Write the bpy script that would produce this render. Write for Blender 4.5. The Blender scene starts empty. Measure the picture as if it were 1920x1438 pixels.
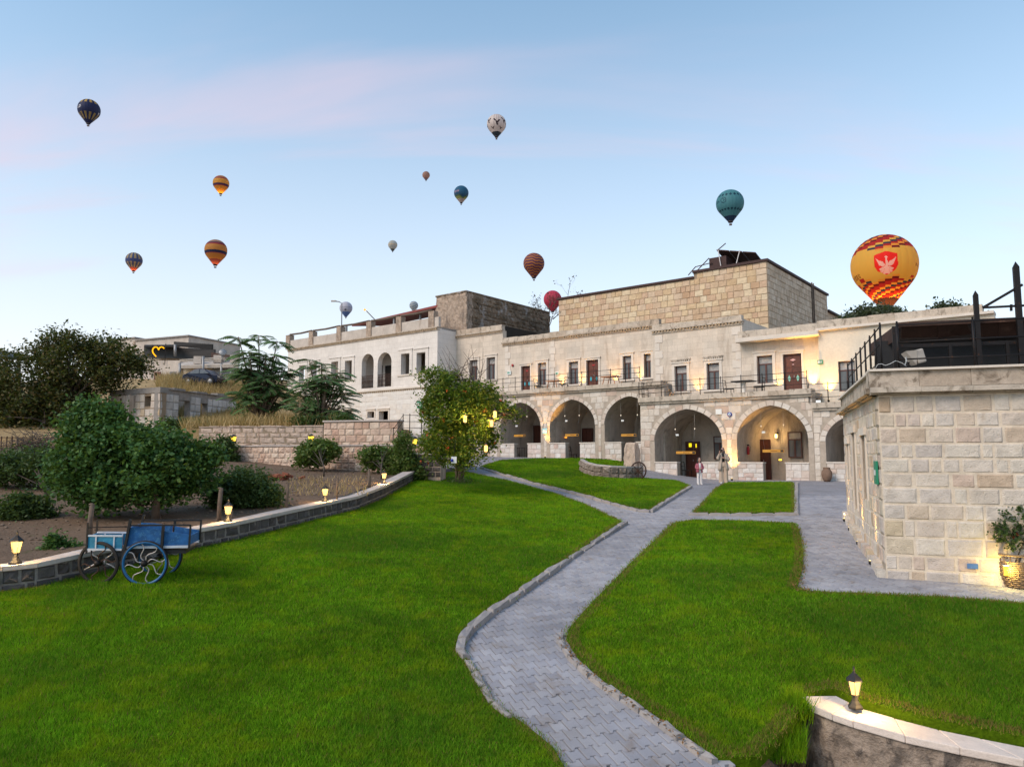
import bpy, bmesh, math, random
import numpy as np
from mathutils import Vector, Matrix
from mathutils.geometry import delaunay_2d_cdt

sc = bpy.context.scene
# ---------------------------------------------------------------- camera (eye at z = 0)
FPX = 1400.0
TH = math.atan((857 - 719) / FPX)
CT, ST = math.cos(TH), math.sin(TH)
cam_d = bpy.data.cameras.new('camera')
cam = bpy.data.objects.new('camera', cam_d)
sc.collection.objects.link(cam)
cam.location = (0, 0, 0)
cam.rotation_euler = (math.pi / 2 + TH, 0, 0)
cam_d.sensor_fit = 'HORIZONTAL'
cam_d.sensor_width = 36.0
cam_d.lens = 36.0 * FPX / 1920.0
cam_d.clip_start = 0.1
cam_d.clip_end = 8000
sc.camera = cam
sc.render.resolution_x, sc.render.resolution_y = 1024, 766

# ---------------------------------------------------------------- sky, sun, exposure
SUN_EL, SUN_AZ = math.radians(40), math.radians(236)    # azimuth clockwise from +Y: behind the camera on the left
w = bpy.data.worlds.new('World')
sc.world = w
w.use_nodes = True
nt = w.node_tree
for n_ in list(nt.nodes):
    nt.nodes.remove(n_)
def wn(t, **k):
    n_ = nt.nodes.new(t)
    for a, b in k.items():
        setattr(n_, a, b)
    return n_
def wmath(op, a, b=None, c=None):
    n_ = wn('ShaderNodeMath', operation=op)
    for i_, v in enumerate((a, b, c)):
        if v is None: continue
        if isinstance(v, (int, float)): n_.inputs[i_].default_value = v
        else: nt.links.new(v, n_.inputs[i_])
    return n_.outputs[0]
sky = wn('ShaderNodeTexSky', sky_type='NISHITA')
sky.sun_disc = False
sky.sun_elevation = SUN_EL
sky.sun_rotation = SUN_AZ
sky.altitude = 1100
sky.air_density = 1.1
sky.dust_density = 0.5
sky.ozone_density = 2.4
tcw = wn('ShaderNodeTexCoord')
sep = wn('ShaderNodeSeparateXYZ'); nt.links.new(tcw.outputs['Generated'], sep.inputs[0])
zz = wmath('MAXIMUM', sep.outputs[2], 0.0)
# high thin cloud, catching the pink of the dawn: a flat layer seen in perspective
zc = wmath('ADD', zz, 0.16)
cx = wmath('DIVIDE', sep.outputs[0], zc)
cy = wmath('DIVIDE', sep.outputs[1], zc)
comb = wn('ShaderNodeCombineXYZ'); nt.links.new(cx, comb.inputs[0]); nt.links.new(cy, comb.inputs[1])
mp = wn('ShaderNodeMapping')
mp.inputs['Rotation'].default_value = (0, 0, math.radians(24))
mp.inputs['Scale'].default_value = (0.34, 1.05, 1)
mp.inputs['Location'].default_value = (9.42, 1.2, 0)
nt.links.new(comb.outputs[0], mp.inputs[0])
nz = wn('ShaderNodeTexNoise'); nz.inputs['Scale'].default_value = 1.25
nz.inputs['Detail'].default_value = 6; nz.inputs['Roughness'].default_value = 0.52
nz.inputs['Distortion'].default_value = 0.5
nt.links.new(mp.outputs[0], nz.inputs['Vector'])
cr = wn('ShaderNodeMapRange', interpolation_type='SMOOTHSTEP')
cr.inputs['From Min'].default_value = 0.53; cr.inputs['From Max'].default_value = 0.76
cr.inputs['To Min'].default_value = 0.0; cr.inputs['To Max'].default_value = 0.8
nt.links.new(nz.outputs['Fac'], cr.inputs['Value'])
# even, pale dawn tint in the air towards the horizon
hz = wmath('POWER', wmath('SUBTRACT', 1.0, zz), 2.4)
mx1 = wn('ShaderNodeMix', data_type='RGBA')
nt.links.new(wmath('MULTIPLY', hz, 1.0), mx1.inputs[0])
gn = wn('ShaderNodeMix', data_type='RGBA', blend_type='MULTIPLY'); gn.inputs[0].default_value = 1.0
gn.inputs[7].default_value = (0.47, 0.79, 0.75, 1)
nt.links.new(sky.outputs[0], gn.inputs[6])
nt.links.new(gn.outputs[2], mx1.inputs[6])
mx1.inputs[7].default_value = (3.62, 3.16, 3.08, 1)
mx2 = wn('ShaderNodeMix', data_type='RGBA')
cfade = wn('ShaderNodeMapRange', interpolation_type='SMOOTHSTEP')
cfade.inputs['From Min'].default_value = 0.06; cfade.inputs['From Max'].default_value = 0.34
nt.links.new(zz, cfade.inputs['Value'])
nt.links.new(wmath('MULTIPLY', cr.outputs[0], cfade.outputs[0]), mx2.inputs[0])
nt.links.new(mx1.outputs[2], mx2.inputs[6])
mx2.inputs[7].default_value = (2.7, 2.15, 2.5, 1)
bg = wn('ShaderNodeBackground'); bg.inputs[1].default_value = 0.145
nt.links.new(mx2.outputs[2], bg.inputs[0])
ow = wn('ShaderNodeOutputWorld'); nt.links.new(bg.outputs[0], ow.inputs[0])

sun_d = bpy.data.lights.new('sun', 'SUN')
sun_d.energy = 1.38
sun_d.angle = math.radians(32)
sun_d.color = (1.0, 0.79, 0.62)
sun = bpy.data.objects.new('sun', sun_d)
sc.collection.objects.link(sun)
sdir = Vector((math.sin(SUN_AZ) * math.cos(SUN_EL), math.cos(SUN_AZ) * math.cos(SUN_EL), math.sin(SUN_EL)))
sun.rotation_euler = sdir.to_track_quat('Z', 'Y').to_euler()

vs = sc.view_settings
vs.view_transform = 'Standard'
vs.look = 'None'
vs.exposure = 1.13
vs.gamma = 1.0
vs.use_curve_mapping = False
sc.cycles.use_denoising = True
sc.cycles.max_bounces = 6
sc.cycles.transparent_max_bounces = 6
sc.cycles.sample_clamp_indirect = 4.0
sc.cycles.caustics_reflective = False
sc.cycles.caustics_refractive = False

# ---------------------------------------------------------------- helpers
C = sc.collection
rng = np.random.default_rng(7)
R = random.Random(11)

def tag(o, label=None, cat=None, group=None, kind=None):
    if label: o['label'] = label
    if cat: o['category'] = cat
    if group: o['group'] = group
    if kind: o['kind'] = kind
    return o

def empty(name, loc=(0, 0, 0), rz=0.0, label=None, cat=None, group=None, kind=None, parent=None):
    o = bpy.data.objects.new(name, None)
    C.objects.link(o)
    o.location = loc
    o.rotation_euler = (0, 0, rz)
    o.empty_display_size = 0.1
    if parent is not None: o.parent = parent
    return tag(o, label, cat, group, kind)

def link(name, me, mat=None, parent=None, loc=None, rot=None, scale=None):
    o = bpy.data.objects.new(name, me)
    C.objects.link(o)
    if mat is not None and len(me.materials) == 0: me.materials.append(mat)
    if parent is not None: o.parent = parent
    if loc is not None: o.location = loc
    if rot is not None: o.rotation_euler = rot
    if scale is not None: o.scale = scale
    return o

def copy_tree(o, parent=None):
    c = o.copy()
    C.objects.link(c)
    if parent is not None: c.parent = parent
    for ch in o.children:
        copy_tree(ch, c)
    return c

class MB:
    """collects shapes into one mesh"""
    def __init__(self):
        self.v, self.f, self.sm, self.r = [], [], [], []
    def add(self, vs, fs, smooth=False, rnd=0.0):
        b = len(self.v)
        self.v += [tuple(p) for p in vs]
        for f in fs:
            self.f.append(tuple(b + i for i in f)); self.sm.append(smooth); self.r.append(rnd)
        return self
    def box(self, x0, x1, y0, y1, z0, z1, rnd=0.0, M=None):
        vs = [(x0,y0,z0),(x1,y0,z0),(x1,y1,z0),(x0,y1,z0),(x0,y0,z1),(x1,y0,z1),(x1,y1,z1),(x0,y1,z1)]
        if M is not None: vs = [tuple(M @ Vector(p)) for p in vs]
        return self.add(vs, [(0,3,2,1),(4,5,6,7),(0,1,5,4),(1,2,6,5),(2,3,7,6),(3,0,4,7)], rnd=rnd)
    def bar(self, a, b, w_, h=None, rnd=0.0):
        """square bar from a to b"""
        a, b = Vector(a), Vector(b); h = h or w_
        d = (b - a); L = d.length
        if L < 1e-6: return self
        d /= L
        up = Vector((0, 0, 1)) if abs(d.z) < 0.95 else Vector((1, 0, 0))
        s = d.cross(up).normalized(); t = s.cross(d)
        vs = [p + s * (i * w_ / 2) + t * (j * h / 2) for p in (a, b) for i, j in ((-1,-1),(1,-1),(1,1),(-1,1))]
        return self.add(vs, [(0,1,2,3),(7,6,5,4),(0,4,5,1),(1,5,6,2),(2,6,7,3),(3,7,4,0)], rnd=rnd)
    def tube(self, pts, rad, n=8, cap=True, closed=False):
        pts = [Vector(p) for p in pts]
        m = len(pts)
        rad = rad if isinstance(rad, (list, tuple)) else [rad] * m
        rings = []
        prev = None
        for i, p in enumerate(pts):
            if closed: d = pts[(i + 1) % m] - pts[i - 1]
            else: d = pts[min(i + 1, m - 1)] - pts[max(i - 1, 0)]
            if d.length < 1e-9: d = Vector((0, 0, 1))
            d.normalize()
            if prev is None:
                up = Vector((0, 0, 1)) if abs(d.z) < 0.9 else Vector((1, 0, 0))
                s = d.cross(up).normalized()
            else:
                s = (prev - d * prev.dot(d)).normalized()
            prev = s
            t = d.cross(s)
            rings.append([p + (s * math.cos(2*math.pi*k/n) + t * math.sin(2*math.pi*k/n)) * rad[i] for k in range(n)])
        vs = [q for r_ in rings for q in r_]
        fs = []
        for i in range(m if closed else m - 1):
            j = (i + 1) % m
            for k in range(n):
                k2 = (k + 1) % n
                fs.append((i*n+k, i*n+k2, j*n+k2, j*n+k))
        if cap and not closed:
            fs.append(tuple(range(n))[::-1]); fs.append(tuple((m-1)*n + k for k in range(n)))
        return self.add(vs, fs, smooth=True)
    def lathe(self, prof, n=16, c=(0, 0, 0), sx=1.0, sy=1.0, rot=0.0, smooth=True):
        vs = [(c[0] + r_*sx*math.cos(rot+2*math.pi*k/n), c[1] + r_*sy*math.sin(rot+2*math.pi*k/n), c[2] + z) for r_, z in prof for k in range(n)]
        fs = []
        for i in range(len(prof) - 1):
            for k in range(n):
                k2 = (k + 1) % n
                fs.append((i*n+k, i*n+k2, (i+1)*n+k2, (i+1)*n+k))
        fs.append(tuple(range(n))[::-1]); fs.append(tuple((len(prof)-1)*n + k for k in range(n)))
        return self.add(vs, fs, smooth=smooth)
    def prism(self, poly, y0, y1, rnd=0.0):
        """poly in (x,z), extruded along y"""
        n = len(poly)
        vs = [(p[0], y0, p[1]) for p in poly] + [(p[0], y1, p[1]) for p in poly]
        fs = [tuple(range(n)), tuple(range(2*n-1, n-1, -1))] + [(i, n+i, n+(i+1)%n, (i+1)%n) for i in range(n)]
        return self.add(vs, fs, rnd=rnd)
    def mesh(self, name):
        me = bpy.data.meshes.new(name)
        me.from_pydata(self.v, [], self.f)
        if any(self.sm): me.polygons.foreach_set('use_smooth', self.sm)
        if any(self.r):
            at_ = me.attributes.new('rnd', 'FLOAT', 'FACE')
            at_.data.foreach_set('value', self.r)
        me.update()
        return me
    def build(self, name, mat=None, parent=None, **k):
        return link(name, self.mesh(name), mat, parent, **k)

def np_mesh(name, verts, faces, attrs=None, smooth=False):
    """fast mesh from numpy arrays (faces all of one size)"""
    me = bpy.data.meshes.new(name)
    nv, (nf, k) = len(verts), faces.shape
    me.vertices.add(nv); me.vertices.foreach_set('co', np.asarray(verts, np.float32).ravel())
    me.loops.add(nf * k); me.loops.foreach_set('vertex_index', faces.astype(np.int32).ravel())
    me.polygons.add(nf)
    me.polygons.foreach_set('loop_start', np.arange(0, nf * k, k, dtype=np.int32))
    me.polygons.foreach_set('loop_total', np.full(nf, k, dtype=np.int32))
    if smooth: me.polygons.foreach_set('use_smooth', np.ones(nf, dtype=bool))
    me.update(calc_edges=True)
    for nm, arr in (attrs or {}).items():
        a = me.attributes.new(nm, 'FLOAT', 'FACE')
        a.data.foreach_set('value', np.asarray(arr, np.float32))
    return me

# ---------------------------------------------------------------- measuring: pixels of the 1920 px photograph to places
def ray(px, py):
    a, b = (px - 960) / FPX, (719 - py) / FPX
    return np.array([a, CT - b * ST, ST + b * CT])
def at(px, py, d):
    r_ = ray(px, py)
    return Vector(r_ * (d / r_[1]))
class TPS:
    """smooth height field through measured points"""
    def __init__(self, pts, lam=0.02, s=20.0):
        P = np.array([(p[0] / s, p[1] / s) for p in pts]); z = np.array([p[2] for p in pts])
        n = len(P); self.P, self.s = P, s
        K = self.k(P[:, None] - P[None]) + lam * np.eye(n)
        A = np.zeros((n + 3, n + 3)); A[:n, :n] = K
        A[:n, n] = 1; A[:n, n+1:] = P; A[n, :n] = 1; A[n+1:, :n] = P.T
        b = np.zeros(n + 3); b[:n] = z
        self.w = np.linalg.solve(A, b)
    def k(self, d):
        r2 = (d ** 2).sum(-1) + 1e-12
        return 0.5 * r2 * np.log(r2)
    def __call__(self, x, y):
        q = np.stack([np.asarray(x, float) / self.s, np.asarray(y, float) / self.s], -1)
        n = len(self.P)
        d = q[..., None, :] - self.P
        return self.k(d) @ self.w[:n] + self.w[n] + q @ self.w[n+1:]
def tps_px(pts, **k):
    return TPS([tuple(at(*p)) for p in pts], **k)
G = tps_px([(1000,1438,8.0),(1000,1220,11),(1000,1110,13.8),(1000,1030,17.2),(1170,985,21),(1050,940,26.5),(1300,935,27.5),
    (1357,905,36),(1300,899,40.3),(1517,900,36.6),(1590,925,29),(960,858,49.3),(1150,862,44.5),(770,905,30),(668,957,22.5),(557,985,19.2),
    (450,1014,17),(361,1032,15.6),(153,1083,13.3),(0,1112,12.4),(0,1438,7.6),(500,1438,7.8),(1662,1086,14),(1590,972,20.7),
    (1920,1133,12.0),(1505,1110,13),(1500,1010,18.5),(1920,1410,8.2),(1604,1328,9.4),(1400,1430,8.1),(890,879,37),(-300,1180,11),(2300,1160,12)])
SOIL = tps_px([(0,1063,12.9),(370,994,16),(593,945,20.5),(698,912,24.3),(773,888,30.5),(690,890,32),(450,871,34.5),(300,972,18.5),
    (100,930,22),(30,842,32),(500,900,27),(-300,1100,12),(-400,900,28),(200,860,31)], lam=0.05)
HILL = tps_px([(385,803,37.5),(605,801,37.5),(440,726,55),(380,718,55),(260,728,53),(400,800,45.5),(440,790,47.5),(340,806,43.5),(250,806,43.5),(430,782,49.5),(380,722,53.5),(0,800,42),(100,790,45),(-300,800,45),(300,712,62),
    (0,720,70),(560,802,46),(720,803,54),(440,796,40),(650,803,56),(700,806,48),(760,806,45),(620,803,50),(-300,740,80),(500,715,75)], lam=0.05)
def hit(px, py, hf, d0=5.0, d1=70.0):
    r_ = ray(px, py)
    lo = d0
    f = lambda d: r_[2] * d / r_[1] - float(hf(r_[0] * d / r_[1], d))
    d = d0; prev = d0
    while d < d1:
        if f(d) < 0: break
        prev = d; d *= 1.01
    a, b = prev, d
    for _ in range(30):
        m = (a + b) / 2
        if f(m) > 0: a = m
        else: b = m
    d = (a + b) / 2
    return Vector((r_[0] * d / r_[1], d, r_[2] * d / r_[1]))
def inpoly(x, y, poly):
    x = np.asarray(x, float); y = np.asarray(y, float)
    c = np.zeros(x.shape, bool)
    n = len(poly)
    for i in range(n):
        (x1, y1), (x2, y2) = poly[i][:2], poly[i - 1][:2]
        if y1 == y2: continue
        m = ((y1 > y) != (y2 > y)) & (x < (x2 - x1) * (y - y1) / (y2 - y1) + x1)
        c ^= m
    return c
def cdt(outline, holes=(), extra=()):
    """triangles of a polygon with holes; returns 2d points, triangles"""
    pts, edges = [], []
    for lp in [outline] + list(holes):
        b = len(pts); n = len(lp)
        pts += [Vector((p[0], p[1])) for p in lp]
        edges += [(b + i, b + (i + 1) % n) for i in range(n)]
    pts += [Vector((p[0], p[1])) for p in extra]
    v, e, f, *_ = delaunay_2d_cdt(pts, edges, [], 0, 1e-5)
    out = []
    cx_ = [sum(v[i][0] for i in t) / 3 for t in f]; cy_ = [sum(v[i][1] for i in t) / 3 for t in f]
    ok = inpoly(cx_, cy_, outline)
    for h in holes: ok &= ~inpoly(cx_, cy_, h)
    return [(p[0], p[1]) for p in v], [tuple(t) for t, k in zip(f, ok) if k]
def sheet(name, outline, hf, dz=0.0, step=0.5, mat=None, skirt=0.0, holes=(), label=None, kind='structure'):
    ol = densify(outline, step)
    xs = [p[0] for p in ol]; ys = [p[1] for p in ol]
    gx, gy = np.meshgrid(np.arange(min(xs), max(xs), step), np.arange(min(ys), max(ys), step))
    gx = gx.ravel() + 0.013; gy = gy.ravel() + 0.017
    m = inpoly(gx, gy, outline)
    v, t = cdt(ol, [densify(h, step) for h in holes], list(zip(gx[m], gy[m])))
    z = hf(np.array([p[0] for p in v]), np.array([p[1] for p in v])) + dz
    vs = [(p[0], p[1], zz_) for p, zz_ in zip(v, z)]
    fs = []
    for a, b, c in t:
        ar = (v[b][0]-v[a][0])*(v[c][1]-v[a][1]) - (v[c][0]-v[a][0])*(v[b][1]-v[a][1])
        fs.append((a, b, c) if ar > 0 else (a, c, b))
    if skirt:
        n = len(ol); b = len(vs)
        zo = hf(np.array(xs), np.array(ys)) + dz
        vs += [(p[0], p[1], q) for p, q in zip(ol, zo)] + [(p[0], p[1], q - skirt) for p, q in zip(ol, zo)]
        fs += [(b+i, b+(i+1)%n, b+n+(i+1)%n, b+n+i) for i in range(n)]
    me = bpy.data.meshes.new(name); me.from_pydata(vs, [], fs); me.update()
    me.polygons.foreach_set('use_smooth', [True] * len(fs))
    o = link(name, me, mat)
    return tag(o, label, None, None, kind)
def densify(poly, step, closed=True):
    out = []
    n = len(poly)
    for i in range(n if closed else n - 1):
        a, b = poly[i], poly[(i + 1) % n]
        L = math.hypot(b[0]-a[0], b[1]-a[1]); k = max(1, int(math.ceil(L / step)))
        out += [(a[0] + (b[0]-a[0])*j/k, a[1] + (b[1]-a[1])*j/k) for j in range(k)]
    if not closed: out.append(tuple(poly[-1][:2]))
    return out
# ---------------------------------------------------------------- materials
class NT:
    def __init__(self, name):
        self.m = bpy.data.materials.new(name); self.m.use_nodes = True
        self.t = self.m.node_tree; self.t.nodes.clear()
        self.out = self.n('ShaderNodeOutputMaterial')
        self.geo = None
    def n(self, ty, **k):
        x = self.t.nodes.new(ty)
        for a, b in k.items(): setattr(x, a, b)
        return x
    def l(self, a, b): self.t.links.new(a, b)
    def set(self, sock, v):
        if isinstance(v, bpy.types.NodeSocket): self.l(v, sock)
        elif isinstance(v, (tuple, list)) and len(v) == 3 and len(sock.default_value) == 4: sock.default_value = (*v, 1)
        else: sock.default_value = v
    def pos(self, scale=(1, 1, 1), rz=0.0):
        if self.geo is None: self.geo = self.n('ShaderNodeNewGeometry')
        mp_ = self.n('ShaderNodeMapping'); mp_.inputs['Scale'].default_value = scale
        mp_.inputs['Rotation'].default_value = (0, 0, rz)
        self.l(self.geo.outputs['Position'], mp_.inputs[0])
        return mp_.outputs[0]
    def noise(self, vec, scale, detail=4, rough=0.55, dist=0.0):
        x = self.n('ShaderNodeTexNoise'); self.l(vec, x.inputs['Vector'])
        x.inputs['Scale'].default_value = scale; x.inputs['Detail'].default_value = detail
        x.inputs['Roughness'].default_value = rough; x.inputs['Distortion'].default_value = dist
        return x.outputs['Fac']
    def vor(self, vec, scale, feature='F1', out='Distance', rnd=1.0):
        x = self.n('ShaderNodeTexVoronoi', feature=feature); self.l(vec, x.inputs['Vector'])
        x.inputs['Scale'].default_value = scale; x.inputs['Randomness'].default_value = rnd
        return x.outputs[out]
    def rng(self, v, a, b, c=0.0, d=1.0, smooth=True):
        x = self.n('ShaderNodeMapRange', interpolation_type='SMOOTHSTEP' if smooth else 'LINEAR')
        self.l(v, x.inputs['Value'])
        for nm, q in (('From Min', a), ('From Max', b), ('To Min', c), ('To Max', d)): x.inputs[nm].default_value = q
        return x.outputs[0]
    def math(self, op, a, b=None):
        x = self.n('ShaderNodeMath', operation=op)
        self.set(x.inputs[0], a)
        if b is not None: self.set(x.inputs[1], b)
        return x.outputs[0]
    def mix(self, f, a, b, mode='MIX'):
        x = self.n('ShaderNodeMix', data_type='RGBA', blend_type=mode)
        self.set(x.inputs[0], f); self.set(x.inputs[6], a); self.set(x.inputs[7], b)
        return x.outputs[2]
    def ramp(self, f, cols, interp='LINEAR'):
        x = self.n('ShaderNodeValToRGB'); r_ = x.color_ramp; r_.interpolation = interp
        n = len(cols)
        while len(r_.elements) < n: r_.elements.new(0.5)
        for i, c in enumerate(cols):
            r_.elements[i].position = i / max(1, n - 1) if interp == 'LINEAR' else i / n
            r_.elements[i].color = (*c, 1)
        self.l(f, x.inputs[0])
        return x.outputs[0]
    def rnd(self):
        """0..1 for each object, or for each piece of a joined mesh"""
        oi = self.n('ShaderNodeObjectInfo'); a = self.n('ShaderNodeAttribute', attribute_name='rnd')
        s = self.math('ADD', oi.outputs['Random'], a.outputs['Fac'])
        return self.math('FRACT', s)
    def attr(self, nm, out='Fac'):
        return self.n('ShaderNodeAttribute', attribute_name=nm).outputs[out]
    def gain(self, col, f, a, b):
        v = self.rng(f, 0.25, 0.75, a, b, smooth=False)
        return self.mix(1.0, col, self.vec3(v), 'MULTIPLY')
    def vec3(self, v):
        x = self.n('ShaderNodeCombineColor')
        for i in range(3): self.l(v, x.inputs[i])
        return x.outputs[0]
    def bump(self, h, strength=0.4, dist=0.02):
        x = self.n('ShaderNodeBump'); x.inputs['Strength'].default_value = strength; x.inputs['Distance'].default_value = dist
        self.l(h, x.inputs['Height'])
        return x.outputs[0]
    def bsdf(self, col, rough=0.8, normal=None, metal=0.0, spec=None, **k):
        b = self.n('ShaderNodeBsdfPrincipled')
        self.set(b.inputs['Base Color'], col); self.set(b.inputs['Roughness'], rough); b.inputs['Metallic'].default_value = metal
        if spec is not None: b.inputs['Specular IOR Level'].default_value = spec
        if normal is not None: self.l(normal, b.inputs['Normal'])
        for a, v in k.items(): self.set(b.inputs[a], v)
        return b.outputs[0]
    def done(self, sh):
        self.l(sh, self.out.inputs['Surface'])
        return self.m

def stone(name, pal, rough=0.9, ashlar=None, ns=2.0, lo=0.78, hi=1.15, bump=0.5, bs=26.0, bd=0.02, stain=None, st=(0.55, 0.72), pit=0.0, amount=0.85, ss=(1.3, 1.3, 0.35)):
    t = NT(name)
    p = t.pos()
    col = t.ramp(t.rnd(), pal) if len(pal) > 1 else pal[0]
    n1 = t.noise(p, ns, 5, 0.6)
    col = t.gain(col, n1, lo, hi)
    n2 = t.noise(p, bs, 4, 0.65)
    col = t.gain(col, n2, 0.9, 1.08)
    if stain is not None:
        sn = t.noise(t.pos(ss), 1.6, 6, 0.62, 0.6)
        sf = t.rng(sn, st[0], st[1], 0, amount)
        col = t.mix(sf, col, stain)
    ash = None
    if ashlar:
        sp_ = t.n('ShaderNodeSeparateXYZ'); t.l(t.pos((1, 1, 1), -math.atan2(-0.62250965, 0.78261213)), sp_.inputs[0])
        cb_ = t.n('ShaderNodeCombineXYZ'); t.l(sp_.outputs[0], cb_.inputs[0]); t.l(sp_.outputs[2], cb_.inputs[1])
        br = t.n('ShaderNodeTexBrick'); t.l(cb_.outputs[0], br.inputs['Vector'])
        for nm_, v_ in (('Scale', 1.0), ('Mortar Size', 0.007), ('Brick Width', 0.62), ('Row Height', 0.36), ('Mortar Smooth', 0.3)): br.inputs[nm_].default_value = v_
        br.inputs['Color1'].default_value = (1 - ashlar, 1 - ashlar, 1 - ashlar * 1.1, 1); br.inputs['Color2'].default_value = (1 + ashlar, 1 + ashlar * .9, 1 + ashlar * .8, 1); br.inputs['Mortar'].default_value = (0.74, 0.71, 0.68, 1)
        col = t.mix(1.0, col, br.outputs['Color'], 'MULTIPLY')
    h = n2
    if pit:
        h = t.math('ADD', n2, t.math('MULTIPLY', t.rng(t.vor(p, bs * 0.6), 0.0, 0.35), pit))
    h = t.math('ADD', h, t.math('MULTIPLY', n1, 1.5))
    return t.done(t.bsdf(col, rough, t.bump(h, bump, bd), spec=0.25))

def plain(name, col, rough=0.6, metal=0.0, var=0.12, ns=6.0, bump=0.0, spec=0.4, wear=None, wt=(0.55, 0.7)):
    t = NT(name)
    p = t.pos()
    n1 = t.noise(p, ns, 4, 0.6)
    c = t.gain(col, n1, 1 - var, 1 + var) if not isinstance(col, bpy.types.NodeSocket) else col
    if wear is not None:
        c = t.mix(t.rng(t.noise(p, ns * 2.3, 5, 0.65), wt[0], wt[1]), c, wear)
    return t.done(t.bsdf(c, rough, t.bump(n1, bump, 0.01) if bump else None, metal, spec))

def emit(name, col, s):
    t = NT(name)
    e = t.n('ShaderNodeEmission'); e.inputs[0].default_value = (*col, 1); e.inputs[1].default_value = s
    return t.done(e.outputs[0])

def leaf(name, pal, transl=0.35, rough=0.55, big=0.25, lo=0.7, hi=1.25):
    t = NT(name)
    col = t.ramp(t.attr('rnd'), pal)
    col = t.gain(col, t.noise(t.pos(), big * 4, 3), lo, hi)
    b = t.bsdf(col, rough, spec=0.3)
    tr = t.n('ShaderNodeBsdfTranslucent'); t.l(t.mix(0.5, col, (0.16, 0.22, 0.02)), tr.inputs[0])
    mx = t.n('ShaderNodeMixShader'); mx.inputs[0].default_value = transl
    t.l(b, mx.inputs[1]); t.l(tr.outputs[0], mx.inputs[2])
    return t.done(mx.outputs[0])

# pale tuff walls
CREAM = [(0.56,0.49,0.41),(0.62,0.55,0.47),(0.66,0.60,0.53),(0.60,0.51,0.42),(0.64,0.58,0.51)]
M_wall = stone('pale_tuff_wall', [(0.62,0.54,0.45)], ashlar=0.07, ns=0.9, lo=0.84, hi=1.1, bs=14, bump=0.25, stain=(0.36,0.28,0.21), st=(0.52,0.76), amount=0.6, ss=(1.3,1.3,0.28))
M_white = stone('white_tuff_wall', [(0.70,0.655,0.605)], ashlar=0.035, ns=0.8, lo=0.86, hi=1.08, bs=14, bump=0.25, stain=(0.45,0.37,0.30), st=(0.56,0.80), amount=0.5, ss=(1.3,1.3,0.28))
M_block = stone('pale_tuff_block', CREAM + [(0.52,0.39,0.31),(0.63,0.57,0.50)], ns=3.0, lo=0.86, hi=1.1, bs=24, stain=(0.33,0.26,0.20), st=(0.60,0.78), amount=0.5)
M_wblock = stone('white_tuff_block', [(0.66,0.62,0.57),(0.70,0.67,0.63),(0.72,0.69,0.64),(0.67,0.62,0.56)], ns=3.0, lo=0.88, hi=1.08, bs=24, bump=0.35)
M_plinth = stone('washed_plinth_stone', [(0.62,0.57,0.52),(0.68,0.65,0.61),(0.56,0.42,0.36),(0.66,0.62,0.57),(0.58,0.46,0.38),(0.70,0.67,0.63)], ns=2.5, lo=0.82, hi=1.12, bs=20, stain=(0.42,0.25,0.20), st=(0.60,0.74), amount=0.5, ss=(0.8,0.8,2.2))
M_lip = stone('weathered_ledge', [(0.54,0.46,0.37),(0.58,0.50,0.41),(0.48,0.39,0.30)], ns=2.5, lo=0.7, hi=1.12, bs=20, stain=(0.10,0.075,0.05), st=(0.50,0.70), amount=0.7, ss=(2.6,2.6,1.6))
M_dentil = stone('brown_carved_moulding', [(0.42,0.31,0.20)], ns=3, lo=0.7, hi=1.15, bs=20)
M_mortar = stone('joint_mortar', [(0.44,0.37,0.30)], ns=4, bs=30)
M_vault = stone('mottled_grey_vault', [(0.50,0.43,0.36)], ns=1.4, lo=0.75, hi=1.15, bs=12, stain=(0.16,0.14,0.12), st=(0.5,0.7), amount=0.6)  # grey-brown inside colour with darker random patches
M_frame = stone('carved_window_surround', [(0.66,0.59,0.51)], ns=2, lo=0.88, hi=1.08, bs=24, bump=0.3)
M_gold = stone('golden_tuff_block', [(0.52,0.37,0.22),(0.60,0.46,0.29),(0.64,0.53,0.37),(0.47,0.31,0.19),(0.58,0.46,0.33),(0.52,0.35,0.23),(0.62,0.49,0.32)], ns=3.5, lo=0.82, hi=1.14, bs=22, stain=(0.36,0.25,0.16), st=(0.58,0.76), amount=0.5)
M_goldm = stone('golden_tuff_joint', [(0.30,0.23,0.16)], ns=4, bs=30)
M_goldside = stone('golden_tuff_shade_side', [(0.54,0.42,0.30),(0.62,0.50,0.37),(0.66,0.55,0.42),(0.48,0.37,0.26),(0.58,0.45,0.32)], ns=3.5, lo=0.8, hi=1.14, bs=22)  # golden tuff again, its colour lifted to offset shade on the side wall
M_rblock = stone('hewn_stone_block', [(0.55,0.47,0.39),(0.62,0.55,0.47),(0.50,0.45,0.41),(0.60,0.51,0.42),(0.49,0.37,0.26),(0.64,0.58,0.50),(0.56,0.50,0.45),(0.54,0.42,0.34),(0.60,0.54,0.46),(0.62,0.56,0.48),(0.52,0.42,0.28),(0.58,0.52,0.46)],
    ns=5.0, lo=0.80, hi=1.14, bs=38, bump=0.7, pit=0.6, stain=(0.40,0.31,0.22), st=(0.58,0.76), amount=0.55, ss=(2.2,2.2,2.0))
M_rmort = stone('sand_mortar', [(0.68,0.58,0.46)], ns=5, bs=45, bump=0.6)
M_rlip = stone('weathered_cornice_stone', [(0.48,0.41,0.32),(0.53,0.46,0.38),(0.43,0.35,0.27)], ns=4, lo=0.7, hi=1.14, bs=34, bump=0.7, stain=(0.12,0.09,0.06), st=(0.50,0.66), amount=0.8, ss=(1.6,1.6,1.6))
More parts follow.
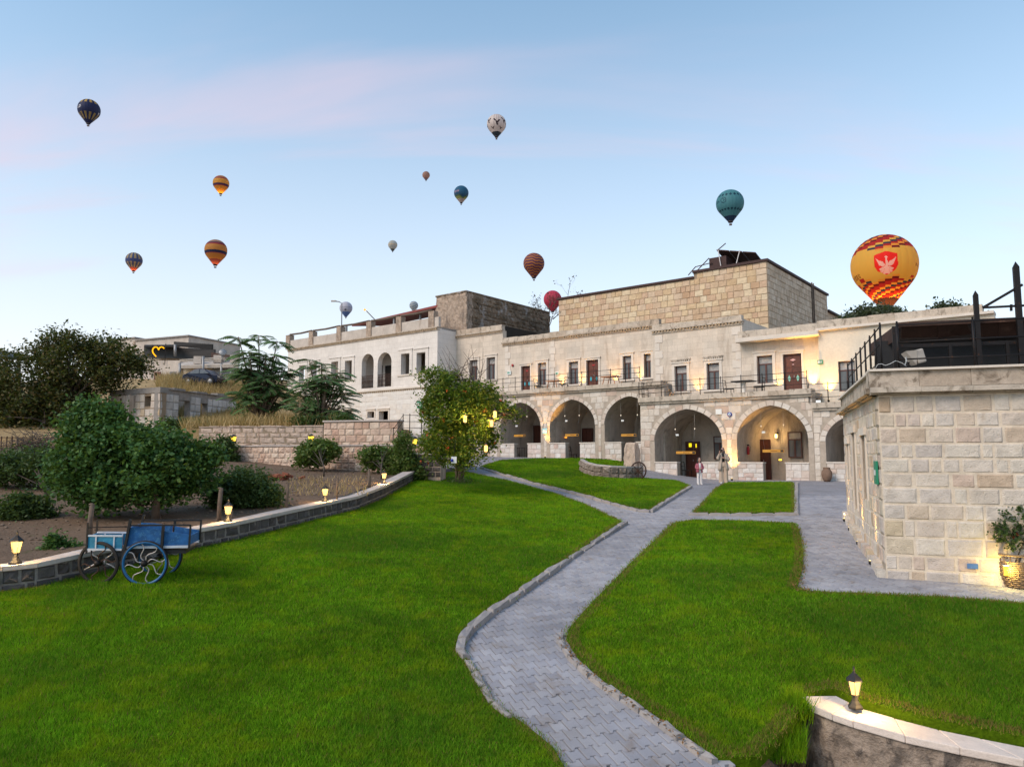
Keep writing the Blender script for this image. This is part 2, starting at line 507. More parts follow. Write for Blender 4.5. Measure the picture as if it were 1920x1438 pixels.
M_rough = stone('rubble_render', [(0.44,0.34,0.26)], ns=5, lo=0.6, hi=1.25, bs=16, bump=1.0, bd=0.06, stain=(0.20,0.16,0.13), st=(0.5,0.68))
M_ruin = stone('shade_dark_rubble', [(0.15,0.11,0.075),(0.21,0.16,0.11),(0.28,0.21,0.15),(0.18,0.13,0.085)], ns=2.0, lo=0.6, hi=1.3, bs=14, bump=1.0, bd=0.05, stain=(0.40,0.37,0.35), st=(0.56,0.66), amount=0.75, ss=(0.6,0.6,0.35))  # darker than the tower front: the side's shade put into the stone colour
M_pink = stone('pink_tuff_stone', [(0.49,0.32,0.24),(0.55,0.40,0.31),(0.60,0.46,0.36),(0.45,0.29,0.21),(0.57,0.41,0.31),(0.65,0.53,0.42)], ns=4, lo=0.78, hi=1.14, bs=22, stain=(0.27,0.19,0.16), st=(0.58,0.74), amount=0.6)
M_pinkw = stone('pink_wall_render', [(0.56,0.435,0.345)], ns=1.5, lo=0.72, hi=1.15, bs=16, stain=(0.24,0.14,0.10), st=(0.50,0.68), amount=0.75, ss=(3.0,3.0,0.45))
M_basalt = stone('dark_basalt_block', [(0.065,0.058,0.055),(0.09,0.08,0.075),(0.115,0.10,0.095),(0.08,0.066,0.06)], ns=6, lo=0.75, hi=1.25, bs=40, bump=0.8)
M_basm = stone('whitish_mortar', [(0.25,0.225,0.205)], ns=5, lo=0.55, hi=1.25, bs=40)
M_coping = stone('concrete_coping', [(0.50,0.44,0.40)], ns=3, lo=0.8, hi=1.12, bs=30, stain=(0.28,0.23,0.20), st=(0.58,0.76), amount=0.5)
M_coping2 = stone('pale_coping_slab', [(0.66,0.57,0.50)], ns=4, lo=0.84, hi=1.1, bs=45, bump=0.5, stain=(0.36,0.27,0.21), st=(0.60,0.76), amount=0.55, ss=(1.5,1.5,1.5))
M_retain = stone('mottled_retaining_wall', [(0.30,0.24,0.19)], ns=5, lo=0.5, hi=1.5, bs=32, bump=0.9, bd=0.03, stain=(0.07,0.06,0.055), st=(0.48,0.64), amount=0.75, ss=(3,3,1.6))
M_kerb = stone('kerb_stone', [(0.30,0.28,0.27),(0.34,0.31,0.29),(0.27,0.25,0.245),(0.36,0.32,0.29)], ns=6, lo=0.8, hi=1.14, bs=50, stain=(0.20,0.15,0.11), st=(0.58,0.72), amount=0.6, ss=(3,3,3))
M_paver = stone('grey_paver', [(0.255,0.252,0.275),(0.32,0.315,0.34),(0.365,0.355,0.37),(0.28,0.273,0.293),(0.34,0.33,0.345),(0.30,0.285,0.29)], ns=0.8, lo=0.72, hi=1.2, bs=70, bump=0.5, bd=0.008, stain=(0.20,0.15,0.11), st=(0.54,0.72), amount=0.5, ss=(1.6,1.6,1.6))
M_hut = stone('grey_block_masonry', [(0.56,0.48,0.41),(0.62,0.55,0.48),(0.50,0.42,0.35),(0.66,0.60,0.53),(0.54,0.41,0.26)], ns=3, lo=0.8, hi=1.12, bs=20)
M_huts = stone('shade_side_masonry', [(0.56,0.53,0.50),(0.64,0.61,0.58),(0.48,0.45,0.42),(0.60,0.56,0.51)], ns=3, lo=0.75, hi=1.12, bs=20)  # hut blocks lightened to make up for the shade on the side
M_conc = stone('old_concrete', [(0.30,0.275,0.25)], ns=3, lo=0.7, hi=1.15, bs=16)
M_boulder = stone('rough_boulder', [(0.54,0.42,0.33)], ns=3, lo=0.75, hi=1.15, bs=14, bump=1.0, bd=0.05)
M_planter = stone('mossy_planter_stone', [(0.19,0.15,0.12),(0.25,0.20,0.16),(0.28,0.23,0.19),(0.16,0.13,0.11)], ns=6, lo=0.6, hi=1.3, bs=26, bump=0.9)
M_plaster = stone('cream_plaster', [(0.68,0.60,0.48)], ns=0.9, lo=0.88, hi=1.07, bs=10, bump=0.2)
M_farwall = stone('weathered_white_wall', [(0.52,0.46,0.40)], ns=1.2, lo=0.75, hi=1.12, bs=8, stain=(0.30,0.24,0.19), st=(0.55,0.74), amount=0.6)

def soil_mat():
    t = NT('dry_soil'); p = t.pos()
    n = t.noise(p, 0.9, 6, 0.65); n2 = t.noise(p, 14, 5, 0.7)
    c = t.ramp(n, [(0.105,0.070,0.048),(0.175,0.120,0.083),(0.235,0.168,0.120)])
    c = t.gain(c, n2, 0.65, 1.3)
    c = t.mix(t.rng(t.noise(p, 2.5, 4, 0.7), 0.60, 0.72, 0, 0.6), c, (0.07, 0.085, 0.03))
    return t.done(t.bsdf(c, 1.0, t.bump(n2, 0.9, 0.06), spec=0.1))
M_soil = soil_mat()
def hill_mat():
    t = NT('dry_hillside'); p = t.pos()
    n = t.noise(p, 0.6, 6, 0.65); n2 = t.noise(p, 7, 5, 0.7)
    c = t.ramp(n, [(0.22,0.15,0.07),(0.38,0.27,0.14),(0.48,0.36,0.20)])
    c = t.gain(c, n2, 0.6, 1.3)
    return t.done(t.bsdf(c, 1.0, t.bump(n2, 0.9, 0.1), spec=0.1))
M_hill = hill_mat()
M_clod = stone('soil_clod', [(0.12,0.082,0.058),(0.19,0.135,0.095),(0.26,0.20,0.15)], ns=6, bs=30)
def lawn_mat():
    t = NT('lawn_thatch'); p = t.pos()
    n = t.noise(p, 0.5, 5, 0.6); n2 = t.noise(p, 22, 4, 0.7)
    c = t.ramp(n, [(0.040,0.075,0.003),(0.065,0.12,0.004),(0.10,0.15,0.006)])
    c = t.gain(c, n2, 0.55, 1.3)
    return t.done(t.bsdf(c, 1.0, t.bump(n2, 0.8, 0.03), spec=0.05))
M_lawn = lawn_mat()
def grass_mat():
    t = NT('grass_blade'); p = t.pos()
    big = t.noise(p, 0.42, 4, 0.6); mid = t.noise(p, 1.9, 4, 0.65)
    c = t.ramp(t.attr('rnd'), [(0.052,0.150,0.004),(0.098,0.245,0.006),(0.14,0.30,0.008),(0.195,0.34,0.014)])
    c = t.gain(c, big, 0.74, 1.55)
    c = t.gain(c, t.noise(p, 5.5, 4, 0.7), 0.62, 1.32)
    c = t.mix(t.rng(mid, 0.46, 0.66, 0, 0.65), c, (0.27, 0.38, 0.008))
    c = t.mix(t.rng(t.noise(p, 0.22, 3, 0.55), 0.46, 0.66, 0, 0.6), c, (0.045, 0.135, 0.012))
    c = t.mix(t.rng(t.noise(p, 1.1, 5, 0.7), 0.60, 0.70, 0, 0.55), c, (0.055, 0.135, 0.012))
    dry = t.attr('dry')
    c = t.mix(t.math('MULTIPLY', dry, 1.0), c, (0.26, 0.16, 0.06))
    b = t.bsdf(c, 0.75, spec=0.08)
    tr = t.n('ShaderNodeBsdfTranslucent'); t.l(c, tr.inputs[0])
    mx = t.n('ShaderNodeMixShader'); mx.inputs[0].default_value = 0.35
    t.l(b, mx.inputs[1]); t.l(tr.outputs[0], mx.inputs[2])
    return t.done(mx.outputs[0])
M_grass = grass_mat()
def path_mat():
    """joint sand; beyond the modelled pavers it carries their print"""
    t = NT('paving_bed')
    p = t.pos((1, 1, 1), math.radians(38))
    br = t.n('ShaderNodeTexBrick'); t.l(p, br.inputs['Vector'])
    br.inputs['Scale'].default_value = 5.0; br.inputs['Mortar Size'].default_value = 0.03
    br.inputs['Color1'].default_value = (0.27,0.268,0.29,1); br.inputs['Color2'].default_value = (0.325,0.318,0.34,1)
    br.inputs['Mortar'].default_value = (0.15,0.14,0.14,1)
    c = t.gain(br.outputs['Color'], t.noise(t.pos(), 1.2, 5, 0.6), 0.75, 1.15)
    return t.done(t.bsdf(c, 0.85, t.bump(t.noise(t.pos(), 30), 0.3, 0.01), spec=0.3))
M_path = path_mat()
M_joint = stone('joint_sand', [(0.075,0.064,0.056)], ns=6, bs=60)

M_iron = plain('dark_iron', (0.018,0.016,0.016), 0.55, 0.6, wear=(0.07,0.03,0.015), wt=(0.58,0.7))
M_rust = plain('rusted_sheet', (0.050,0.024,0.016), 0.75, 0.2, 0.35, 3.0, wear=(0.11,0.06,0.04), wt=(0.55,0.72))
M_brownroof = plain('brown_roof_edge', (0.045,0.020,0.017), 0.7, 0.0, 0.3, 5.0)
M_redroof = plain('red_painted_beam', (0.23,0.055,0.045), 0.75, 0.0, 0.25, 3.0)
M_wood = plain('weathered_wood', (0.13,0.095,0.07), 0.85, 0.0, 0.35, 8.0, bump=0.5)
M_doorw = plain('carved_door_wood', (0.105,0.032,0.018), 0.5, 0.0, 0.3, 9.0, bump=0.3)
M_winw = plain('window_frame_wood', (0.085,0.030,0.022), 0.5, 0.0, 0.2, 9.0)
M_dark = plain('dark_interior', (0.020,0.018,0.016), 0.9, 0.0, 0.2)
def glass_mat():
    t = NT('window_pane')
    n = t.noise(t.pos((1.0, 1.0, 0.4)), 3.0, 3)
    c = t.ramp(n, [(0.035,0.04,0.045),(0.10,0.105,0.11),(0.16,0.16,0.16)])
    return t.done(t.bsdf(c, 0.08, spec=0.6))
M_glass = glass_mat()
M_lace = plain('net_curtain', (0.36,0.35,0.34), 0.9, 0.0, 0.25, 7.0)
M_turq = plain('turquoise_inlay', (0.04,0.42,0.52), 0.35)
M_mint = plain('mint_inlay', (0.25,0.55,0.42), 0.4)
M_pinki = plain('pink_inlay', (0.62,0.36,0.34), 0.5)
M_redi = plain('red_inlay', (0.35,0.02,0.02), 0.5)
M_green = plain('green_sign', (0.02,0.23,0.13), 0.4)
M_signw = plain('sign_white', (0.70,0.72,0.70), 0.5, var=0.05)
M_signy = plain('yellow_board', (0.55,0.26,0.03), 0.5, var=0.08)
M_black = plain('matt_black', (0.012,0.012,0.013), 0.6)
M_blue = plain('cobalt_glass', (0.012,0.025,0.26), 0.2)
M_tile = plain('worn_blue_tile', (0.07,0.16,0.36), 0.5, wear=(0.5,0.45,0.4))
M_lblue = plain('light_blue_paint', (0.22,0.52,0.72), 0.5)
M_clay = plain('old_terracotta', (0.20,0.125,0.085), 0.85, 0.0, 0.25, 5.0, bump=0.4)
M_wicker = plain('dry_wicker', (0.20,0.135,0.08), 0.85, 0.0, 0.4, 20.0, bump=0.5)
M_redp = plain('red_enamel', (0.38,0.015,0.015), 0.35)
M_floodw = plain('off_white_metal', (0.42,0.38,0.33), 0.5, 0.0, 0.12, 9.0)
M_pole = plain('galvanised_grey', (0.28,0.28,0.28), 0.5, 0.5)
M_tabletop = plain('orange_wood', (0.42,0.14,0.035), 0.5)
M_chalk = plain('white_pedestal', (0.70,0.66,0.60), 0.7)
M_cartblue = plain('faded_blue_paint', (0.012,0.095,0.27), 0.7, 0.0, 0.35, 9.0, bump=0.4, wear=(0.045,0.17,0.34), wt=(0.52,0.66))
M_cartlight = plain('sky_blue_paint', (0.022,0.19,0.33), 0.7, 0.0, 0.3, 9.0, wear=(0.12,0.35,0.48), wt=(0.58,0.72))
M_cartwhite = plain('chalky_white_paint', (0.50,0.55,0.62), 0.6, 0.0, 0.15, 14.0, wear=(0.25,0.22,0.2), wt=(0.6,0.72))
M_wheelblue = plain('wheel_blue_enamel', (0.010,0.105,0.27), 0.35, 0.0, 0.2, 9.0)
M_tyre = plain('black_tyre', (0.014,0.013,0.013), 0.8)
M_spoke = plain('silvered_iron', (0.42,0.40,0.40), 0.4, 0.4, 0.25, 20.0, wear=(0.13,0.08,0.06), wt=(0.6,0.7))
M_bark = plain('bark', (0.075,0.058,0.045), 0.95, 0.0, 0.35, 8.0, bump=0.8)
M_barkp = plain('pale_bark', (0.17,0.125,0.09), 0.95, 0.0, 0.35, 9.0, bump=0.8)
M_twig = plain('dead_twig', (0.11,0.085,0.07), 0.95)
M_brick = stone('red_brick', [(0.26,0.09,0.05),(0.32,0.12,0.07),(0.22,0.075,0.045)], ns=5, bs=30)
L_dark = leaf('dark_leaf', [(0.024,0.038,0.011),(0.046,0.062,0.016),(0.081,0.089,0.024),(0.155,0.101,0.035)], 0.25)
L_mulb = leaf('broad_green_leaf', [(0.024,0.070,0.017),(0.041,0.112,0.024),(0.065,0.160,0.037),(0.112,0.204,0.041)], 0.3)
L_ail = leaf('pinnate_leaf', [(0.058,0.138,0.051),(0.108,0.225,0.078),(0.166,0.304,0.108)], 0.3)
L_trump = leaf('trumpet_vine_leaf', [(0.045,0.105,0.010),(0.085,0.165,0.014),(0.14,0.225,0.02),(0.27,0.26,0.03)], 0.4)
L_bush = leaf('shrub_leaf', [(0.031,0.062,0.019),(0.055,0.101,0.027),(0.088,0.146,0.039)], 0.3)
L_grape = leaf('grape_vine_leaf', [(0.058,0.108,0.020),(0.086,0.158,0.029),(0.130,0.202,0.043),(0.187,0.187,0.058)], 0.35)
L_olive = leaf('grey_green_leaf', [(0.045,0.060,0.035),(0.075,0.092,0.055),(0.11,0.125,0.08)], 0.3)
L_flower = leaf('orange_flower', [(0.30,0.035,0.01),(0.42,0.06,0.015),(0.26,0.02,0.015)], 0.4)
L_dry = leaf('straw_blade', [(0.34,0.22,0.085),(0.48,0.33,0.14),(0.58,0.43,0.21)], 0.3)
L_brush = leaf('dead_brush', [(0.045,0.030,0.024),(0.075,0.05,0.04),(0.10,0.07,0.05)], 0.1)
L_fall = leaf('fallen_leaf', [(0.22,0.10,0.03),(0.30,0.15,0.05),(0.16,0.08,0.03)], 0.1)
E_lamp = emit('lit_lantern_glass', (1.0, 0.52, 0.13), 1.7)
E_lampy = emit('lit_yellow_glass', (1.0, 0.60, 0.05), 1.3)
E_bulb = emit('lit_bulb', (1.0, 0.62, 0.16), 3.0)
E_small = emit('small_bulb', (1.0, 0.86, 0.66), 0.5)
E_up = emit('uplight_lens', (1.0, 0.70, 0.25), 2.0)
E_heart = emit('neon_heart', (1.0, 0.42, 0.01), 0.9)
E_flame = emit('burner_flame', (1.0, 0.50, 0.08), 2.5)
E_note = emit('lit_window_square', (1.0, 0.80, 0.02), 0.6)
E_orange = emit('lit_orange_lamp', (1.0, 0.33, 0.04), 1.0)

def spot(parent, loc, target, power, ang=70, col=(1.0, 0.52, 0.12), size=0.04, blend=0.8):
    d = bpy.data.lights.new('uplight_glow', 'SPOT')
    d.energy = power; d.color = col; d.spot_size = math.radians(ang); d.spot_blend = blend; d.shadow_soft_size = size
    o = bpy.data.objects.new('uplight_glow', d); C.objects.link(o)
    if parent is not None: o.parent = parent
    o.location = loc
    o.rotation_euler = (Vector(loc) - Vector(target)).to_track_quat('Z', 'Y').to_euler()
    return o
def point(parent, loc, power, col=(1.0, 0.62, 0.24), size=0.05):
    d = bpy.data.lights.new('lamp_glow', 'POINT'); d.energy = power; d.color = col; d.shadow_soft_size = size
    o = bpy.data.objects.new('lamp_glow', d); C.objects.link(o)
    if parent is not None: o.parent = parent
    o.location = loc
    return o
# ---------------------------------------------------------------- shared pieces
def unit_block(seed, rough=0.05, bev=0.06):
    r_ = random.Random(seed)
    gx = [-0.5 + bev, r_.uniform(-0.1, 0.1), 0.5 - bev]
    j = lambda a: r_.uniform(-a, a)
    v = []
    for b in range(3):
        for a in range(3):
            v.append((gx[a] + j(rough * 0.5), -0.5 + (j(rough * 3) - (rough * 2 if a == 1 and b == 1 else 0)), gx[b] + j(rough * 0.5)))
    ring = [(-.5,-.5),(0,-.5),(.5,-.5),(.5,0),(.5,.5),(0,.5),(-.5,.5),(-.5,0)]
    gi = [0, 1, 2, 5, 8, 7, 6, 3]
    for x, z in ring: v.append((x + (j(rough * .25) if abs(z) == .5 and x == 0 else 0), -0.2, z + (j(rough * .25) if abs(x) == .5 and z == 0 else 0)))
    for x, z in ring: v.append((x, 0.5, z))
    f = [(0,1,4,3),(1,2,5,4),(3,4,7,6),(4,5,8,7)]
    for i in range(8):
        k = (i + 1) % 8
        f.append((9+i, 9+k, gi[k], gi[i]))
        f.append((17+i, 17+k, 9+k, 9+i))
    return v, f
def block_meshes(name, mat, n=5, rough=0.05, bev=0.06):
    out = []
    for i in range(n):
        v, f = unit_block(100 + i, rough, bev)
        me = bpy.data.meshes.new(name); me.from_pydata(v, [], f); me.materials.append(mat); me.update()
        out.append(me)
    return out
_blk = {}
def get_blocks(mat, rough=0.05, bev=0.06):
    k = (mat.name, rough, bev)
    if k not in _blk: _blk[k] = block_meshes('stone_block', mat, 5, rough, bev)
    return _blk[k]
def blocked(holes, za, zb):
    iv = []
    for h in holes:
        xs = []
        for z in (za + 1e-4, (za + zb) / 2, zb - 1e-4):
            c = []
            for i in range(len(h)):
                (x1, z1), (x2, z2) = h[i], h[i - 1]
                if (z1 > z) != (z2 > z): c.append(x1 + (x2 - x1) * (z - z1) / (z2 - z1))
            if c: xs += [min(c), max(c)]
        inner = [p[0] for p in h if za <= p[1] <= zb]
        xs += inner
        if xs: iv.append((min(xs), max(xs)))
    return sorted(iv)
def courses(z0, z1, ch, seed):
    r_ = random.Random(seed); zs = [z0]
    while zs[-1] < z1 - ch[0] * 0.6: zs.append(zs[-1] + r_.uniform(*ch))
    k = (z1 - z0) / (zs[-1] - z0)
    return [z0 + (z - z0) * k for z in zs]
def block_rects(s0, s1, z0, z1, ch, wr, holes=(), seed=1, top=None, bot=None):
    """stone courses of a wall as rectangles (s0,s1,z0,z1); top/bot: optional functions of s"""
    r_ = random.Random(seed); out = []
    zs = courses(z0, z1, ch, seed)
    for za, zb in zip(zs[:-1], zs[1:]):
        a = s0; free = []
        for b0, b1 in blocked(holes, za, zb):
            if b0 > a: free.append((a, min(b0, s1)))
            a = max(a, b1)
        if a < s1: free.append((a, s1))
        for f0, f1 in free:
            L = f1 - f0
            if L < 0.05: continue
            ws = []
            while sum(ws) < L: ws.append(r_.uniform(*wr))
            k = L / sum(ws); x = f0
            for w_ in ws:
                x2 = x + w_ * k
                if (top is None or zb <= top((x + x2) / 2) + 0.02) and (bot is None or zb > bot((x + x2) / 2)):
                    out.append((x, x2, za, zb))
                x = x2
    return out
def lay_blocks(parent, rects, y, mat, proud=0.015, joint=0.014, name='stone_block', maxn=300, dep=0.06, key=None, rough=0.05, seed=3, bev=0.06):
    """each stone is an object of its own; past maxn the smallest-looking ones are joined"""
    r_ = random.Random(seed)
    me = get_blocks(mat, rough, bev)
    rects = sorted(rects, key=key or (lambda q: -(q[1]-q[0])*(q[3]-q[2])))
    for a, b, c, d in rects[:maxn]:
        pr = proud * r_.uniform(0.6, 1.4)
        o = bpy.data.objects.new(name, me[r_.randrange(len(me))]); C.objects.link(o)
        o.parent = parent
        o.location = ((a + b) / 2, y - pr + dep / 2, (c + d) / 2)
        o.scale = (max(0.02, b - a - joint), dep, max(0.02, d - c - joint))
    rest = rects[maxn:]
    if rest:
        mb = MB()
        base = [unit_block(100 + i, rough, bev) for i in range(5)]
        for a, b, c, d in rest:
            pr = proud * r_.uniform(0.6, 1.4)
            v, f = base[r_.randrange(5)]
            sx, sz = b - a - joint, d - c - joint
            mb.add([((a + b) / 2 + p[0] * sx, y - pr + dep / 2 + p[1] * dep, (c + d) / 2 + p[2] * sz) for p in v], f, rnd=r_.random() * 0.98 + 0.01)
        o = mb.build('small_stone_blocks', mat, parent); o['kind'] = 'stuff'
def holed_wall(name, outline, holes, y0, thick, mat, parent, open_edges=()):
    """wall in the (x,z) plane, front at y0, with real openings and reveals"""
    v, t = cdt(outline, holes)
    n = len(v)
    vs = [(p[0], y0, p[1]) for p in v] + [(p[0], y0 + thick, p[1]) for p in v]
    fs = []
    for a, b, c in t:
        ar = (v[b][0]-v[a][0])*(v[c][1]-v[a][1]) - (v[c][0]-v[a][0])*(v[b][1]-v[a][1])
        if ar < 0: b, c = c, b
        fs.append((a, b, c)); fs.append((n + a, n + c, n + b))
    for lp in [outline] + list(holes):
        b = len(vs); m = len(lp)
        vs += [(p[0], y0, p[1]) for p in lp] + [(p[0], y0 + thick, p[1]) for p in lp]
        fs += [(b + i, b + m + i, b + m + (i + 1) % m, b + (i + 1) % m) for i in range(m)]
    me = bpy.data.meshes.new(name); me.from_pydata(vs, [], fs); me.update()
    bm = bmesh.new(); bm.from_mesh(me); bmesh.ops.remove_doubles(bm, verts=bm.verts, dist=1e-4)
    bmesh.ops.recalc_face_normals(bm, faces=bm.faces); bm.to_mesh(me); bm.free()
    return link(name, me, mat, parent)
def rect(a, b, c, d): return [(a, c), (b, c), (b, d), (a, d)]
def arch(a, b, z0, zs, zt, n=14, point_=0.12):
    """slightly pointed arch opening: from z0 up to springing zs and crown zt"""
    cx_, hw = (a + b) / 2, (b - a) / 2
    pts = [(a, z0), (b, z0)]
    for i in range(n + 1):
        th = math.pi * i / n
        x = math.cos(th); z = math.sin(th)
        z = z * (1 - point_) + point_ * (1 - abs(x))
        pts.append((cx_ + hw * x, zs + (zt - zs) * z))
    return pts

# ---------------------------------------------------------------- facade frame: x along the arcade, y into the hill
RZ = math.atan2(-0.62250965, 0.78261213)
FU = np.array([math.cos(RZ), math.sin(RZ)]); FN = np.array([-FU[1], FU[0]])
FO = np.array(at(1202, 857, 39 * 2170 / 2002))[:2]
def fl(px, py, y):
    """point of the photograph on the facade plane y -> (s, z)"""
    r_ = ray(px, py); k = (FO @ FN + y) / (r_[:2] @ FN); p = r_ * k
    return float((p[:2] - FO) @ FU), float(p[2])
def fw(s, y, z):
    p = FO + FU * s + FN * y
    return Vector((p[0], p[1], z))
def fempty(name, s=0, y=0, z=0, **k):
    return empty(name, fw(s, y, z), RZ, **k)

# ---------------------------------------------------------------- ground, lawns, paving
gp = lambda L: [tuple(hit(px, py, G, 3.0))[:2] for px, py in L]
LA_left = [(-420,1212),(0,1113),(66,1105),(153,1084),(250,1062),(361,1033),(447,1014),(557,986),(668,958),(722,934),(768,907),(800,895),(835,888)]
LA = gp(LA_left + [(876,886.5),(962,905),(1043,927),(1100,948),(1165,980),(1043,1067),(950,1132),(917,1153),(881,1183),(866,1205),(864,1225),(876,1240),(890,1264),(924,1322),(984,1362),(1037,1406),(1054,1435),(1110,1530),(1130,1640),(-700,1640)])
LB = gp([(1262,983),(1206,1036),(1149,1093),(1100,1143),(1067,1182),(1062,1200),(1082,1232),(1112,1267),(1170,1305),(1240,1349),(1316,1401),(1345,1425),(1420,1425),(1488,1350),(1512,1304),(1566,1294),(1613,1317),(1676,1332),(1758,1354),(1836,1369),(1920,1387),(2250,1455),(2250,1172),(1920,1134),(1760,1122),(1620,1115),(1560,1113),(1516,1111),(1494,1104),(1505,1067),(1506,1035),(1498,994),(1490,983),(1380,978),(1299,977)])
LC = gp([(901,876),(935,887),(1002,906),(1050,918),(1100,930),(1165,949),(1197,957),(1220,959),(1258,935),(1293,912),(1266,902),(1205,898),(1177,866),(1130,862.5),(1084,861),(1010,861),(941,864)])
LD = gp([(1299,963),(1325,938),(1344,916),(1364,906),(1486,906),(1489,935),(1490,963)])
LAWNS = [LA, LB, LC, LD]
lawn_lab = ['large green lawn sloping between the low basalt wall and the winding path', 'green lawn between the winding path and the stone building', 'wedge of lawn below the three arches, edged with kerb', 'small square lawn before the two wide arches']
lawn_objs = []
for P, lb in zip(LAWNS, lawn_lab):
    lawn_objs.append(sheet('lawn', P, G, 0.035, 0.6, M_lawn, skirt=0.14, label=lb))
big = MB(); big.add([(-900, -60, -4.6), (900, -60, -4.6), (900, 1600, -4.6), (-900, 1600, -4.6)], [(0, 1, 2, 3)])
tag(big.build('ground', M_soil), 'bare ground around the place', None, None, 'structure')
_f2 = lambda s, y: tuple(fw(s, y, 0))[:2]
COURT = gp(LA_left) + [_f2(-22, 0.6), _f2(-12, 1.25), _f2(-0.6, 1.25), _f2(-0.4, 0.25), _f2(13, 0.25), _f2(18, -1.5)] + gp([(2100,960),(2250,1172),(2250,1452),(1920,1384),(1566,1292),(1500,1306),(1470,1345),(1400,1420),(1336,1428),(1380,1560),(-700,1640)])
def clip_y(poly, y0, keep_above):
    out = []
    for i in range(len(poly)):
        a, b = poly[i - 1], poly[i]
        ia, ib = (a[1] >= y0) == keep_above, (b[1] >= y0) == keep_above
        if ia != ib:
            k = (y0 - a[1]) / (b[1] - a[1]); out.append((a[0] + (b[0]-a[0]) * k, y0))
        if ib: out.append(b)
    return out
YP = 28.0
path = empty('path', hit(1150, 1400, G), 0, 'grey interlocking paver path winding up the lawn to the arcade', None, None, 'structure')
def to_parent(o, p):
    o.parent = p; o.matrix_parent_inverse = Matrix.Translation(p.location).inverted()
bed = sheet('paving_bed', clip_y(COURT, YP, False), G, -0.045, 0.8, M_joint, kind='structure'); to_parent(bed, path)
far = sheet('far_paving', clip_y(COURT, YP, True), G, 0.0, 0.8, M_path, kind='structure'); to_parent(far, path)
# interlocking pavers
def paver_mesh():
    W_, H_, dl, g = 0.205, 0.165, 0.022, 0.0055
    a, b = W_ / 2 + dl - g, W_ / 2 - dl - g
    h = H_ / 2 - g; q, e = H_ * 0.16, H_ * 0.30
    pl = [(-a,-h),(a,-h),(a,-e),(b,-q),(b,q),(a,e),(a,h),(-a,h),(-a,e),(-b,q),(-b,-q),(-a,-e)]
    n = len(pl)
    v = [(x * 0.955, y * 0.955, 0.0) for x, y in pl] + [(x, y, -0.007) for x, y in pl] + [(x, y, -0.05) for x, y in pl]
    f = [tuple(range(n))] + [(i + n, (i+1)%n + n, (i+1)%n, i) for i in range(n)] + [(i + 2*n, (i+1)%n + 2*n, (i+1)%n + n, i + n) for i in range(n)]
    return v, f, W_, H_
pv, pf, PW, PH = paver_mesh()
pm = bpy.data.meshes.new('paver'); pm.from_pydata(pv, [], pf); pm.materials.append(M_paver); pm.update()
d1 = hit(1185, 1430, G) - hit(965, 1205, G)
pang = math.atan2(d1.y, d1.x)
ca, sa = math.cos(pang), math.sin(pang)
iu, iv = np.meshgrid(np.arange(-160, 160), np.arange(-190, 190))
ox, oy = 5.0, 18.0
uu = iu * PW; vv = iv * PH + (iu % 2) * PH / 2
X = ox + uu * ca - vv * sa; Y = oy + uu * sa + vv * ca
def pav_ok(x, y):
    m = inpoly(x, y, COURT)
    for L in LAWNS: m &= ~inpoly(x, y, L)
    return m
sel = np.zeros(X.shape, bool)
for ex, ey in ((0, 0), (.09, 0), (-.09, 0), (0, .09), (0, -.09)): sel |= pav_ok(X + ex, Y + ey)
Zg = G(X, Y)
dep_ = Y * CT + Zg * ST
with np.errstate(divide='ignore', invalid='ignore'): PXs = 960 + FPX * X / dep_
sel &= (Y > 6.0) & (Y < YP + 0.3) & (PXs > -60) & (PXs < 1990)
X, Y, Zg = X[sel], Y[sel], Zg[sel]
order = np.argsort(Y)
X, Y, Zg = X[order], Y[order], Zg[order]
e_ = 0.05
gxn = (G(X + e_, Y) - G(X - e_, Y)) / (2 * e_); gyn = (G(X, Y + e_) - G(X, Y - e_)) / (2 * e_)
vis = np.array([719 - FPX * (-y * ST + z * CT) / (y * CT + z * ST) for y, z in zip(Y, Zg)]) < 1445
idx = [i for i in range(len(X)) if vis[i]] 
mb = MB()
pl0 = path.location
for k, i in enumerate(idx):
    nrm = Vector((-gxn[i] + R.gauss(0, 0.008), -gyn[i] + R.gauss(0, 0.008), 1)).normalized()
    xa = Vector((ca, sa, 0)); xa = (xa - nrm * xa.dot(nrm)).normalized(); ya = nrm.cross(xa)
    p = Vector((X[i], Y[i], Zg[i] + R.gauss(0, 0.0022)))
    if k < 300:
        o = bpy.data.objects.new('paver', pm); C.objects.link(o); o.parent = path
        o.matrix_local = Matrix(((xa.x, ya.x, nrm.x, p.x - pl0.x), (xa.y, ya.y, nrm.y, p.y - pl0.y), (xa.z, ya.z, nrm.z, p.z - pl0.z), (0, 0, 0, 1)))
    else:
        mb.add([p - pl0 + xa * q[0] + ya * q[1] + nrm * q[2] for q in pv], pf, rnd=R.random() * .98 + .01)
o = mb.build('paver_field', M_paver, path); o['kind'] = 'stuff'
print('pavers', len(idx))

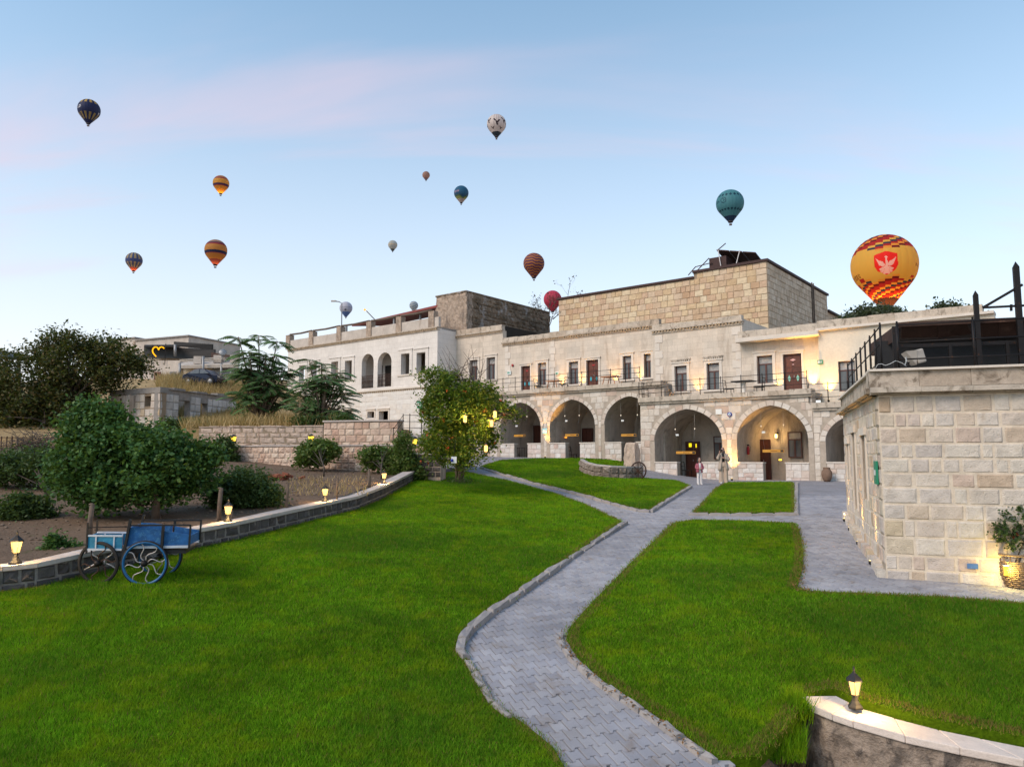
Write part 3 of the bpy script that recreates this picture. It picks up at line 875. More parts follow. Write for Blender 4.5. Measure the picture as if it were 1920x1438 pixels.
# kerbs
kmesh = block_meshes('kerb_stone', M_kerb, 4, 0.03, 0.05)
def kerb(pxs, label, w_=0.13, h=0.085, Ls=(0.45, 0.9), side=0.0, drop=0.0, seed=1):
    r_ = random.Random(seed)
    pts = [hit(px, py, G) for px, py in pxs]
    k = empty('kerb', pts[0], 0, label, None, None, 'structure')
    for a, b in zip(pts[:-1], pts[1:]):
        L = (b - a).length; n = max(1, round(L / r_.uniform(*Ls)))
        for i in range(n):
            p, q = a.lerp(b, i / n), a.lerp(b, (i + 1) / n)
            m = (p + q) / 2; d = (q - p); ll = d.length
            hh = h * r_.uniform(0.8, 1.15) - drop
            o = bpy.data.objects.new('kerb_stone', kmesh[r_.randrange(4)]); C.objects.link(o); o.parent = k
            # block's rough face (-y) turned upwards
            xa = d.normalized(); up = Vector((r_.gauss(0, .02), r_.gauss(0, .02), 1)); up = (up - xa * up.dot(xa)).normalized(); za = xa.cross(-up)
            loc = m - pts[0] + up * (hh - 0.11)
            o.matrix_local = Matrix.Translation(loc) @ Matrix(((xa.x, -up.x, za.x, 0), (xa.y, -up.y, za.y, 0), (xa.z, -up.z, za.z, 0), (0, 0, 0, 1))) @ Matrix.Diagonal((ll * 0.985, 0.22, w_ * r_.uniform(.9, 1.1), 1))
    return k
kerb([(1174,982),(1045,1067),(951,1133),(918,1154),(882,1184),(866,1206),(862,1227),(875,1240)], 'straight kerb between large lawn and winding path', seed=2)
kerb([(876,1242),(889,1266),(923,1324),(958,1352)], 'low sunken kerb below the bend of the path', 0.10, 0.05, (0.25, 0.5), seed=3)
kerb([(1051,1190),(1049,1202),(1070,1234),(1108,1271),(1168,1313),(1241,1361),(1316,1417),(1341,1432)], 'broken kerb on the near side of the path bend', 0.11, 0.05, (0.2, 0.55), seed=4)
kerb([(901,878),(935,889),(1002,908),(1050,920),(1100,932),(1165,951),(1197,959),(1220,961),(1258,937),(1295,914)], 'long kerb round the wedge of lawn below the three arches', 0.15, 0.08, seed=5)
kerb([(1290,966),(1370,967),(1493,966),(1493,935),(1494,906)], 'kerb round the small square lawn', 0.14, 0.07, seed=6)

# ---------------------------------------------------------------- grass
def tri_mesh_of(o):
    me = o.data; n = len(me.vertices)
    co = np.empty(n * 3, np.float32); me.vertices.foreach_get('co', co); co = co.reshape(-1, 3)
    tr = np.array([p.vertices[:] for p in me.polygons if len(p.vertices) == 3])
    return co, tr
def dist_edge(x, y, poly):
    d = np.full(x.shape, 1e9)
    for i in range(len(poly)):
        ax, ay = poly[i - 1]; bx_, by_ = poly[i]
        L2 = (bx_-ax)**2 + (by_-ay)**2 + 1e-9
        t_ = np.clip(((x-ax)*(bx_-ax) + (y-ay)*(by_-ay)) / L2, 0, 1)
        d = np.minimum(d, np.hypot(x - ax - t_*(bx_-ax), y - ay - t_*(by_-ay)))
    return d
def grass_on(o, poly, label, dens0=7000, dry_edge=0.10):
    co, tr = tri_mesh_of(o)
    A, B, D = co[tr[:, 0]], co[tr[:, 1]], co[tr[:, 2]]
    ar = np.linalg.norm(np.cross(B - A, D - A), axis=1) / 2
    cen = (A + B + D) / 3
    dist = cen[:, 1]
    dn = dens0 * np.minimum(1.0, (8.5 / np.maximum(dist, 3)) ** 1.35)
    px = 960 + FPX * cen[:, 0] / np.maximum(dist, 0.5)
    dn[(px < -260) | (px > 2180) | (dist < 6.0)] = 0
    n = rng.poisson(ar * dn)
    ti = np.repeat(np.arange(len(tr)), n); m = len(ti)
    a = rng.random(m); b = rng.random(m); s = a + b > 1; a[s] = 1 - a[s]; b[s] = 1 - b[s]
    P = A[ti] + (B[ti] - A[ti]) * a[:, None] + (D[ti] - A[ti]) * b[:, None]
    d = P[:, 1]
    ed = dist_edge(P[:, 0], P[:, 1], poly)
    hgt = (0.026 + 0.022 * rng.random(m)) * (0.7 + 0.6 * rng.random(m)) * (1 + 0.016 * d)
    patch = np.sin(P[:, 0] * 1.7 + 1.3 * np.sin(P[:, 1] * 0.9)) * np.sin(P[:, 1] * 1.3 + np.sin(P[:, 0] * 1.1))
    hgt *= 1 + 0.18 * patch
    hgt *= np.where(ed < 0.10, 0.55 + 0.7 * rng.random(m), 1.0)
    jit = np.where(ed < 0.10, 0.045, 0.0)[:, None] * rng.normal(size=(m, 3)); jit[:, 2] = 0; P = P + jit
    wid = 0.0042 * np.maximum(1.0, d / 9.0) * (0.7 + 0.6 * rng.random(m))
    th = rng.random(m) * 2 * math.pi
    lean = 0.25 + 0.55 * rng.random(m)
    lt = rng.random(m) * 2 * math.pi
    side = np.stack([np.cos(th), np.sin(th), np.zeros(m)], 1) * wid[:, None]
    tip = P + np.stack([np.cos(lt) * lean * hgt, np.sin(lt) * lean * hgt, hgt], 1)
    V = np.empty((m * 3, 3), np.float32); V[0::3] = P - side; V[1::3] = P + side; V[2::3] = tip
    F_ = np.arange(m * 3).reshape(-1, 3)
    dry = (ed < dry_edge) * (rng.random(m) < 0.55) + (rng.random(m) < 0.055)
    me = np_mesh('grass', V, F_, {'rnd': rng.random(m), 'dry': np.clip(dry, 0, 1) * (0.5 + 0.5 * rng.random(m))})
    g = link('grass', me, M_grass)
    return tag(g, label, 'grass', None, 'stuff')
gl = ['short green grass of the large lawn beside the low basalt wall', 'short green grass of the lawn beside the stone building', 'short green grass of the wedge lawn below the three arches', 'short green grass of the small square lawn']
tot = 0
for o, P, lb in zip(lawn_objs, LAWNS, gl):
    g = grass_on(o, P, lb, dry_edge=.17 if P is LB else .10); tot += len(g.data.polygons)
print('grass', tot)

# ---------------------------------------------------------------- low basalt wall along the lawn
WL = [(-420,1212),(-200,1160),(0,1112.5),(66,1104.5),(153,1083.5),(250,1061.5),(361,1032.5),(447,1013.5),(557,985.5),(668,957.5),(722,933.5),(772,905),(800,890)]
wpts = [hit(px, py, G) for px, py in WL]
WH = 0.36
def offset_line(pts, off):
    out = []
    for i, p in enumerate(pts):
        d = (pts[min(i + 1, len(pts) - 1)] - pts[max(i - 1, 0)]); d.z = 0; d.normalize()
        nn = Vector((-d.y, d.x, 0))
        out.append(p + nn * off)
    return out
def ribbon(front, back, z0, z1, close=True):
    """solid strip between two polylines; z0/z1 added to the front line's heights"""
    mb = MB(); n = len(front)
    vs = []
    for p, q in zip(front, back):
        vs += [(p.x, p.y, p.z + z0), (q.x, q.y, p.z + z0), (q.x, q.y, p.z + z1), (p.x, p.y, p.z + z1)]
    fs = [(0, 1, 2, 3), (4*n-1, 4*n-2, 4*n-3, 4*n-4)]
    for i in range(n - 1):
        a = 4 * i
        fs += [(a, a+3, a+7, a+4), (a+3, a+2, a+6, a+7), (a+2, a+1, a+5, a+6), (a+1, a, a+4, a+5)]
    mb.add(vs, fs)
    return mb
lw = empty('low_wall', wpts[4], 0, 'low dark basalt wall with concrete coping along the large lawn', 'wall')
wb = offset_line(wpts, 0.30)
core = ribbon(wpts, wb, -0.4, WH).build('core', M_basm); to_parent(core, lw)
cf, cb = offset_line(wpts, -0.05), offset_line(wpts, 0.36)
# coping slabs
acc = 0
for i in range(len(wpts) - 1):
    L = (wpts[i+1] - wpts[i]).length; n = max(1, round(L / 1.1))
    for j in range(n):
        a, b = j / n + 0.004, (j + 1) / n - 0.004
        s_ = ribbon([cf[i].lerp(cf[i+1], a), cf[i].lerp(cf[i+1], b)], [cb[i].lerp(cb[i+1], a), cb[i].lerp(cb[i+1], b)], WH, WH + 0.075 + R.uniform(-.004, .004)).build('coping_slab', M_coping)
        to_parent(s_, lw)
bm_ = get_blocks(M_basalt, 0.10, 0.10)
for i in range(1, len(wpts) - 1):
    a, b = wpts[i], wpts[i + 1]
    d = b - a; L = d.length; ang = math.atan2(d.y, d.x); sl = d.z / math.hypot(d.x, d.y)
    for (za, zb) in ((-0.10, 0.13), (0.13, 0.355)):
        x = 0.0
        while x < L - 0.05:
            w_ = min(R.uniform(0.2, 0.42), L - x)
            if L - x - w_ < 0.12: w_ = L - x
            o = bpy.data.objects.new('stone_block', bm_[R.randrange(5)]); C.objects.link(o); o.parent = lw
            k = (x + w_ / 2) / L
            dirn = Vector((math.cos(ang), math.sin(ang), 0)); nin = Vector((-dirn.y, dirn.x, 0))
            p = a.lerp(b, k) + nin * (0.02 + R.uniform(-.012, .012)) + Vector((0, 0, (za + zb) / 2)) - lw.location
            xa = Vector((dirn.x, dirn.y, sl)).normalized()
            o.matrix_local = Matrix.Translation(p) @ Matrix(((xa.x, nin.x, 0, 0), (xa.y, nin.y, 0, 0), (xa.z, 0, 1, 0), (0, 0, 0, 1))) @ Matrix.Diagonal((w_ - R.uniform(.025, .05), 0.09, zb - za - R.uniform(.02, .045), 1))
            x += w_
# garden soil behind the wall
soil_edge = [tuple(p)[:2] for p in wb]
SOILP = soil_edge + [tuple(at(800, 868, 33.5))[:2], tuple(at(690, 880, 34.5))[:2], tuple(at(420, 870, 36.5))[:2], tuple(at(200, 850, 37.5))[:2], tuple(at(-500, 850, 40))[:2], tuple(at(-700, 1000, 20))[:2]]
sheet('garden_soil', SOILP, SOIL, 0.0, 0.7, M_soil, label='bare brown garden soil behind the low basalt wall')
HILLP = [tuple(at(620, 800, 37.3))[:2], tuple(at(380, 800, 37.6))[:2], tuple(at(100, 810, 38.3))[:2], tuple(at(-600, 800, 39.8))[:2], tuple(at(-900, 700, 90))[:2], tuple(at(600, 700, 90))[:2], tuple(at(760, 700, 70))[:2], tuple(at(770, 800, 50))[:2], tuple(at(760, 800, 40))[:2]]
sheet('hillside', HILLP, HILL, 0.0, 1.5, M_hill, label='dry straw coloured hillside below the far houses', skirt=3.0)

# ---------------------------------------------------------------- near retaining wall with pale coping
rf = [hit(px, py, lambda x, y: G(x, y) + 0.055, 4.0) for px, py in [(1501,1306),(1524,1322),(1560,1337),(1599,1350),(1697,1378),(1800,1400),(1920,1423),(2250,1480)]]
rb = [hit(px, py, lambda x, y: G(x, y) + 0.055, 4.0) for px, py in [(1508,1303),(1566,1293),(1592,1306),(1613,1317),(1676,1332),(1758,1354),(1836,1369),(2150,1434)]]
for p_ in rf + rb: p_.z = float(G(p_.x, p_.y)) + 0.055
bank = [tuple(hit(px, py, G, 3.0))[:2] for px, py in [(1338,1421),(1425,1410),(1486,1340),(1515,1300),(1570,1318),(1640,1345),(1760,1380),(1990,1440),(1990,1640),(1300,1640)]]
sheet('dirt_bank', bank, lambda x, y: G(x, y) - .10 - .65 * np.clip((np.asarray(x) - 2.75) / .6, 0, 1), 0.0, 0.3, M_soil, label='strip of bare dirt at the foot of the retaining wall')
rw = empty('retaining_wall', (rf[3].x, rf[3].y, -4.3), 0, 'mottled retaining wall with wide pale coping in the near corner of the lawn', 'wall')
body = ribbon([p + (q - p).normalized() * 0.05 for p, q in zip(rf, rb)], [q.lerp(p, 0.08) for p, q in zip(rf, rb)], -1.3, -0.085)
body = body.build('wall_body', M_retain); to_parent(body, rw)
bmx = body.modifiers.new('rough', 'SUBSURF'); bmx.subdivision_type = 'SIMPLE'; bmx.levels = bmx.render_levels = 5
tx_ = bpy.data.textures.new('wall_relief', 'CLOUDS'); tx_.noise_scale = .16; tx_.noise_depth = 3
dm_ = body.modifiers.new('relief', 'DISPLACE'); dm_.texture = tx_; dm_.texture_coords = 'GLOBAL'; dm_.strength = .07; dm_.mid_level = .55
for i in range(len(rf) - 1):
    n = 1 if (rf[i+1] - rf[i]).length < 0.7 else 2
    for j in range(n):
        a, b = j / n + 0.003, (j + 1) / n - 0.003
        top = ribbon([rf[i].lerp(rf[i+1], a), rf[i].lerp(rf[i+1], b)], [rb[i].lerp(rb[i+1], a), rb[i].lerp(rb[i+1], b)], -0.085, R.uniform(-.004, .004)).build('coping_slab', M_coping2)
        bv = top.modifiers.new('soft', 'BEVEL'); bv.width = 0.012; bv.segments = 2
        to_parent(top, rw)
# ---------------------------------------------------------------- building parts
def window(parent, s0, s1, z0, z1, y, rec=0.16, transom=True, lace=True, mat=None):
    """wooden casement set in an opening; panes are its sub-parts"""
    mat = mat or M_winw
    w_, h = s1 - s0, z1 - z0
    f = MB(); b = 0.055
    yy = y + rec
    zt = z0 + h * 0.70 if transom else z1 - b
    f.box(s0, s0 + b, yy, yy + .07, z0, z1); f.box(s1 - b, s1, yy, yy + .07, z0, z1)
    f.box(s0 + b, s1 - b, yy + .002, yy + .068, z0, z0 + b); f.box(s0 + b, s1 - b, yy + .002, yy + .068, z1 - b, z1)
    c = (s0 + s1) / 2
    if transom: f.box(s0 + b, s1 - b, yy + .004, yy + .066, zt - b * .6, zt + b * .6)
    f.box(c - b * .8, c + b * .8, yy - .006, yy + .06, z0 + b, zt - b * .6)
    o = f.build('window', mat, parent)
    for a, d in ((s0 + b, c - b * .8), (c + b * .8, s1 - b)):
        MB().box(a, d, yy + .03, yy + .036, z0 + b, zt - b * .6).build('pane', M_glass, o)
    if transom: MB().box(s0 + b, s1 - b, yy + .03, yy + .036, zt + b * .6, z1 - b).build('pane', M_lace, o)
    if lace:
        cm = MB(); n = 18
        vs = []; 
        for i in range(n + 1):
            x = s0 + b + (w_ - 2 * b) * i / n
            vs += [(x, yy + .06 + .012 * math.sin(i * 2.1), z0 + b), (x, yy + .06 + .012 * math.sin(i * 2.1 + .4), zt)]
        cm.add(vs, [(2*i, 2*i+2, 2*i+3, 2*i+1) for i in range(n)])
        cm.build('curtain', M_lace, o)
    return o
def surround(parent, s0, s1, z0, z1, y, b=0.16, pr=0.05, hood=False, sill=True, mat=None):
    m = MB()
    m.box(s0 - b, s0, y - pr, y + .02, z0, z1); m.box(s1, s1 + b, y - pr, y + .02, z0, z1)
    m.box(s0 - b, s1 + b, y - pr - .002, y + .02, z1, z1 + b)
    m.box(s0 - b - .05, s1 + b + .05, y - pr - .05, y + .02, z1 + b, z1 + b + .07)
    if sill: m.box(s0 - b - .06, s1 + b + .06, y - pr - .06, y + .02, z0 - .10, z0)
    o = m.build('window_surround', mat or M_frame, parent)
    if hood:
        h = MB(); zt = z1 + b + .07
        h.box(s0 - b - .08, s1 + b + .08, y - pr - .03, y + .02, zt + .12, zt + .18)
        n = 9; x0, x1 = s0 - b - .04, s1 + b + .04
        for i in range(n):
            x = x0 + (x1 - x0) * (i + .5) / n
            h.box(x - .045, x + .045, y - pr - .015, y + .02, zt + .01, zt + .12)
        h.build('dentil_hood', M_lip, parent)
    return o
def diamond(parent, x, y, z, w_, h, mat, name='inlay'):
    m = MB(); m.prism([(x - w_, z), (x, z - h), (x + w_, z), (x, z + h)], y - .012, y + .004)
    return m.build(name, mat, parent)
def door(parent, s0, s1, z0, z1, y, rec=0.14, inl='turq', mat=None):
    m = MB(); yy = y + rec; w_ = s1 - s0; c = (s0 + s1) / 2
    m.box(s0, s1, yy + .012, yy + .06, z0, z1)
    o = m.build('door', mat or M_doorw, parent)
    fr = MB(); b = .06
    fr.box(s0, s0 + b, yy - .03, yy + .01, z0, z1 - b); fr.box(s1 - b, s1, yy - .03, yy + .01, z0, z1 - b); fr.box(s0, s1, yy - .032, yy + .01, z1 - b, z1)
    fr.build('door_frame', M_winw, o)
    for a, d in ((s0 + b + .01, c - .008), (c + .008, s1 - b - .01)):
        for q0, q1 in ((.03, .30), (.33, .66), (.69, .95)):
            p = MB(); za, zb = z0 + (z1 - z0) * q0, z0 + (z1 - z0) * q1
            p.box(a + .03, d - .03, yy - .008, yy + .012, za, zb)
            p.build('door_panel', M_doorw, o)
    MB().box(c + .03, c + .05, yy - .05, yy - .01, z0 + .95, z0 + 1.07).build('handle', M_spoke, o)
    if inl == 'turq':
        for x in (c - w_ * .23, c + w_ * .23): diamond(o, x, yy - .012, z0 + (z1 - z0) * .40, w_ * .08, .17, M_turq)
        diamond(o, c, yy - .012, z0 + (z1 - z0) * .84, w_ * .17, .06, M_redi)
    elif inl == 'mint':
        for x in (c - w_ * .23, c + w_ * .23): diamond(o, x, yy - .012, z0 + (z1 - z0) * .42, w_ * .085, .18, M_mint)
        diamond(o, c, yy - .012, z0 + (z1 - z0) * .86, w_ * .16, .07, M_pinki); diamond(o, c, yy - .012, z0 + (z1 - z0) * .04, w_ * .16, .06, M_pinki)
        diamond(o, c, yy - .012, z0 + (z1 - z0) * .75, w_ * .07, .035, M_pinki)
    return o
def cornice(parent, s0, s1, z, y, dent=True, h=0.10, top=None, mat=None, pr=0.14):
    m = MB()
    m.box(s0 - .06, s1 + .06, y - pr, y + .25, z, z + h)
    m.box(s0 - .03, s1 + .03, y - pr * .5, y + .2, z - .16, z - .10)
    m.build('cornice', M_lip, parent)
    if dent:
        d = MB(); n = int((s1 - s0) / .19)
        for i in range(n):
            x = s0 + (s1 - s0) * (i + .5) / n
            d.box(x - .06, x + .06, y - pr * .8, y + .05, z - .10, z - .003)
        d.build('dentil_row', M_dentil, parent)
    if top:
        n = max(1, int((s1 - s0) / 1.3)); 
        for i in range(n):
            a, b = s0 + (s1 - s0) * i / n, s0 + (s1 - s0) * (i + 1) / n
            MB().box(a + .006, b - .006, y - .05 + R.uniform(-.012, .012), y + .3, z + h + .003, top + R.uniform(-.03, .03)).build('parapet_stone', mat or M_lip, parent)
def ledge(parent, s0, s1, zt, y, pr=0.22, th=0.26):
    n = max(1, int((s1 - s0) / .95)); 
    for i in range(n):
        a, b = s0 + (s1 - s0) * i / n, s0 + (s1 - s0) * (i + 1) / n
        MB().box(a + .004, b - .004, y - pr + R.uniform(-.015, .015), y + .5, zt - th, zt + R.uniform(-.02, .012)).build('ledge_stone', M_lip, parent)
    MB().box(s0, s1, y - pr * .55, y + .1, zt - th - .12, zt - th - .004).build('ledge_moulding', M_lip, parent)
def voussoirs(parent, a, b, zs, zt, y, wd=0.26, n=15, mat=None, pr=0.03):
    cx_, hw = (a + b) / 2, (b - a) / 2
    def P(t, o_):
        th = math.pi * t; x, z = math.cos(th), math.sin(th); z = z * .88 + .12 * (1 - abs(x))
        return (cx_ + (hw + o_) * x, zs + (zt - zs + o_) * z)
    for i in range(n):
        t0, t1 = i / n + .004, (i + 1) / n - .004
        poly = [P(t1, .004), P((t0 + t1) / 2, .004), P(t0, .004), P(t0, wd), P((t0 + t1) / 2, wd), P(t1, wd)]
        MB().prism(poly[::-1], y - pr * R.uniform(.6, 1.3), y + .05).build('voussoir', mat or M_block, parent)
def vault(parent, a, b, z0, zs, zt, y0, y1):
    """inside of an arched bay: curved ceiling, side walls, back wall, floor"""
    pl = arch(a, b, z0, zs, zt); n = len(pl)
    m = MB()
    vs = [(p[0], y0, p[1]) for p in pl] + [(p[0], y1, p[1]) for p in pl]
    m.add(vs, [(i, (i + 1) % n, n + (i + 1) % n, n + i) for i in range(1, n)])
    m.build('vault', M_vault, parent)
    fl_ = MB(); fl_.box(a - .3, b + .3, y0 - .75, y1 + .3, z0 - .12, z0); fl_.build('bay_floor', M_conc, parent)
    bk = MB(); bk.add([(p[0], y1 - .002, p[1]) for p in pl], [tuple(range(n))]); bk.build('bay_back_wall', M_vault, parent)
def lowwall(parent, s0, s1, z0, z1, y, seed):
    c = MB(); c.box(s0, s1, y, y + .34, z0, z1 - .07); o = c.build('breast_wall', M_mortar, parent)
    lay_blocks(o, block_rects(s0, s1, z0, z1 - .07, (.24, .34), (.3, .6), seed=seed), y, M_plinth, .02, .012, seed=seed)
    MB().box(s0 - .02, s1 + .02, y - .05, y + .38, z1 - .068, z1).build('wall_cap', M_frame, parent)
def grow(h, d):
    cx_ = sum(p[0] for p in h) / len(h); cz = sum(p[1] for p in h) / len(h)
    return [(p[0] + (d if p[0] > cx_ else -d), p[1] + (d if p[1] > cz else 0)) for p in h]
def rail(name, pts, zs, h=0.82, label=None, group=None, rads=0.015, nr=3, ball=True, skip=()):
    """iron railing through points (world xyz base): posts with ball tips and thin rails"""
    base = Vector(pts[0])
    e = empty(name, base, 0, label, 'railing', group)
    for p in pts:
        q = Vector(p) - base
        m = MB(); m.tube([q, q + Vector((0, 0, h))], rads * 1.5, 6)
        if ball: m.lathe([(0.002, 0), (.022, .012), (.022, .03), (.002, .042)], 6, tuple(q + Vector((0, 0, h))))
        m.build('post', M_iron, e)
    for k in range(nr):
        hh = h * (0.96 - k * 0.34)
        m = MB(); m.tube([Vector(p) - base + Vector((0, 0, hh)) for p in pts], rads, 6); m.build('rail', M_iron, e)
    return e


def W4(x0, y0, x1, y1, yl):
    """pixel box -> s0,s1,z0,z1 on facade plane yl"""
    a, zt = fl(x0, y0, yl); b, zb = fl(x1, y1, yl)
    return a, b, zb, zt

# ================================================================ wing with two wide arches (right of the step)
hB = fempty('arcade_house', label='pale stone arcade house with two wide arches and carved door on its terrace', cat='building')
A1, A2 = (0.86, 4.79), (5.60, 9.19)
holes = [arch(*A1, -1.32, 0.9, 2.6), arch(*A2, -1.32, 0.9, 2.6)]
wv = holed_wall('arcade_wall', rect(0, 9.45, -1.4, 3.06), [[(p[0], max(p[1], -1.399)) for p in h] for h in holes], 0, 0.6, M_mortar, hB)
lay_blocks(wv, block_rects(0, 9.45, -1.3, 2.98, (.30, .40), (.35, .8), [grow(h, .27) for h in holes], 5), 0, M_block, .018, .012)
for a, b in (A1, A2):
    voussoirs(wv, a, b, 0.9, 2.6, 0)
    vault(hB, a, b, -1.22, 0.9, 2.6, 0.6, 3.4)
g1 = (fl(1269.6, 880, 0)[0], fl(1316, 880, 0)[0]); g2 = (fl(1431, 880, 0)[0], fl(1473, 880, 0)[0])
for (a, b), g in ((A1, g1), (A2, g2)):
    lowwall(hB, a + .003, g[0], -1.3, -.25, 0.02, 21 + int(a)); lowwall(hB, g[1], b - .003, -1.3, -.25, 0.02, 31 + int(a))
ledge(hB, -.02, 9.47, 3.33, 0)
MB().box(.02, 9.45, .5, 2.0, 2.9, 3.2).build('terrace_floor', M_conc, hB)
# bay doors and windows
d = W4(1286, 828, 1314, 894, 3.3); door(hB, d[0], d[1], -1.2, d[3], 3.3, -.05, None)
dm = W4(1292, 836, 1297, 844, 3.2)
window(hB, *W4(1338, 818, 1362, 861, 3.3), 3.3, -.05, mat=M_winw, lace=False)
d = W4(1416, 824, 1447, 895, 3.3); door(hB, d[0], d[1], -1.2, d[3], 3.3, -.05, None)
window(hB, *W4(1477, 810, 1505, 858, 3.3), 3.3, -.05)
for q in ((1291.5, 831, 1296.5, 838), (1304, 832, 1306, 839)):
    a, b, zb, zt = W4(*q, 3.2); MB().box(a, b, 3.205, 3.22, zb, zt).build('lit_door_pane', E_note, hB)
# upper storey, tall part
wins = [W4(1265, 687, 1289, 732.5, 2), W4(1325, 682, 1350, 730, 2)]
TS0, TS1 = -0.2, 5.28
uw = holed_wall('upper_wall', rect(TS0, TS1, 3.0, 7.43), [rect(*q) for q in wins], 2, 0.4, M_wall, hB)
for q in wins:
    window(hB, *q, 2); surround(hB, *q, 2, hood=True)
cornice(hB, TS0, TS1, 7.43, 2, top=7.78)
MB().box(TS1 - .35, TS1, 2.4, 6.5, 3.0, 7.6).build('side_wall', M_wall, hB)
for i in range(8):
    for s_, dr in ((TS0, 1), (TS1, -1)):
        w_ = .50 if i % 2 else .30
        a, b = (s_ + .16, s_ + .16 + w_) if dr > 0 else (s_ - .1 - w_, s_ - .1)
        MB().box(a, b, 1.975, 2.05, 3.5 + i * .46, 3.93 + i * .46).build('quoin_stone', M_frame, hB)
# upper storey, low part with door and slab
wn3 = W4(1419, 668, 1450, 718, 2); dr3 = W4(1468, 665, 1505, 729, 2)
LS0, LS1 = TS1 + .003, 9.35
zs3 = fl(1385, 643, 1.6)[1]
holed_wall('terrace_wall', rect(LS0, LS1, 3.0, zs3), [rect(*wn3), rect(dr3[0], dr3[1], 3.22, dr3[3])], 2, 0.4, M_wall, hB)
window(hB, *wn3, 2); surround(hB, *wn3, 2)
door(hB, dr3[0], dr3[1], 3.2, dr3[3], 2, .12, 'mint'); surround(hB, dr3[0], dr3[1], 3.2, dr3[3], 2, .12, sill=False)
MB().box(LS0 - .15, LS1 + .1, 1.35, 3.0, zs3, zs3 + .22).build('canopy_slab', M_frame, hB)
for i in range(4):
    a, b = LS0 - .1 + i * 1.05, LS0 - .1 + (i + 1) * 1.05
    MB().box(a + .004, b - .004, 1.6 + R.uniform(-.01, .01), 2.3, zs3 + .223, zs3 + .62 + R.uniform(-.02, .02)).build('parapet_stone', M_lip, hB)
MB().box(LS0, 15, 3.01, 10.2, zs3 + .1, zs3 + .3).build('flat_roof', M_conc, hB)

# ================================================================ wing with three arches (left of the step)
hA = fempty('arcade_house', label='long pale stone arcade house with three dark arches and iron railed terrace', cat='building')
B1, B2, B3 = (-11.09, -7.73), (-7.02, -3.65), (-2.98, 0.42)
holes = [arch(a, b, -0.42, 1.95, 3.57) for a, b in (B1, B2, B3)]
wv = holed_wall('arcade_wall', rect(-18.2, 1.0, -0.5, 4.09), holes, 1, 0.6, M_mortar, hA)
lay_blocks(wv, block_rects(-14.5, 0.45, -0.45, 4.02, (.32, .42), (.4, .85), [grow(h, .24) for h in holes], 8), 1, M_block, .018, .012)
for a, b in (B1, B2, B3):
    voussoirs(wv, a, b, 1.95, 3.57, 1, .22)
    vault(hA, a, b, -0.30, 1.95, 3.57, 1.6, 4.6)
for (a, b), (p0, p1) in zip((B1, B2, B3), ((964, 989), (1060, 1087), (1165, 1193))):
    lowwall(hA, a + .003, fl(p0, 840, 1)[0], -.42, .90, 1.02, int(a) + 60); lowwall(hA, fl(p1, 840, 1)[0], b - .003, -.42, .90, 1.02, int(a) + 80)
for q in ((1001, 798, 1020, 845), (1092, 803, 1112, 845)):
    d = W4(*q, 4.5); door(hA, d[0], d[1], -.28, d[3], 4.5, -.05, None)
ledge(hA, -18.2, 0.98, 4.36, 1)
MB().box(-18.2, 0.98, 1.5, 3.0, 3.9, 4.22).build('terrace_floor', M_conc, hA)
dA = [W4(977.6, 687, 994.7, 729, 3), W4(1099.7, 676, 1122.8, 720, 3)]
wA = [W4(1009, 681, 1025, 721, 3), W4(1067, 679, 1085, 720, 3), W4(1168, 668, 1184.7, 711, 3), W4(1207.6, 664, 1221.5, 707.6, 3)]
holed_wall('upper_wall', rect(-12.5, -0.18, 4.0, 7.96), [rect(*q) for q in wA] + [rect(q[0], q[1], 4.24, q[3]) for q in dA], 3, 0.4, M_wall, hA)
for q in wA: window(hA, *q, 3); surround(hA, *q, 3)
for q in dA: door(hA, q[0], q[1], 4.22, q[3], 3); surround(hA, q[0], q[1], 4.22, q[3], 3, .12, sill=False)
cornice(hA, -12.5, -0.25, 7.96, 3, top=8.36)
for i in range(7):
    w_ = .5 if i % 2 else .3
    MB().box(-12.3, -12.3 + w_, 2.975, 3.05, 4.6 + i * .46, 5.03 + i * .46).build('quoin_stone', M_frame, hA)
    MB().box(-8.2 - w_ / 2, -8.2 + w_ / 2, 2.975, 3.05, 4.6 + i * .46, 5.03 + i * .46).build('quoin_stone', M_frame, hA)
wA2 = [W4(881, 676, 896, 713, 3), W4(913, 671, 929, 711, 3)]
holed_wall('upper_wall', rect(-18.4, -12.503, 4.0, 8.95), [rect(*q) for q in wA2], 3, 0.4, M_wall, hA)
for q in wA2: window(hA, *q, 3, .2); surround(hA, *q, 3)
cornice(hA, -18.4, -12.55, 8.95, 3, top=9.4)
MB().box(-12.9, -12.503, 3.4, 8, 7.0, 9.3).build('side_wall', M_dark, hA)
MB().box(-18.4, -.2, 3.41, 9.0, 7.6, 7.8).build('flat_roof', M_conc, hA)

# ================================================================ lower wing at the end, beyond the near building
hC = fempty('arcade_house', label='low cream plastered wing with one half hidden arch beside the corner building', cat='building')
C1 = (10.0, 13.2)
h3 = arch(*C1, -1.32, 0.75, 2.05)
wv = holed_wall('arcade_wall', rect(9.46, 17, -1.4, 2.35), [h3], 0, 0.6, M_mortar, hC)
lay_blocks(wv, block_rects(9.46, 15, -1.3, 2.3, (.30, .40), (.35, .8), [grow(h3, .27)], 15), 0, M_block, .018, .012)
voussoirs(wv, *C1, 0.75, 2.05, 0)
vault(hC, *C1, -1.22, 0.75, 2.05, 0.6, 3.2)
lowwall(hC, C1[0] + .003, 11.9, -1.3, -.22, 0.02, 77)
ledge(hC, 9.47, 17, 2.62, 0)
MB().box(9.46, 17, .5, 2.0, 2.2, 2.5).build('terrace_floor', M_conc, hC)
wC = W4(1571, 678, 1605, 732.5, 1.7)
zt3 = fl(1526, 622, 1.7)[1]
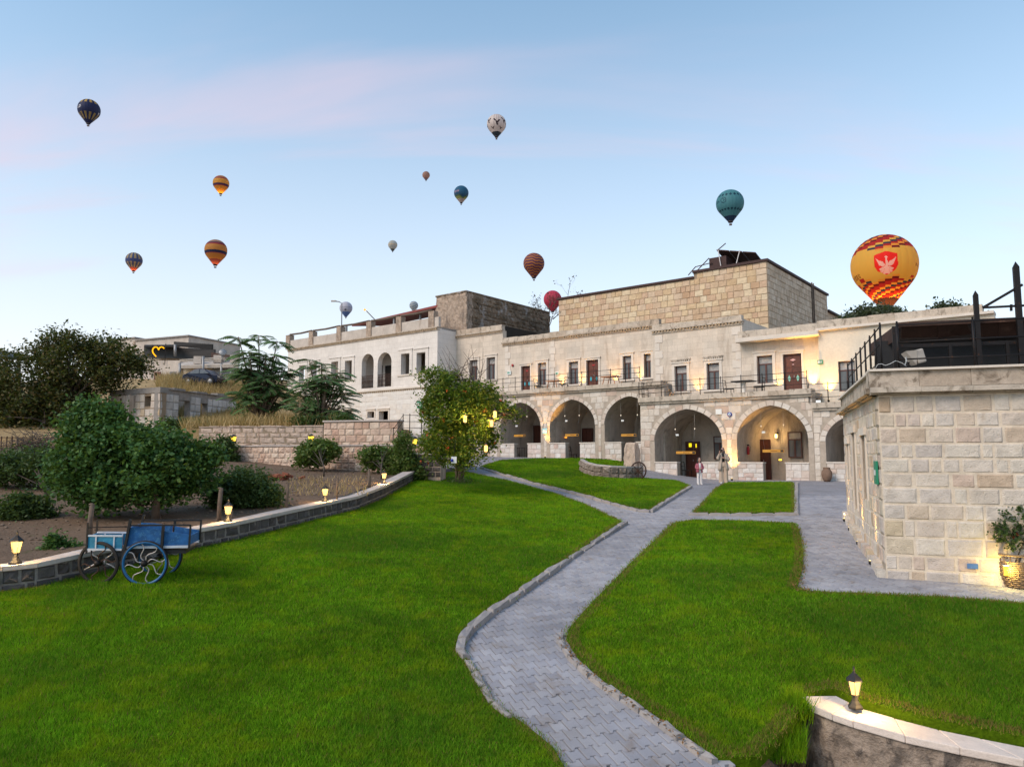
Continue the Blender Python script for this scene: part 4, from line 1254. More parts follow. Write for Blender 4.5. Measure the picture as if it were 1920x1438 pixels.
holed_wall('upper_wall', rect(9.36, 17, 2.4, zt3), [rect(*wC)], 1.7, 0.4, M_plaster, hC)
window(hC, *wC, 1.7)
MB().box(9.3, 17, 1.5, 2.4, zt3, zt3 + .12).build('canopy_slab', M_frame, hC)
for i in range(6):
    MB().box(9.36 + i * 1.2, 9.355 + (i + 1) * 1.2, 1.62 + R.uniform(-.01, .01), 2.3, zt3 + .123, zt3 + .5 + R.uniform(-.02, .02)).build('parapet_stone', M_lip, hC)

# ================================================================ white house with the twin arched balcony
hD = fempty('white_house', label='whitewashed two storey stone house with twin arched balcony', cat='building')
D0, D1 = -35.2, -17.0
up = [W4(753, 664, 768, 701, 1), W4(782, 662, 798, 698.6, 1), W4(647.7, 677, 660, 711, 1), W4(622, 679, 634, 712, 1), W4(586, 683, 595, 715, 1), W4(562, 686, 572, 717, 1)]
lo = [W4(711, 771, 728, 791, 1), W4(689.5, 772, 702, 783, 1), W4(640, 772, 660, 789, 1)]
za = fl(700, 727, 1)[1]
tw = []
for (p0, p1, pt) in ((678, 700.3, 663.5), (707.8, 733.7, 661)):
    a = fl(p0, 700, 1)[0]; b = fl(p1, 700, 1)[0]; zt = fl((p0 + p1) / 2, pt, 1)[1]
    tw.append(arch(a, b, za, zt - (b - a) / 2, zt, 12, 0.0))
holed_wall('front_wall', rect(D0, D1, 0.6, 9.35), [rect(*q) for q in up + lo] + tw, 1, 0.45, M_white, hD)
MB().box(D1 - .45, D1, 1.453, 9, 0.6, 9.35).build('side_wall', M_white, hD)
zf = fl(690, 733, 1)[1]
lay_blocks(hD, [q for q in block_rects(D0 + 3, D1, 1.2, zf - .1, (.36, .46), (.5, .95), [grow(rect(*q), .12) for q in lo], 44)], 1, M_wblock, .014, .012)
MB().box(D0, D1 + .05, .88, 1.02, zf - .08, zf + .04).build('string_course', M_frame, hD)
dd = MB()
for i in range(80):
    x = D0 + (D1 - D0) * (i + .5) / 80; dd.box(x - .06, x + .06, .93, 1.01, zf - .18, zf - .083)
dd.build('dentil_row', M_dentil, hD)
for q in up: surround(hD, *q, 1, .28, .05, sill=False, mat=M_white)
for q in up: MB().box(q[0] - .4, q[1] + .4, .93, 1.02, q[2] - .12, q[2] - .003).build('window_sill', M_frame, hD)
for q in lo: surround(hD, *q, 1, .14, .04, sill=False)
rm = MB(); rm.box(D0 + .1, D1 - .5, 6.0, 6.1, 0.7, 9.2); rm.box(D0 + .1, D1 - .5, 1.46, 6.0, za - .32, za - .06); rm.build('inner_room', M_vault, hD)
lg = MB()   # loggia back wall
a0, a1 = tw[0][0][0] - .3, tw[1][1][0] + .3
lg.box(a0, a1, 2.9, 3.0, za - .05, 8.6); lg.box(a0 - .1, a0, 1.46, 3.0, za - .05, 8.6); lg.box(a1, a1 + .1, 1.46, 3.0, za - .05, 8.6); lg.build('loggia_wall', M_white, hD)
for p0, p1 in ((709, 716), (722, 733)):
    q = W4(p0, 686, p1, 725, 2.85); MB().box(q[0], q[1], 2.86, 2.895, za, q[3]).build('loggia_door', M_dark, hD)
col = MB(); cxm = (tw[0][1][0] + tw[1][0][0]) / 2
col.lathe([(.16, 0), (.16, .1), (.1, .16), (.095, 1.5), (.17, 1.62), (.17, 1.72)], 12, (cxm, 1.15, za)); col.build('column', M_frame, hD)
br = MB()
for a, b in ((tw[0][0][0], tw[0][1][0]), (tw[1][0][0], tw[1][1][0])):
    n = 9
    for i in range(n + 1):
        x = a + .04 + (b - a - .08) * i / n
        br.tube([(x, 1.05, za), (x, 1.05, za + .95)], .018, 5)
    for i in range(n):
        x = a + .04 + (b - a - .08) * (i + .5) / n
        for zc_ in (za + .28, za + .68):
            br.tube([(x + .07 * math.cos(t), 1.05, zc_ + .15 * math.sin(t)) for t in np.linspace(0, 2 * math.pi, 9)[:-1]], .014, 4, closed=True)
    for hh in (.03, .48, .97): br.tube([(a, 1.05, za + hh), (b, 1.05, za + hh)], .022, 5)
br.build('balcony_grille', M_rust, hD)
cornice(hD, D0, D1, 9.35, 1, h=.08)
MB().box(D0, D1 - .1, 1.2, 1.42, 9.44, 10.22).build('roof_parapet', M_farwall, hD)
pxs = [543, 586, 638, 694, 750, 811]
ps = [fl(x, 620, 1.3)[0] for x in pxs]
for s_ in ps:
    MB().box(s_ - .28, s_ + .28, 1.12, 1.6, 9.45, 10.72 + R.uniform(-.05, .05)).build('roof_post', M_rough, hD)
for a, b in zip(ps[:-1], ps[1:]):
    m = MB(); m.tube([(a + .1, 1.3, 10.78), ((a + b) / 2, 1.3, 10.74), (b - .1, 1.3, 10.8)], .08, 6); m.build('roof_beam', M_wood, hD)
s0 = fl(660, 600, 5)[0]; s1 = fl(817, 580, 3)[0]
rr = MB(); rr.add([(s0, 5, 11.6), (s1, 3.2, 11.5), (s1, 9, 12.5), (s0, 9, 12.2), (s0, 5, 11.75), (s1, 3.2, 11.68), (s1, 9, 12.65), (s0, 9, 12.35)],
    [(0,3,2,1),(4,5,6,7),(0,1,5,4),(1,2,6,5),(2,3,7,6),(3,0,4,7)]); rr.build('red_roof', M_redroof, hD)
for k in range(5):
    a = s0 + (s1 - s0) * k / 4
    MB().bar((a, 4.4, 10.0), (a, 4.4, 11.62), .14).build('roof_post', M_pole, hD)
MB().box(D0, D1, 1.45, 8, 9.3, 9.46).build('flat_roof', M_conc, hD)
MB().box(fl(680,600,6)[0], fl(800,600,6)[0], 6, 6.2, 9.4, 11.0).build('penthouse_wall', M_farwall, hD)

# ================================================================ rough tower behind it
hE = fempty('rubble_tower', label='rough windowless rubble tower with side wall darkened as in shade', cat='building')
e0, e1 = fl(818, 555, 3.2)[0], fl(874, 551, 3.2)[0]
ezt = fl(846, 552, 3.2)[1]
# depth of the side wall: where the plane s = e1 reaches px 1030
def depth_at(s_, px, py=600):
    r_ = ray(px, py); p = FO + FU * s_
    M_ = np.array([[r_[0], -FN[0]], [r_[1], -FN[1]]]); k, y = np.linalg.solve(M_, p)
    return float(y), float(r_[2] * k)
ey, _ = depth_at(e1, 1030)
def rough_box(name, x0, x1, y0, y1, z0, z1, mat, parent, amp, step, topf=None, seed=1):
    bm = bmesh.new()
    bmesh.ops.create_cube(bm, size=1.0)
    for v in bm.verts: v.co = Vector((x0 + (v.co.x + .5) * (x1 - x0), y0 + (v.co.y + .5) * (y1 - y0), z0 + (v.co.z + .5) * (z1 - z0)))
    n = int(max(x1 - x0, y1 - y0, z1 - z0) / step)
    bmesh.ops.subdivide_edges(bm, edges=bm.edges, cuts=max(2, n), use_grid_fill=True)
    r_ = random.Random(seed)
    for v in bm.verts: v.co += Vector((r_.gauss(0, amp), r_.gauss(0, amp), r_.gauss(0, amp * .6)))
    me = bpy.data.meshes.new(name); bm.to_mesh(me); bm.free()
    return link(name, me, mat, parent)
rough_box('tower_wall', e0, e1, 3.2, 3.9, 7.5, ezt, M_rough, hE, .035, .28, seed=4)
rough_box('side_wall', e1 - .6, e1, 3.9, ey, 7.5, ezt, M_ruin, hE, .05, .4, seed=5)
rects = block_rects(3.95, ey, 7.8, ezt - .1, (.28, .5), (.3, .7), (), 9)
sd = empty('side_stones', (e1, 0, 0), math.pi / 2, parent=hE)
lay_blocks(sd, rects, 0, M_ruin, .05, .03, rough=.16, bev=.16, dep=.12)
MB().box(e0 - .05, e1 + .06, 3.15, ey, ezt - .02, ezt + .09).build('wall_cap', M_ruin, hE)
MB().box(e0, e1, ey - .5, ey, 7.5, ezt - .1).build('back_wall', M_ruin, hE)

# ================================================================ golden stone house on the upper level
hF = fempty('stone_house', label='golden cut stone house rising behind the terrace with brown roof edge', cat='building')
f0, f1 = fl(1048, 600, 9)[0], fl(1441, 600, 9)[0]
fs_ = fl(1302, 560, 9)[0]
zL, zR = 12.05, 12.42
MB().box(f0, f1, 9.0, 9.5, 7.0, zL).build('front_wall', M_goldm, hF)
MB().box(fs_, f1, 9.0, 9.5, zL, zR).build('front_wall', M_goldm, hF)
rects = block_rects(f0, f1, 7.6, zR, (.36, .46), (.32, .72), (), 12, top=lambda s: zR if s > fs_ else zL)
lay_blocks(hF, rects, 9.0, M_gold, .03, .022)
gy, _ = depth_at(f1, 1550, 560)
MB().box(f1 - .5, f1, 9.5, gy, 7.0, zR).build('side_wall', M_goldm, hF)
sd = empty('side_stones', (f1, 0, 0), math.pi / 2, parent=hF)
lay_blocks(sd, block_rects(9.05, gy, 7.6, zR - .05, (.36, .46), (.32, .72), (), 13), 0, M_goldside, .03, .022)
MB().box(f1 - .5, f1 - .1, gy, gy + 6, 7.0, zR - 1.2).build('side_wall', M_goldside, hF)
MB().box(f0, f1, 9.5, gy, zL - .3, zL - .1).build('flat_roof', M_conc, hF)
MB().box(f0 - .12, fs_, 8.86, 9.3, zL, zL + .14).build('roof_edge', M_brownroof, hF)
MB().box(fs_ - .05, f1 + .12, 8.86, 9.3, zR, zR + .16).build('roof_edge', M_brownroof, hF)
MB().box(f1 - .3, f1 + .12, 9.3, gy + .2, zR, zR + .16).build('roof_edge', M_brownroof, hF)
MB().box(f1 - .4, f1 + .1, gy + .2, gy + 6.2, zR - 1.2, zR - 1.05).build('roof_edge', M_brownroof, hF)
# brown roof structure with leaning panels
x0 = fl(1330, 500, 9.4)[0]; x1 = fl(1362, 500, 9.4)[0]
MB().box(x0, x1, 9.4, 11.5, zR + .1, zR + .95).build('roof_box', M_brownroof, hF)
p = MB(); xa, xb = fl(1345, 480, 9.6)[0], fl(1420, 490, 9.6)[0]
for k in range(3):
    a = xa + (xb - xa) * k / 3; b = xa + (xb - xa) * (k + 1) / 3 - .06
    p = MB(); z0_ = zR + 1.5 - k * .22; p.add([(a, 9.5, z0_), (b, 9.5, z0_ - .2), (b, 11.5, z0_ - .75), (a, 11.5, z0_ - .55), (a, 9.5, z0_ - .07), (b, 9.5, z0_ - .27), (b, 11.5, z0_ - .82), (a, 11.5, z0_ - .62)], [(0,1,2,3),(7,6,5,4),(0,4,5,1),(1,5,6,2),(2,6,7,3),(3,7,4,0)])
    p.build('roof_panel', M_rust, hF)
for (q0, z0_), (q1, z1_) in (((1352, .2), (1347, 1.45)), ((1380, .15), (1388, 1.1)), ((1347, 1.4), (1362, 1.75)), ((1300, 0), (1330, .95)), ((1290, 0), (1304, .5)), ((1304, .5), (1335, .6))):
    MB().bar((fl(q0, 500, 9.3)[0], 9.3, zR + z0_), (fl(q1, 500, 9.3)[0], 9.3, zR + z1_), .05).build('strut', M_spoke if q0 in (1352, 1380) else M_brownroof, hF)
for px in (1523, 1526):
    yy, _ = depth_at(f1 + .08, px, 560)
    MB().tube([(f1 + .08, yy, 7.5), (f1 + .08, yy, zR + .3)], .05, 6).build('drain_pipe', M_wood, hF)

# ================================================================ corner building near the camera
RC = at(1662, 1085, 14.0)
rl = np.array([490 / 1407, 1.0]); rl /= np.linalg.norm(rl)      # left face runs away from us
rr_ = np.array([rl[1], -rl[0]])                                  # front face runs to the right
RA = math.atan2(rr_[1], rr_[0])
hR = empty('corner_building', RC, RA, 'near corner building of hewn stone blocks with heavy stained cornice', 'building')
# local frame: x along the front, y along the left face (away), z up from the ground at the corner
def rlp(px, py, face='front', off=0.0):
    """pixel -> local (a, z) on the front or the left face"""
    r_ = ray(px, py); n_ = rl if face == 'front' else rr_
    k = (np.array(RC)[:2] @ n_ + off) / (r_[:2] @ n_); p = r_ * k - np.array(RC)
    return (float(p[:2] @ rr_) if face == 'front' else float(p[:2] @ rl)), float(p[2])
RH = 3.36; RL = 7.4
MB().box(0, 5.0, 0, .5, -.6, RH + .02).build('front_wall', M_rmort, hR)
lw_hole = []
for (p0, p1, pt, pb) in ((1600, 1605.5, 810, 955), (1617.5, 1625, 815, 937), (1589.5, 1593, 832, 900)):
    a, _ = rlp(p1, 860, 'left'); b, _ = rlp(p0, 860, 'left'); zt = rlp(p1, pt, 'left')[1]; zb = rlp(p1, pb, 'left')[1]
    lw_hole.append(rect(-b, -a, zb, zt))
sdl = empty('left_face', (0, 0, 0), -math.pi / 2, parent=hR)     # its x runs towards us: x = -distance
holed_wall('side_wall', rect(-RL, -.002, -.3, RH + .02), lw_hole, 0, .5, M_rmort, sdl)
for h_ in lw_hole:
    a, b = h_[0][0], h_[1][0]; zb, zt = h_[0][1], h_[2][1]
    MB().box(a - .1, a, -.03, .3, zb, zt).build('window_jamb', M_frame, sdl); MB().box(b, b + .1, -.03, .3, zb, zt).build('window_jamb', M_frame, sdl)
    MB().box(a - .16, b + .16, -.06, .3, zt, zt + .16).build('lintel', M_frame, sdl)
    MB().box(a, b, .3, .36, zb, zt).build('window', M_clay, sdl)
rects = block_rects(-.0, 4.6, -.12, RH, (.25, .33), (.18, .66), (), 101)
lay_blocks(hR, rects, 0, M_rblock, .012, .026, rough=.035, bev=.07, dep=.06)
rects = block_rects(-RL, 0, .25, RH, (.25, .33), (.2, .62), [grow(h_, .17) for h_ in lw_hole], 101)
lay_blocks(sdl, rects, 0, M_rblock, .012, .026, rough=.035, bev=.07, dep=.06)
# rough footing along the left face, which climbs with the ground
ft = MB()
for i in range(22):
    a = RL * i / 22; z_ = float(G(*(np.array(RC)[:2] + rl * a))) - RC.z
    MB().box(-a - RL / 22 + .01, -a - .01, -.10 - R.uniform(0, .05), .02, z_ - .2, z_ + R.uniform(.10, .22)).build('footing_stone', M_rblock, sdl)
def rledge(parent, a0, a1, y, n, sgn=1):
    for i in range(n):
        a, b = a0 + (a1 - a0) * i / n, a0 + (a1 - a0) * (i + 1) / n
        MB().box(a + .002, b - .002, y - .20 + R.uniform(-.012, .012), y + .42, RH + .053, RH + .15 + R.uniform(-.01, .01)).build('cornice_stone', M_rlip, parent)
        MB().box(a + .005, b - .005, y - .10 + R.uniform(-.01, .01), y + .4, RH + .023, RH + .051).build('cornice_moulding', M_rlip, parent)
        MB().box(a + .003, b - .003, y - .05 + R.uniform(-.01, .01), y + .4, RH + .163, RH + .46).build('parapet_stone', M_rlip, parent)
        MB().box(a, b - .003, y - .12, y + .45, RH + .463, RH + .505).build('coping_slab', M_frame, parent)
rledge(hR, -.14, 4.9, 0, 6); rledge(sdl, -RL, .0, 0, 8)
MB().box(.4, 5.0, .5, RL, RH, RH + .2).build('flat_roof', M_conc, hR)
MB().box(.3, 5.0, RL - .5, RL, -.3, RH + .3).build('back_wall', M_rmort, hR)
# blue tile and green plate
q = rlp(1823, 1061); MB().box(q[0] - .085, q[0] + .085, -.035, .0, q[1] - .045, q[1] + .045).build('blue_tile', M_tile, hR)
# ---------------------------------------------------------------- garden walls
def wall_frame(name, pL, pR, label, cat='wall'):
    pL, pR = Vector(pL), Vector(pR)
    d = pR - pL
    e = empty(name, (pL.x, pL.y, 0), math.atan2(d.y, d.x), label, cat)
    return e, math.hypot(d.x, d.y)
e, L = wall_frame('garden_wall', at(405, 860, 36.2), at(800, 860, 32.4), 'pinkish stone garden wall topped by a thin coping behind the bare soil')
MB().box(0, L, 0, .4, -1.5, .50).build('wall_core', M_pinkw, e)
lay_blocks(e, block_rects(0, L, -1.2, .46, (.2, .28), (.22, .42), (), 51), 0, M_pink, .03, .025, rough=.1, bev=.14, dep=.09, key=lambda q: q[2])
for i in range(9): MB().box(L * i / 9 + .005, L * (i + 1) / 9 - .005, -.06, .42, .503, .56 + R.uniform(-.008, .008)).build('coping_slab', M_coping, e)
e, L = wall_frame('garden_wall', at(372, 830, 37.0), at(606, 830, 36.5), 'upper stained render wall below the dry grass slope')
MB().box(0, L, 0, .5, .3, 1.47).build('wall_core', M_goldm, e)
lay_blocks(e, block_rects(0, L, .45, 1.46, (.22, .34), (.35, .8), (), 57), 0, M_pinkw, .010, .008, rough=.12, bev=.12)
for i in range(12): MB().box(L * i / 12, L * (i + 1) / 12 - .01, -.04, .5, 1.473, 1.53 + R.uniform(-.03, .03)).build('coping_stone', M_pinkw, e)
e, L = wall_frame('garden_wall', at(607, 820, 35.6), at(746, 820, 34.6), 'grey block wall of the terrace below the white house')
MB().box(0, L, 0, .5, .3, 1.66).build('wall_core', M_goldm, e)
lay_blocks(e, block_rects(0, L, .4, 1.62, (.28, .36), (.32, .6), (), 53), 0, M_pink, .025, .02, rough=.08, bev=.1)
MB().box(-.05, L + .05, -.07, .6, 1.663, 1.73).build('coping_slab', M_coping, e)
# terrace slab, steps and landing beside it
st = empty('stair', at(752, 838, 34.2), 0, 'stone steps and landing with stained front beside the terrace wall', 'stairs')
for i in range(6):
    MB().box(-.15 + i * .23, 1.55, -.3 + i * .02, 1.1, -.45 + i * .2, -.25 + i * .2).build('step', M_conc, st)
MB().box(1.56, 2.9, -.35, 3.0, -.6, .78).build('landing', M_pinkw, st)
rail('iron_railing', [at(737, 838, 34.0), at(755.5, 812, 34.1), at(747, 789, 34.3) if False else at(768, 812, 34.2), at(790, 812, 34.2), at(806, 812, 34.3)], 0, .85, 'dark iron stair railing in front of the white house', rads=.014)
pier = empty('garden_wall', at(790, 885, 31.0), math.radians(-12), 'short stone pier with pale coping behind the flowering tree', 'wall')
MB().box(-.55, .9, -.25, .5, -.4, .72).build('wall_core', M_pinkw, pier)
lay_blocks(pier, block_rects(-.55, .9, -.2, .7, (.2, .28), (.22, .4), (), 58), -.25, M_basalt, .03, .025, rough=.1, bev=.14)
MB().box(-.7, .95, -.35, .6, .723, .80).build('coping_slab', M_coping2, pier)

# ---------------------------------------------------------------- ruined block hut on the slope
kc = at(300, 760, 43.0)
zt = 4.03
e, L = wall_frame('block_hut', at(207, 760, 45.2), kc, 'roofless grey block hut with small square window on the slope', 'hut')
hx = at(272, 745, 43.8); wa, wb_ = L * .70, L * .82
hole = rect(wa, wb_, 2.95, 3.55)
holed_wall('front_wall', rect(0, L, 0.8, zt - .33), [hole], 0, .4, M_goldm, e)
lay_blocks(e, block_rects(0, L, 1.0, zt - .34, (.38, .44), (.4, .7), [hole], 61), 0, M_hut, .03, .035)
MB().box(-.04, L + .04, -.06, .5, zt - .327, zt).build('ring_beam', M_conc, e)
kr = at(442, 760, 50.0)
dv = kr - kc; sl = empty('side_face', (L, 0, 0), math.atan2(dv.y, dv.x) - e.rotation_euler.z, parent=e); LL = math.hypot(dv.x, dv.y)
dh = rect(LL * .50, LL * .59, 1.2, 3.35)
nh = rect(LL * .22, LL * .36, 1.9, 3.4)
holed_wall('side_wall', rect(.002, LL, 0.8, zt - .1), [dh, nh], 0, .4, M_conc, sl)
lay_blocks(sl, block_rects(.02, LL, 1.0, zt - .35, (.38, .44), (.4, .75), [grow(dh, .03), grow(nh, .03)], 62), 0, M_huts, .03, .035)
for i in range(7):
    MB().box(LL * i / 7, LL * (i + 1) / 7 - .03, -.08 + R.uniform(-.03, .03), .45, zt - .097, zt + R.uniform(-.1, .12)).build('ring_beam', M_conc, sl)
MB().box(.1, LL, 2.2, 2.4, 0.8, zt - .4).build('inner_wall', M_vault, sl)
MB().bar((L * .18, -.06, 1.9), (L * .24, -.06, 3.5), .06).build('leaning_pole', M_rust, e)

# ---------------------------------------------------------------- house with the heart sign on the hill
kc = at(252, 660, 66.0)
hh = empty('hill_house', (kc.x, kc.y, 6.2), math.radians(-24), 'far hill house with pale walls, dark awning and white lower wall', 'house')
MB().box(-3.6, 0, .0, 6, -1, 4.35).build('wall', M_farwall, hh)
MB().box(.0, 6.5, .004, 6, -1, 4.1).build('wall', M_farwall, hh)
for i in range(9):
    MB().box(-.32 if i % 2 else -.2, .06, -.05, .3, .1 + i * .46, .42 + i * .46).build('quoin_stone', M_rough, hh)
MB().box(-3.7, .1, -.12, 6, 4.353, 4.47).build('roof_edge', M_conc, hh)
MB().box(.1, 6.6, -.12, 6, 4.103, 4.22).build('roof_edge', M_conc, hh)
def wslab(name, pts, th, mat, parent):
    """sloping slab through four world points"""
    base = parent.matrix_world if False else None
    m = MB(); P = [Vector(p) for p in pts]
    nn = (P[1] - P[0]).cross(P[3] - P[0]).normalized() * th
    m.add(P + [p - nn for p in P], [(0,1,2,3),(7,6,5,4),(0,4,5,1),(1,5,6,2),(2,6,7,3),(3,7,4,0)])
    o = m.build(name, mat)
    bpy.context.view_layer.update()
    o.parent = parent; o.matrix_parent_inverse = parent.matrix_world.inverted()
    return o
bpy.context.view_layer.update()
wslab('awning', [at(270, 648, 63), at(330, 647, 61), at(334, 645, 66), at(272, 645, 68)], .15, M_black, hh)
wslab('awning', [at(270, 671, 64), at(402, 673, 61.5), at(402, 655, 61.6), at(270, 649, 64)], .15, M_black, hh)
wslab('awning', [at(329, 641, 61), at(400, 646, 60), at(400, 656, 60.1), at(329, 649, 61)], .2, M_black, hh)
wslab('lower_roof', [at(400, 662, 60.2), at(442, 668, 58), at(442, 674, 58), at(400, 674, 60)], .2, M_rust, hh)
wslab('lower_wall', [at(283, 724, 60.4), at(337, 724, 59.2), at(337, 676, 59.2), at(283, 676, 60.4)], .3, M_farwall, hh)
wslab('lower_wall', [at(337.2, 722, 59.6), at(397, 722, 58.2), at(397, 684, 58.2), at(337.2, 684, 59.6)], .3, M_plaster, hh)
wslab('eaves', [at(336, 685, 58.0), at(446, 683, 56.5), at(446, 676, 59), at(336, 679, 60)], .25, M_farwall, hh)
wslab('door', [at(288.5, 723, 60.0), at(301, 723, 59.7), at(301, 697, 59.7), at(288.5, 697, 60.0)], .05, M_doorw, hh)
wslab('window', [at(318.5, 711, 59.3), at(330, 711, 59.05), at(330, 697, 59.05), at(318.5, 697, 59.3)], .05, M_glass, hh)
wslab('garage_door', [at(398, 716, 58.2), at(436, 716, 57.3), at(436, 686, 57.3), at(398, 686, 58.2)], .05, M_pole, hh)
for px, py in ((373, 672), (410, 670), (441, 670)): 
    p = at(px, py + 5, 58.2); o = MB().box(-.3, .3, -.3, .3, -.25, .35).build('parapet_post', M_farwall, loc=p); bpy.context.view_layer.update(); o.parent = hh; o.matrix_parent_inverse = hh.matrix_world.inverted()
m = MB()
for k in range(2): m.tube([at(337, 675 + k * 3, 58.3), at(373, 673 + k * 3, 58.2), at(410, 671 + k * 3, 57.5), at(441, 671 + k * 3, 57)], .04, 5)
o = m.build('parapet_rail', M_floodw); o.parent = hh; o.matrix_parent_inverse = hh.matrix_world.inverted()
for px in (337, 381, 415, 433):
    m = MB(); m.tube([at(px, 716, 57.0), at(px, 668 if px == 381 else 681, 57.0)], .09, 6); o = m.build('awning_post', M_pole); o.parent = hh; o.matrix_parent_inverse = hh.matrix_world.inverted()
p = at(328.5, 662, 60.5); m = MB(); m.tube([at(328.5, 668, 60.4), at(328.5, 646, 60.4)], .11, 6); o = m.build('awning_post', M_pole); o.parent = hh; o.matrix_parent_inverse = hh.matrix_world.inverted()
# heart of light
hp = at(297, 661, 59.5); hs = empty('heart_sign', hp, 0, 'glowing yellow neon heart on the dark awning of the hill house', 'sign')
t_ = np.linspace(math.pi * 0.98, math.pi * -0.62, 40); pts = []
for t in np.linspace(-0.75 * math.pi, 0.42 * math.pi, 46):
    x = 16 * math.sin(t) ** 3; z = 13 * math.cos(t) - 5 * math.cos(2*t) - 2 * math.cos(3*t) - math.cos(4*t)
    pts.append((x * .030, 0, z * .036 + .02))
MB().tube(pts, .045, 6).build('neon_tube', E_heart, hs)
MB().tube([(-.55, .12, -1.0), (-.55, .12, .6)], .03, 5).build('stand', M_iron, hs); MB().tube([(.5, .12, -1.0), (.5, .12, .75)], .03, 5).build('stand', M_iron, hs)
# dish and loose things
dp = at(417.5, 661, 57.0); dsh = empty('satellite_dish', dp, math.radians(20), 'grey satellite dish on the roof of the hill house', 'dish')
MB().lathe([(.0, .10), (.12, .085), (.24, .04), (.30, 0)], 14).build('dish', M_pole, dsh, rot=(math.radians(70), 0, 0)); MB().tube([(0, 0, -.7), (0, 0, 0)], .03, 6).build('mast', M_pole, dsh)
# sloping shelter roof at the frame's edge
sh = empty('shelter', at(-10, 690, 62), 0, 'dark sloping shelter roof behind the big dark tree', 'shelter')
bpy.context.view_layer.update()
wslab('roof', [at(-80, 663, 60), at(44, 672, 60), at(40, 662, 66), at(-80, 650, 66)], .2, M_black, sh)
for px in (-60, 12, 36): 
    o = MB().tube([at(px, 720, 61), at(px, 668, 61)], .12, 6).build('post', M_wood); o.parent = sh; o.matrix_parent_inverse = sh.matrix_world.inverted()
# parked car on the slope
cp = at(384, 722, 54.5); cp.z = at(384, 724, 54.5).z
car = empty('parked_car', cp, math.radians(-8), 'dark blue saloon car parked behind the dry grass below the hill house', 'car')
def car_shell(prof, hw, inset):
    m = MB(); n = len(prof)
    vs = [(x, -hw * (1 - inset(z)), z) for x, z in prof] + [(x, hw * (1 - inset(z)), z) for x, z in prof]
    m.add(vs, [tuple(range(n)), tuple(range(2*n-1, n-1, -1))] + [(i, n+i, n+(i+1)%n, (i+1)%n) for i in range(n)], smooth=False)
    return m
M_carp = plain('car_paint', (0.010,0.013,0.030), 0.25, 0.3, 0.05)
ins = lambda z: max(0, (z - .85)) * .28
body = car_shell([(-1.35,.2),(1.3,.2),(1.36,.5),(1.3,.72),(.85,.82),(.38,1.16),(-.05,1.24),(-.5,1.18),(-1.05,.88),(-1.34,.8),(-1.4,.5)], .72, ins).build('body', M_carp, car)
bv = body.modifiers.new('soft', 'BEVEL'); bv.width = .04; bv.segments = 2
for y in (-.715, .715):
    s_ = -1 if y < 0 else 1
    for poly in ([(-.86,.86),(-.08,.86),(-.08,1.16),(-.46,1.11)], [(-.02,.86),(.70,.86),(.36,1.09),(-.02,1.165)]):
        m = MB(); m.add([(x, y * (1 - ins(z)) + s_ * .012, z) for x, z in poly], [(0, 1, 2, 3)]); m.build('side_window', M_glass, car)
    for x in (-.85, .85):
        wl = MB(); wl.lathe([(.18, -.08), (.3, -.07), (.3, .07), (.18, .08)], 16); o = wl.build('wheel', M_tyre, car, loc=(x, y, .28), rot=(math.pi / 2, 0, 0))
        MB().lathe([(.05, -.085), (.17, -.083), (.17, .083), (.05, .085)], 10).build('rim', M_pole, o)
for y in (-.5, .5): MB().box(1.3, 1.37, y - .13, y + .13, .55, .66).build('headlight', M_floodw, car)

# ---------------------------------------------------------------- leaves and trees
def leaves(name, pts, size, mat, parent=None, aspect=0.55, up=0.35, droop=0.0, fold=0.15, seed=0):
    g = np.random.default_rng(seed); m = len(pts)
    s = size * (0.6 + 0.8 * g.random(m))
    d = g.normal(size=(m, 3)); d[:, 2] = d[:, 2] * 0.6 - droop; d /= np.linalg.norm(d, axis=1)[:, None]
    nrm = g.normal(size=(m, 3)); nrm[:, 2] += up * 3
    sd_ = np.cross(d, nrm); sd_ /= np.linalg.norm(sd_, axis=1)[:, None] + 1e-9
    up_ = np.cross(sd_, d)
    V = np.empty((m * 4, 3), np.float32)
    V[0::4] = pts - d * s[:, None] * .5
    V[1::4] = pts + (sd_ * aspect * .5 + up_ * fold * .5 + d * 0.02) * s[:, None]
    V[2::4] = pts + d * s[:, None] * .5
    V[3::4] = pts + (-sd_ * aspect * .5 + up_ * fold * .5 + d * 0.02) * s[:, None]
    me = np_mesh(name, V, np.arange(m * 4).reshape(-1, 4), {'rnd': g.random(m)})
    return link(name, me, mat, parent)
def clump_pts(ells, d, ncl, per, cr, seed, shell=0.55, flat=0.8):
    """clumps spread through pixel ellipses (px,py,rx,ry[,dd]) at depth d"""
    g = np.random.default_rng(seed); k = d / 1400.0
    ar = np.array([e_[2] * e_[3] for e_ in ells], float); ar /= ar.sum()
    C_ = []
    for _ in range(ncl):
        e_ = ells[g.choice(len(ells), p=ar)]
        c = np.array(at(e_[0], e_[1], d + (e_[4] if len(e_) > 4 else 0)))
        v = g.normal(size=3); v /= np.linalg.norm(v)
        r_ = shell + (1 - shell) * g.random() ** 0.7
        rx, rz_ = e_[2] * k, e_[3] * k
        C_.append(c + v * np.array([rx, min(rx, 1.2 * (rx + rz_) / 2), rz_]) * r_)
    C_ = np.array(C_)
    sz = cr * (0.6 + 0.8 * g.random(ncl))
    P = np.repeat(C_, per, 0) + g.normal(size=(ncl * per, 3)) * np.repeat(sz, per)[:, None] * np.array([1, 1, flat]) * 0.55
    return P, C_
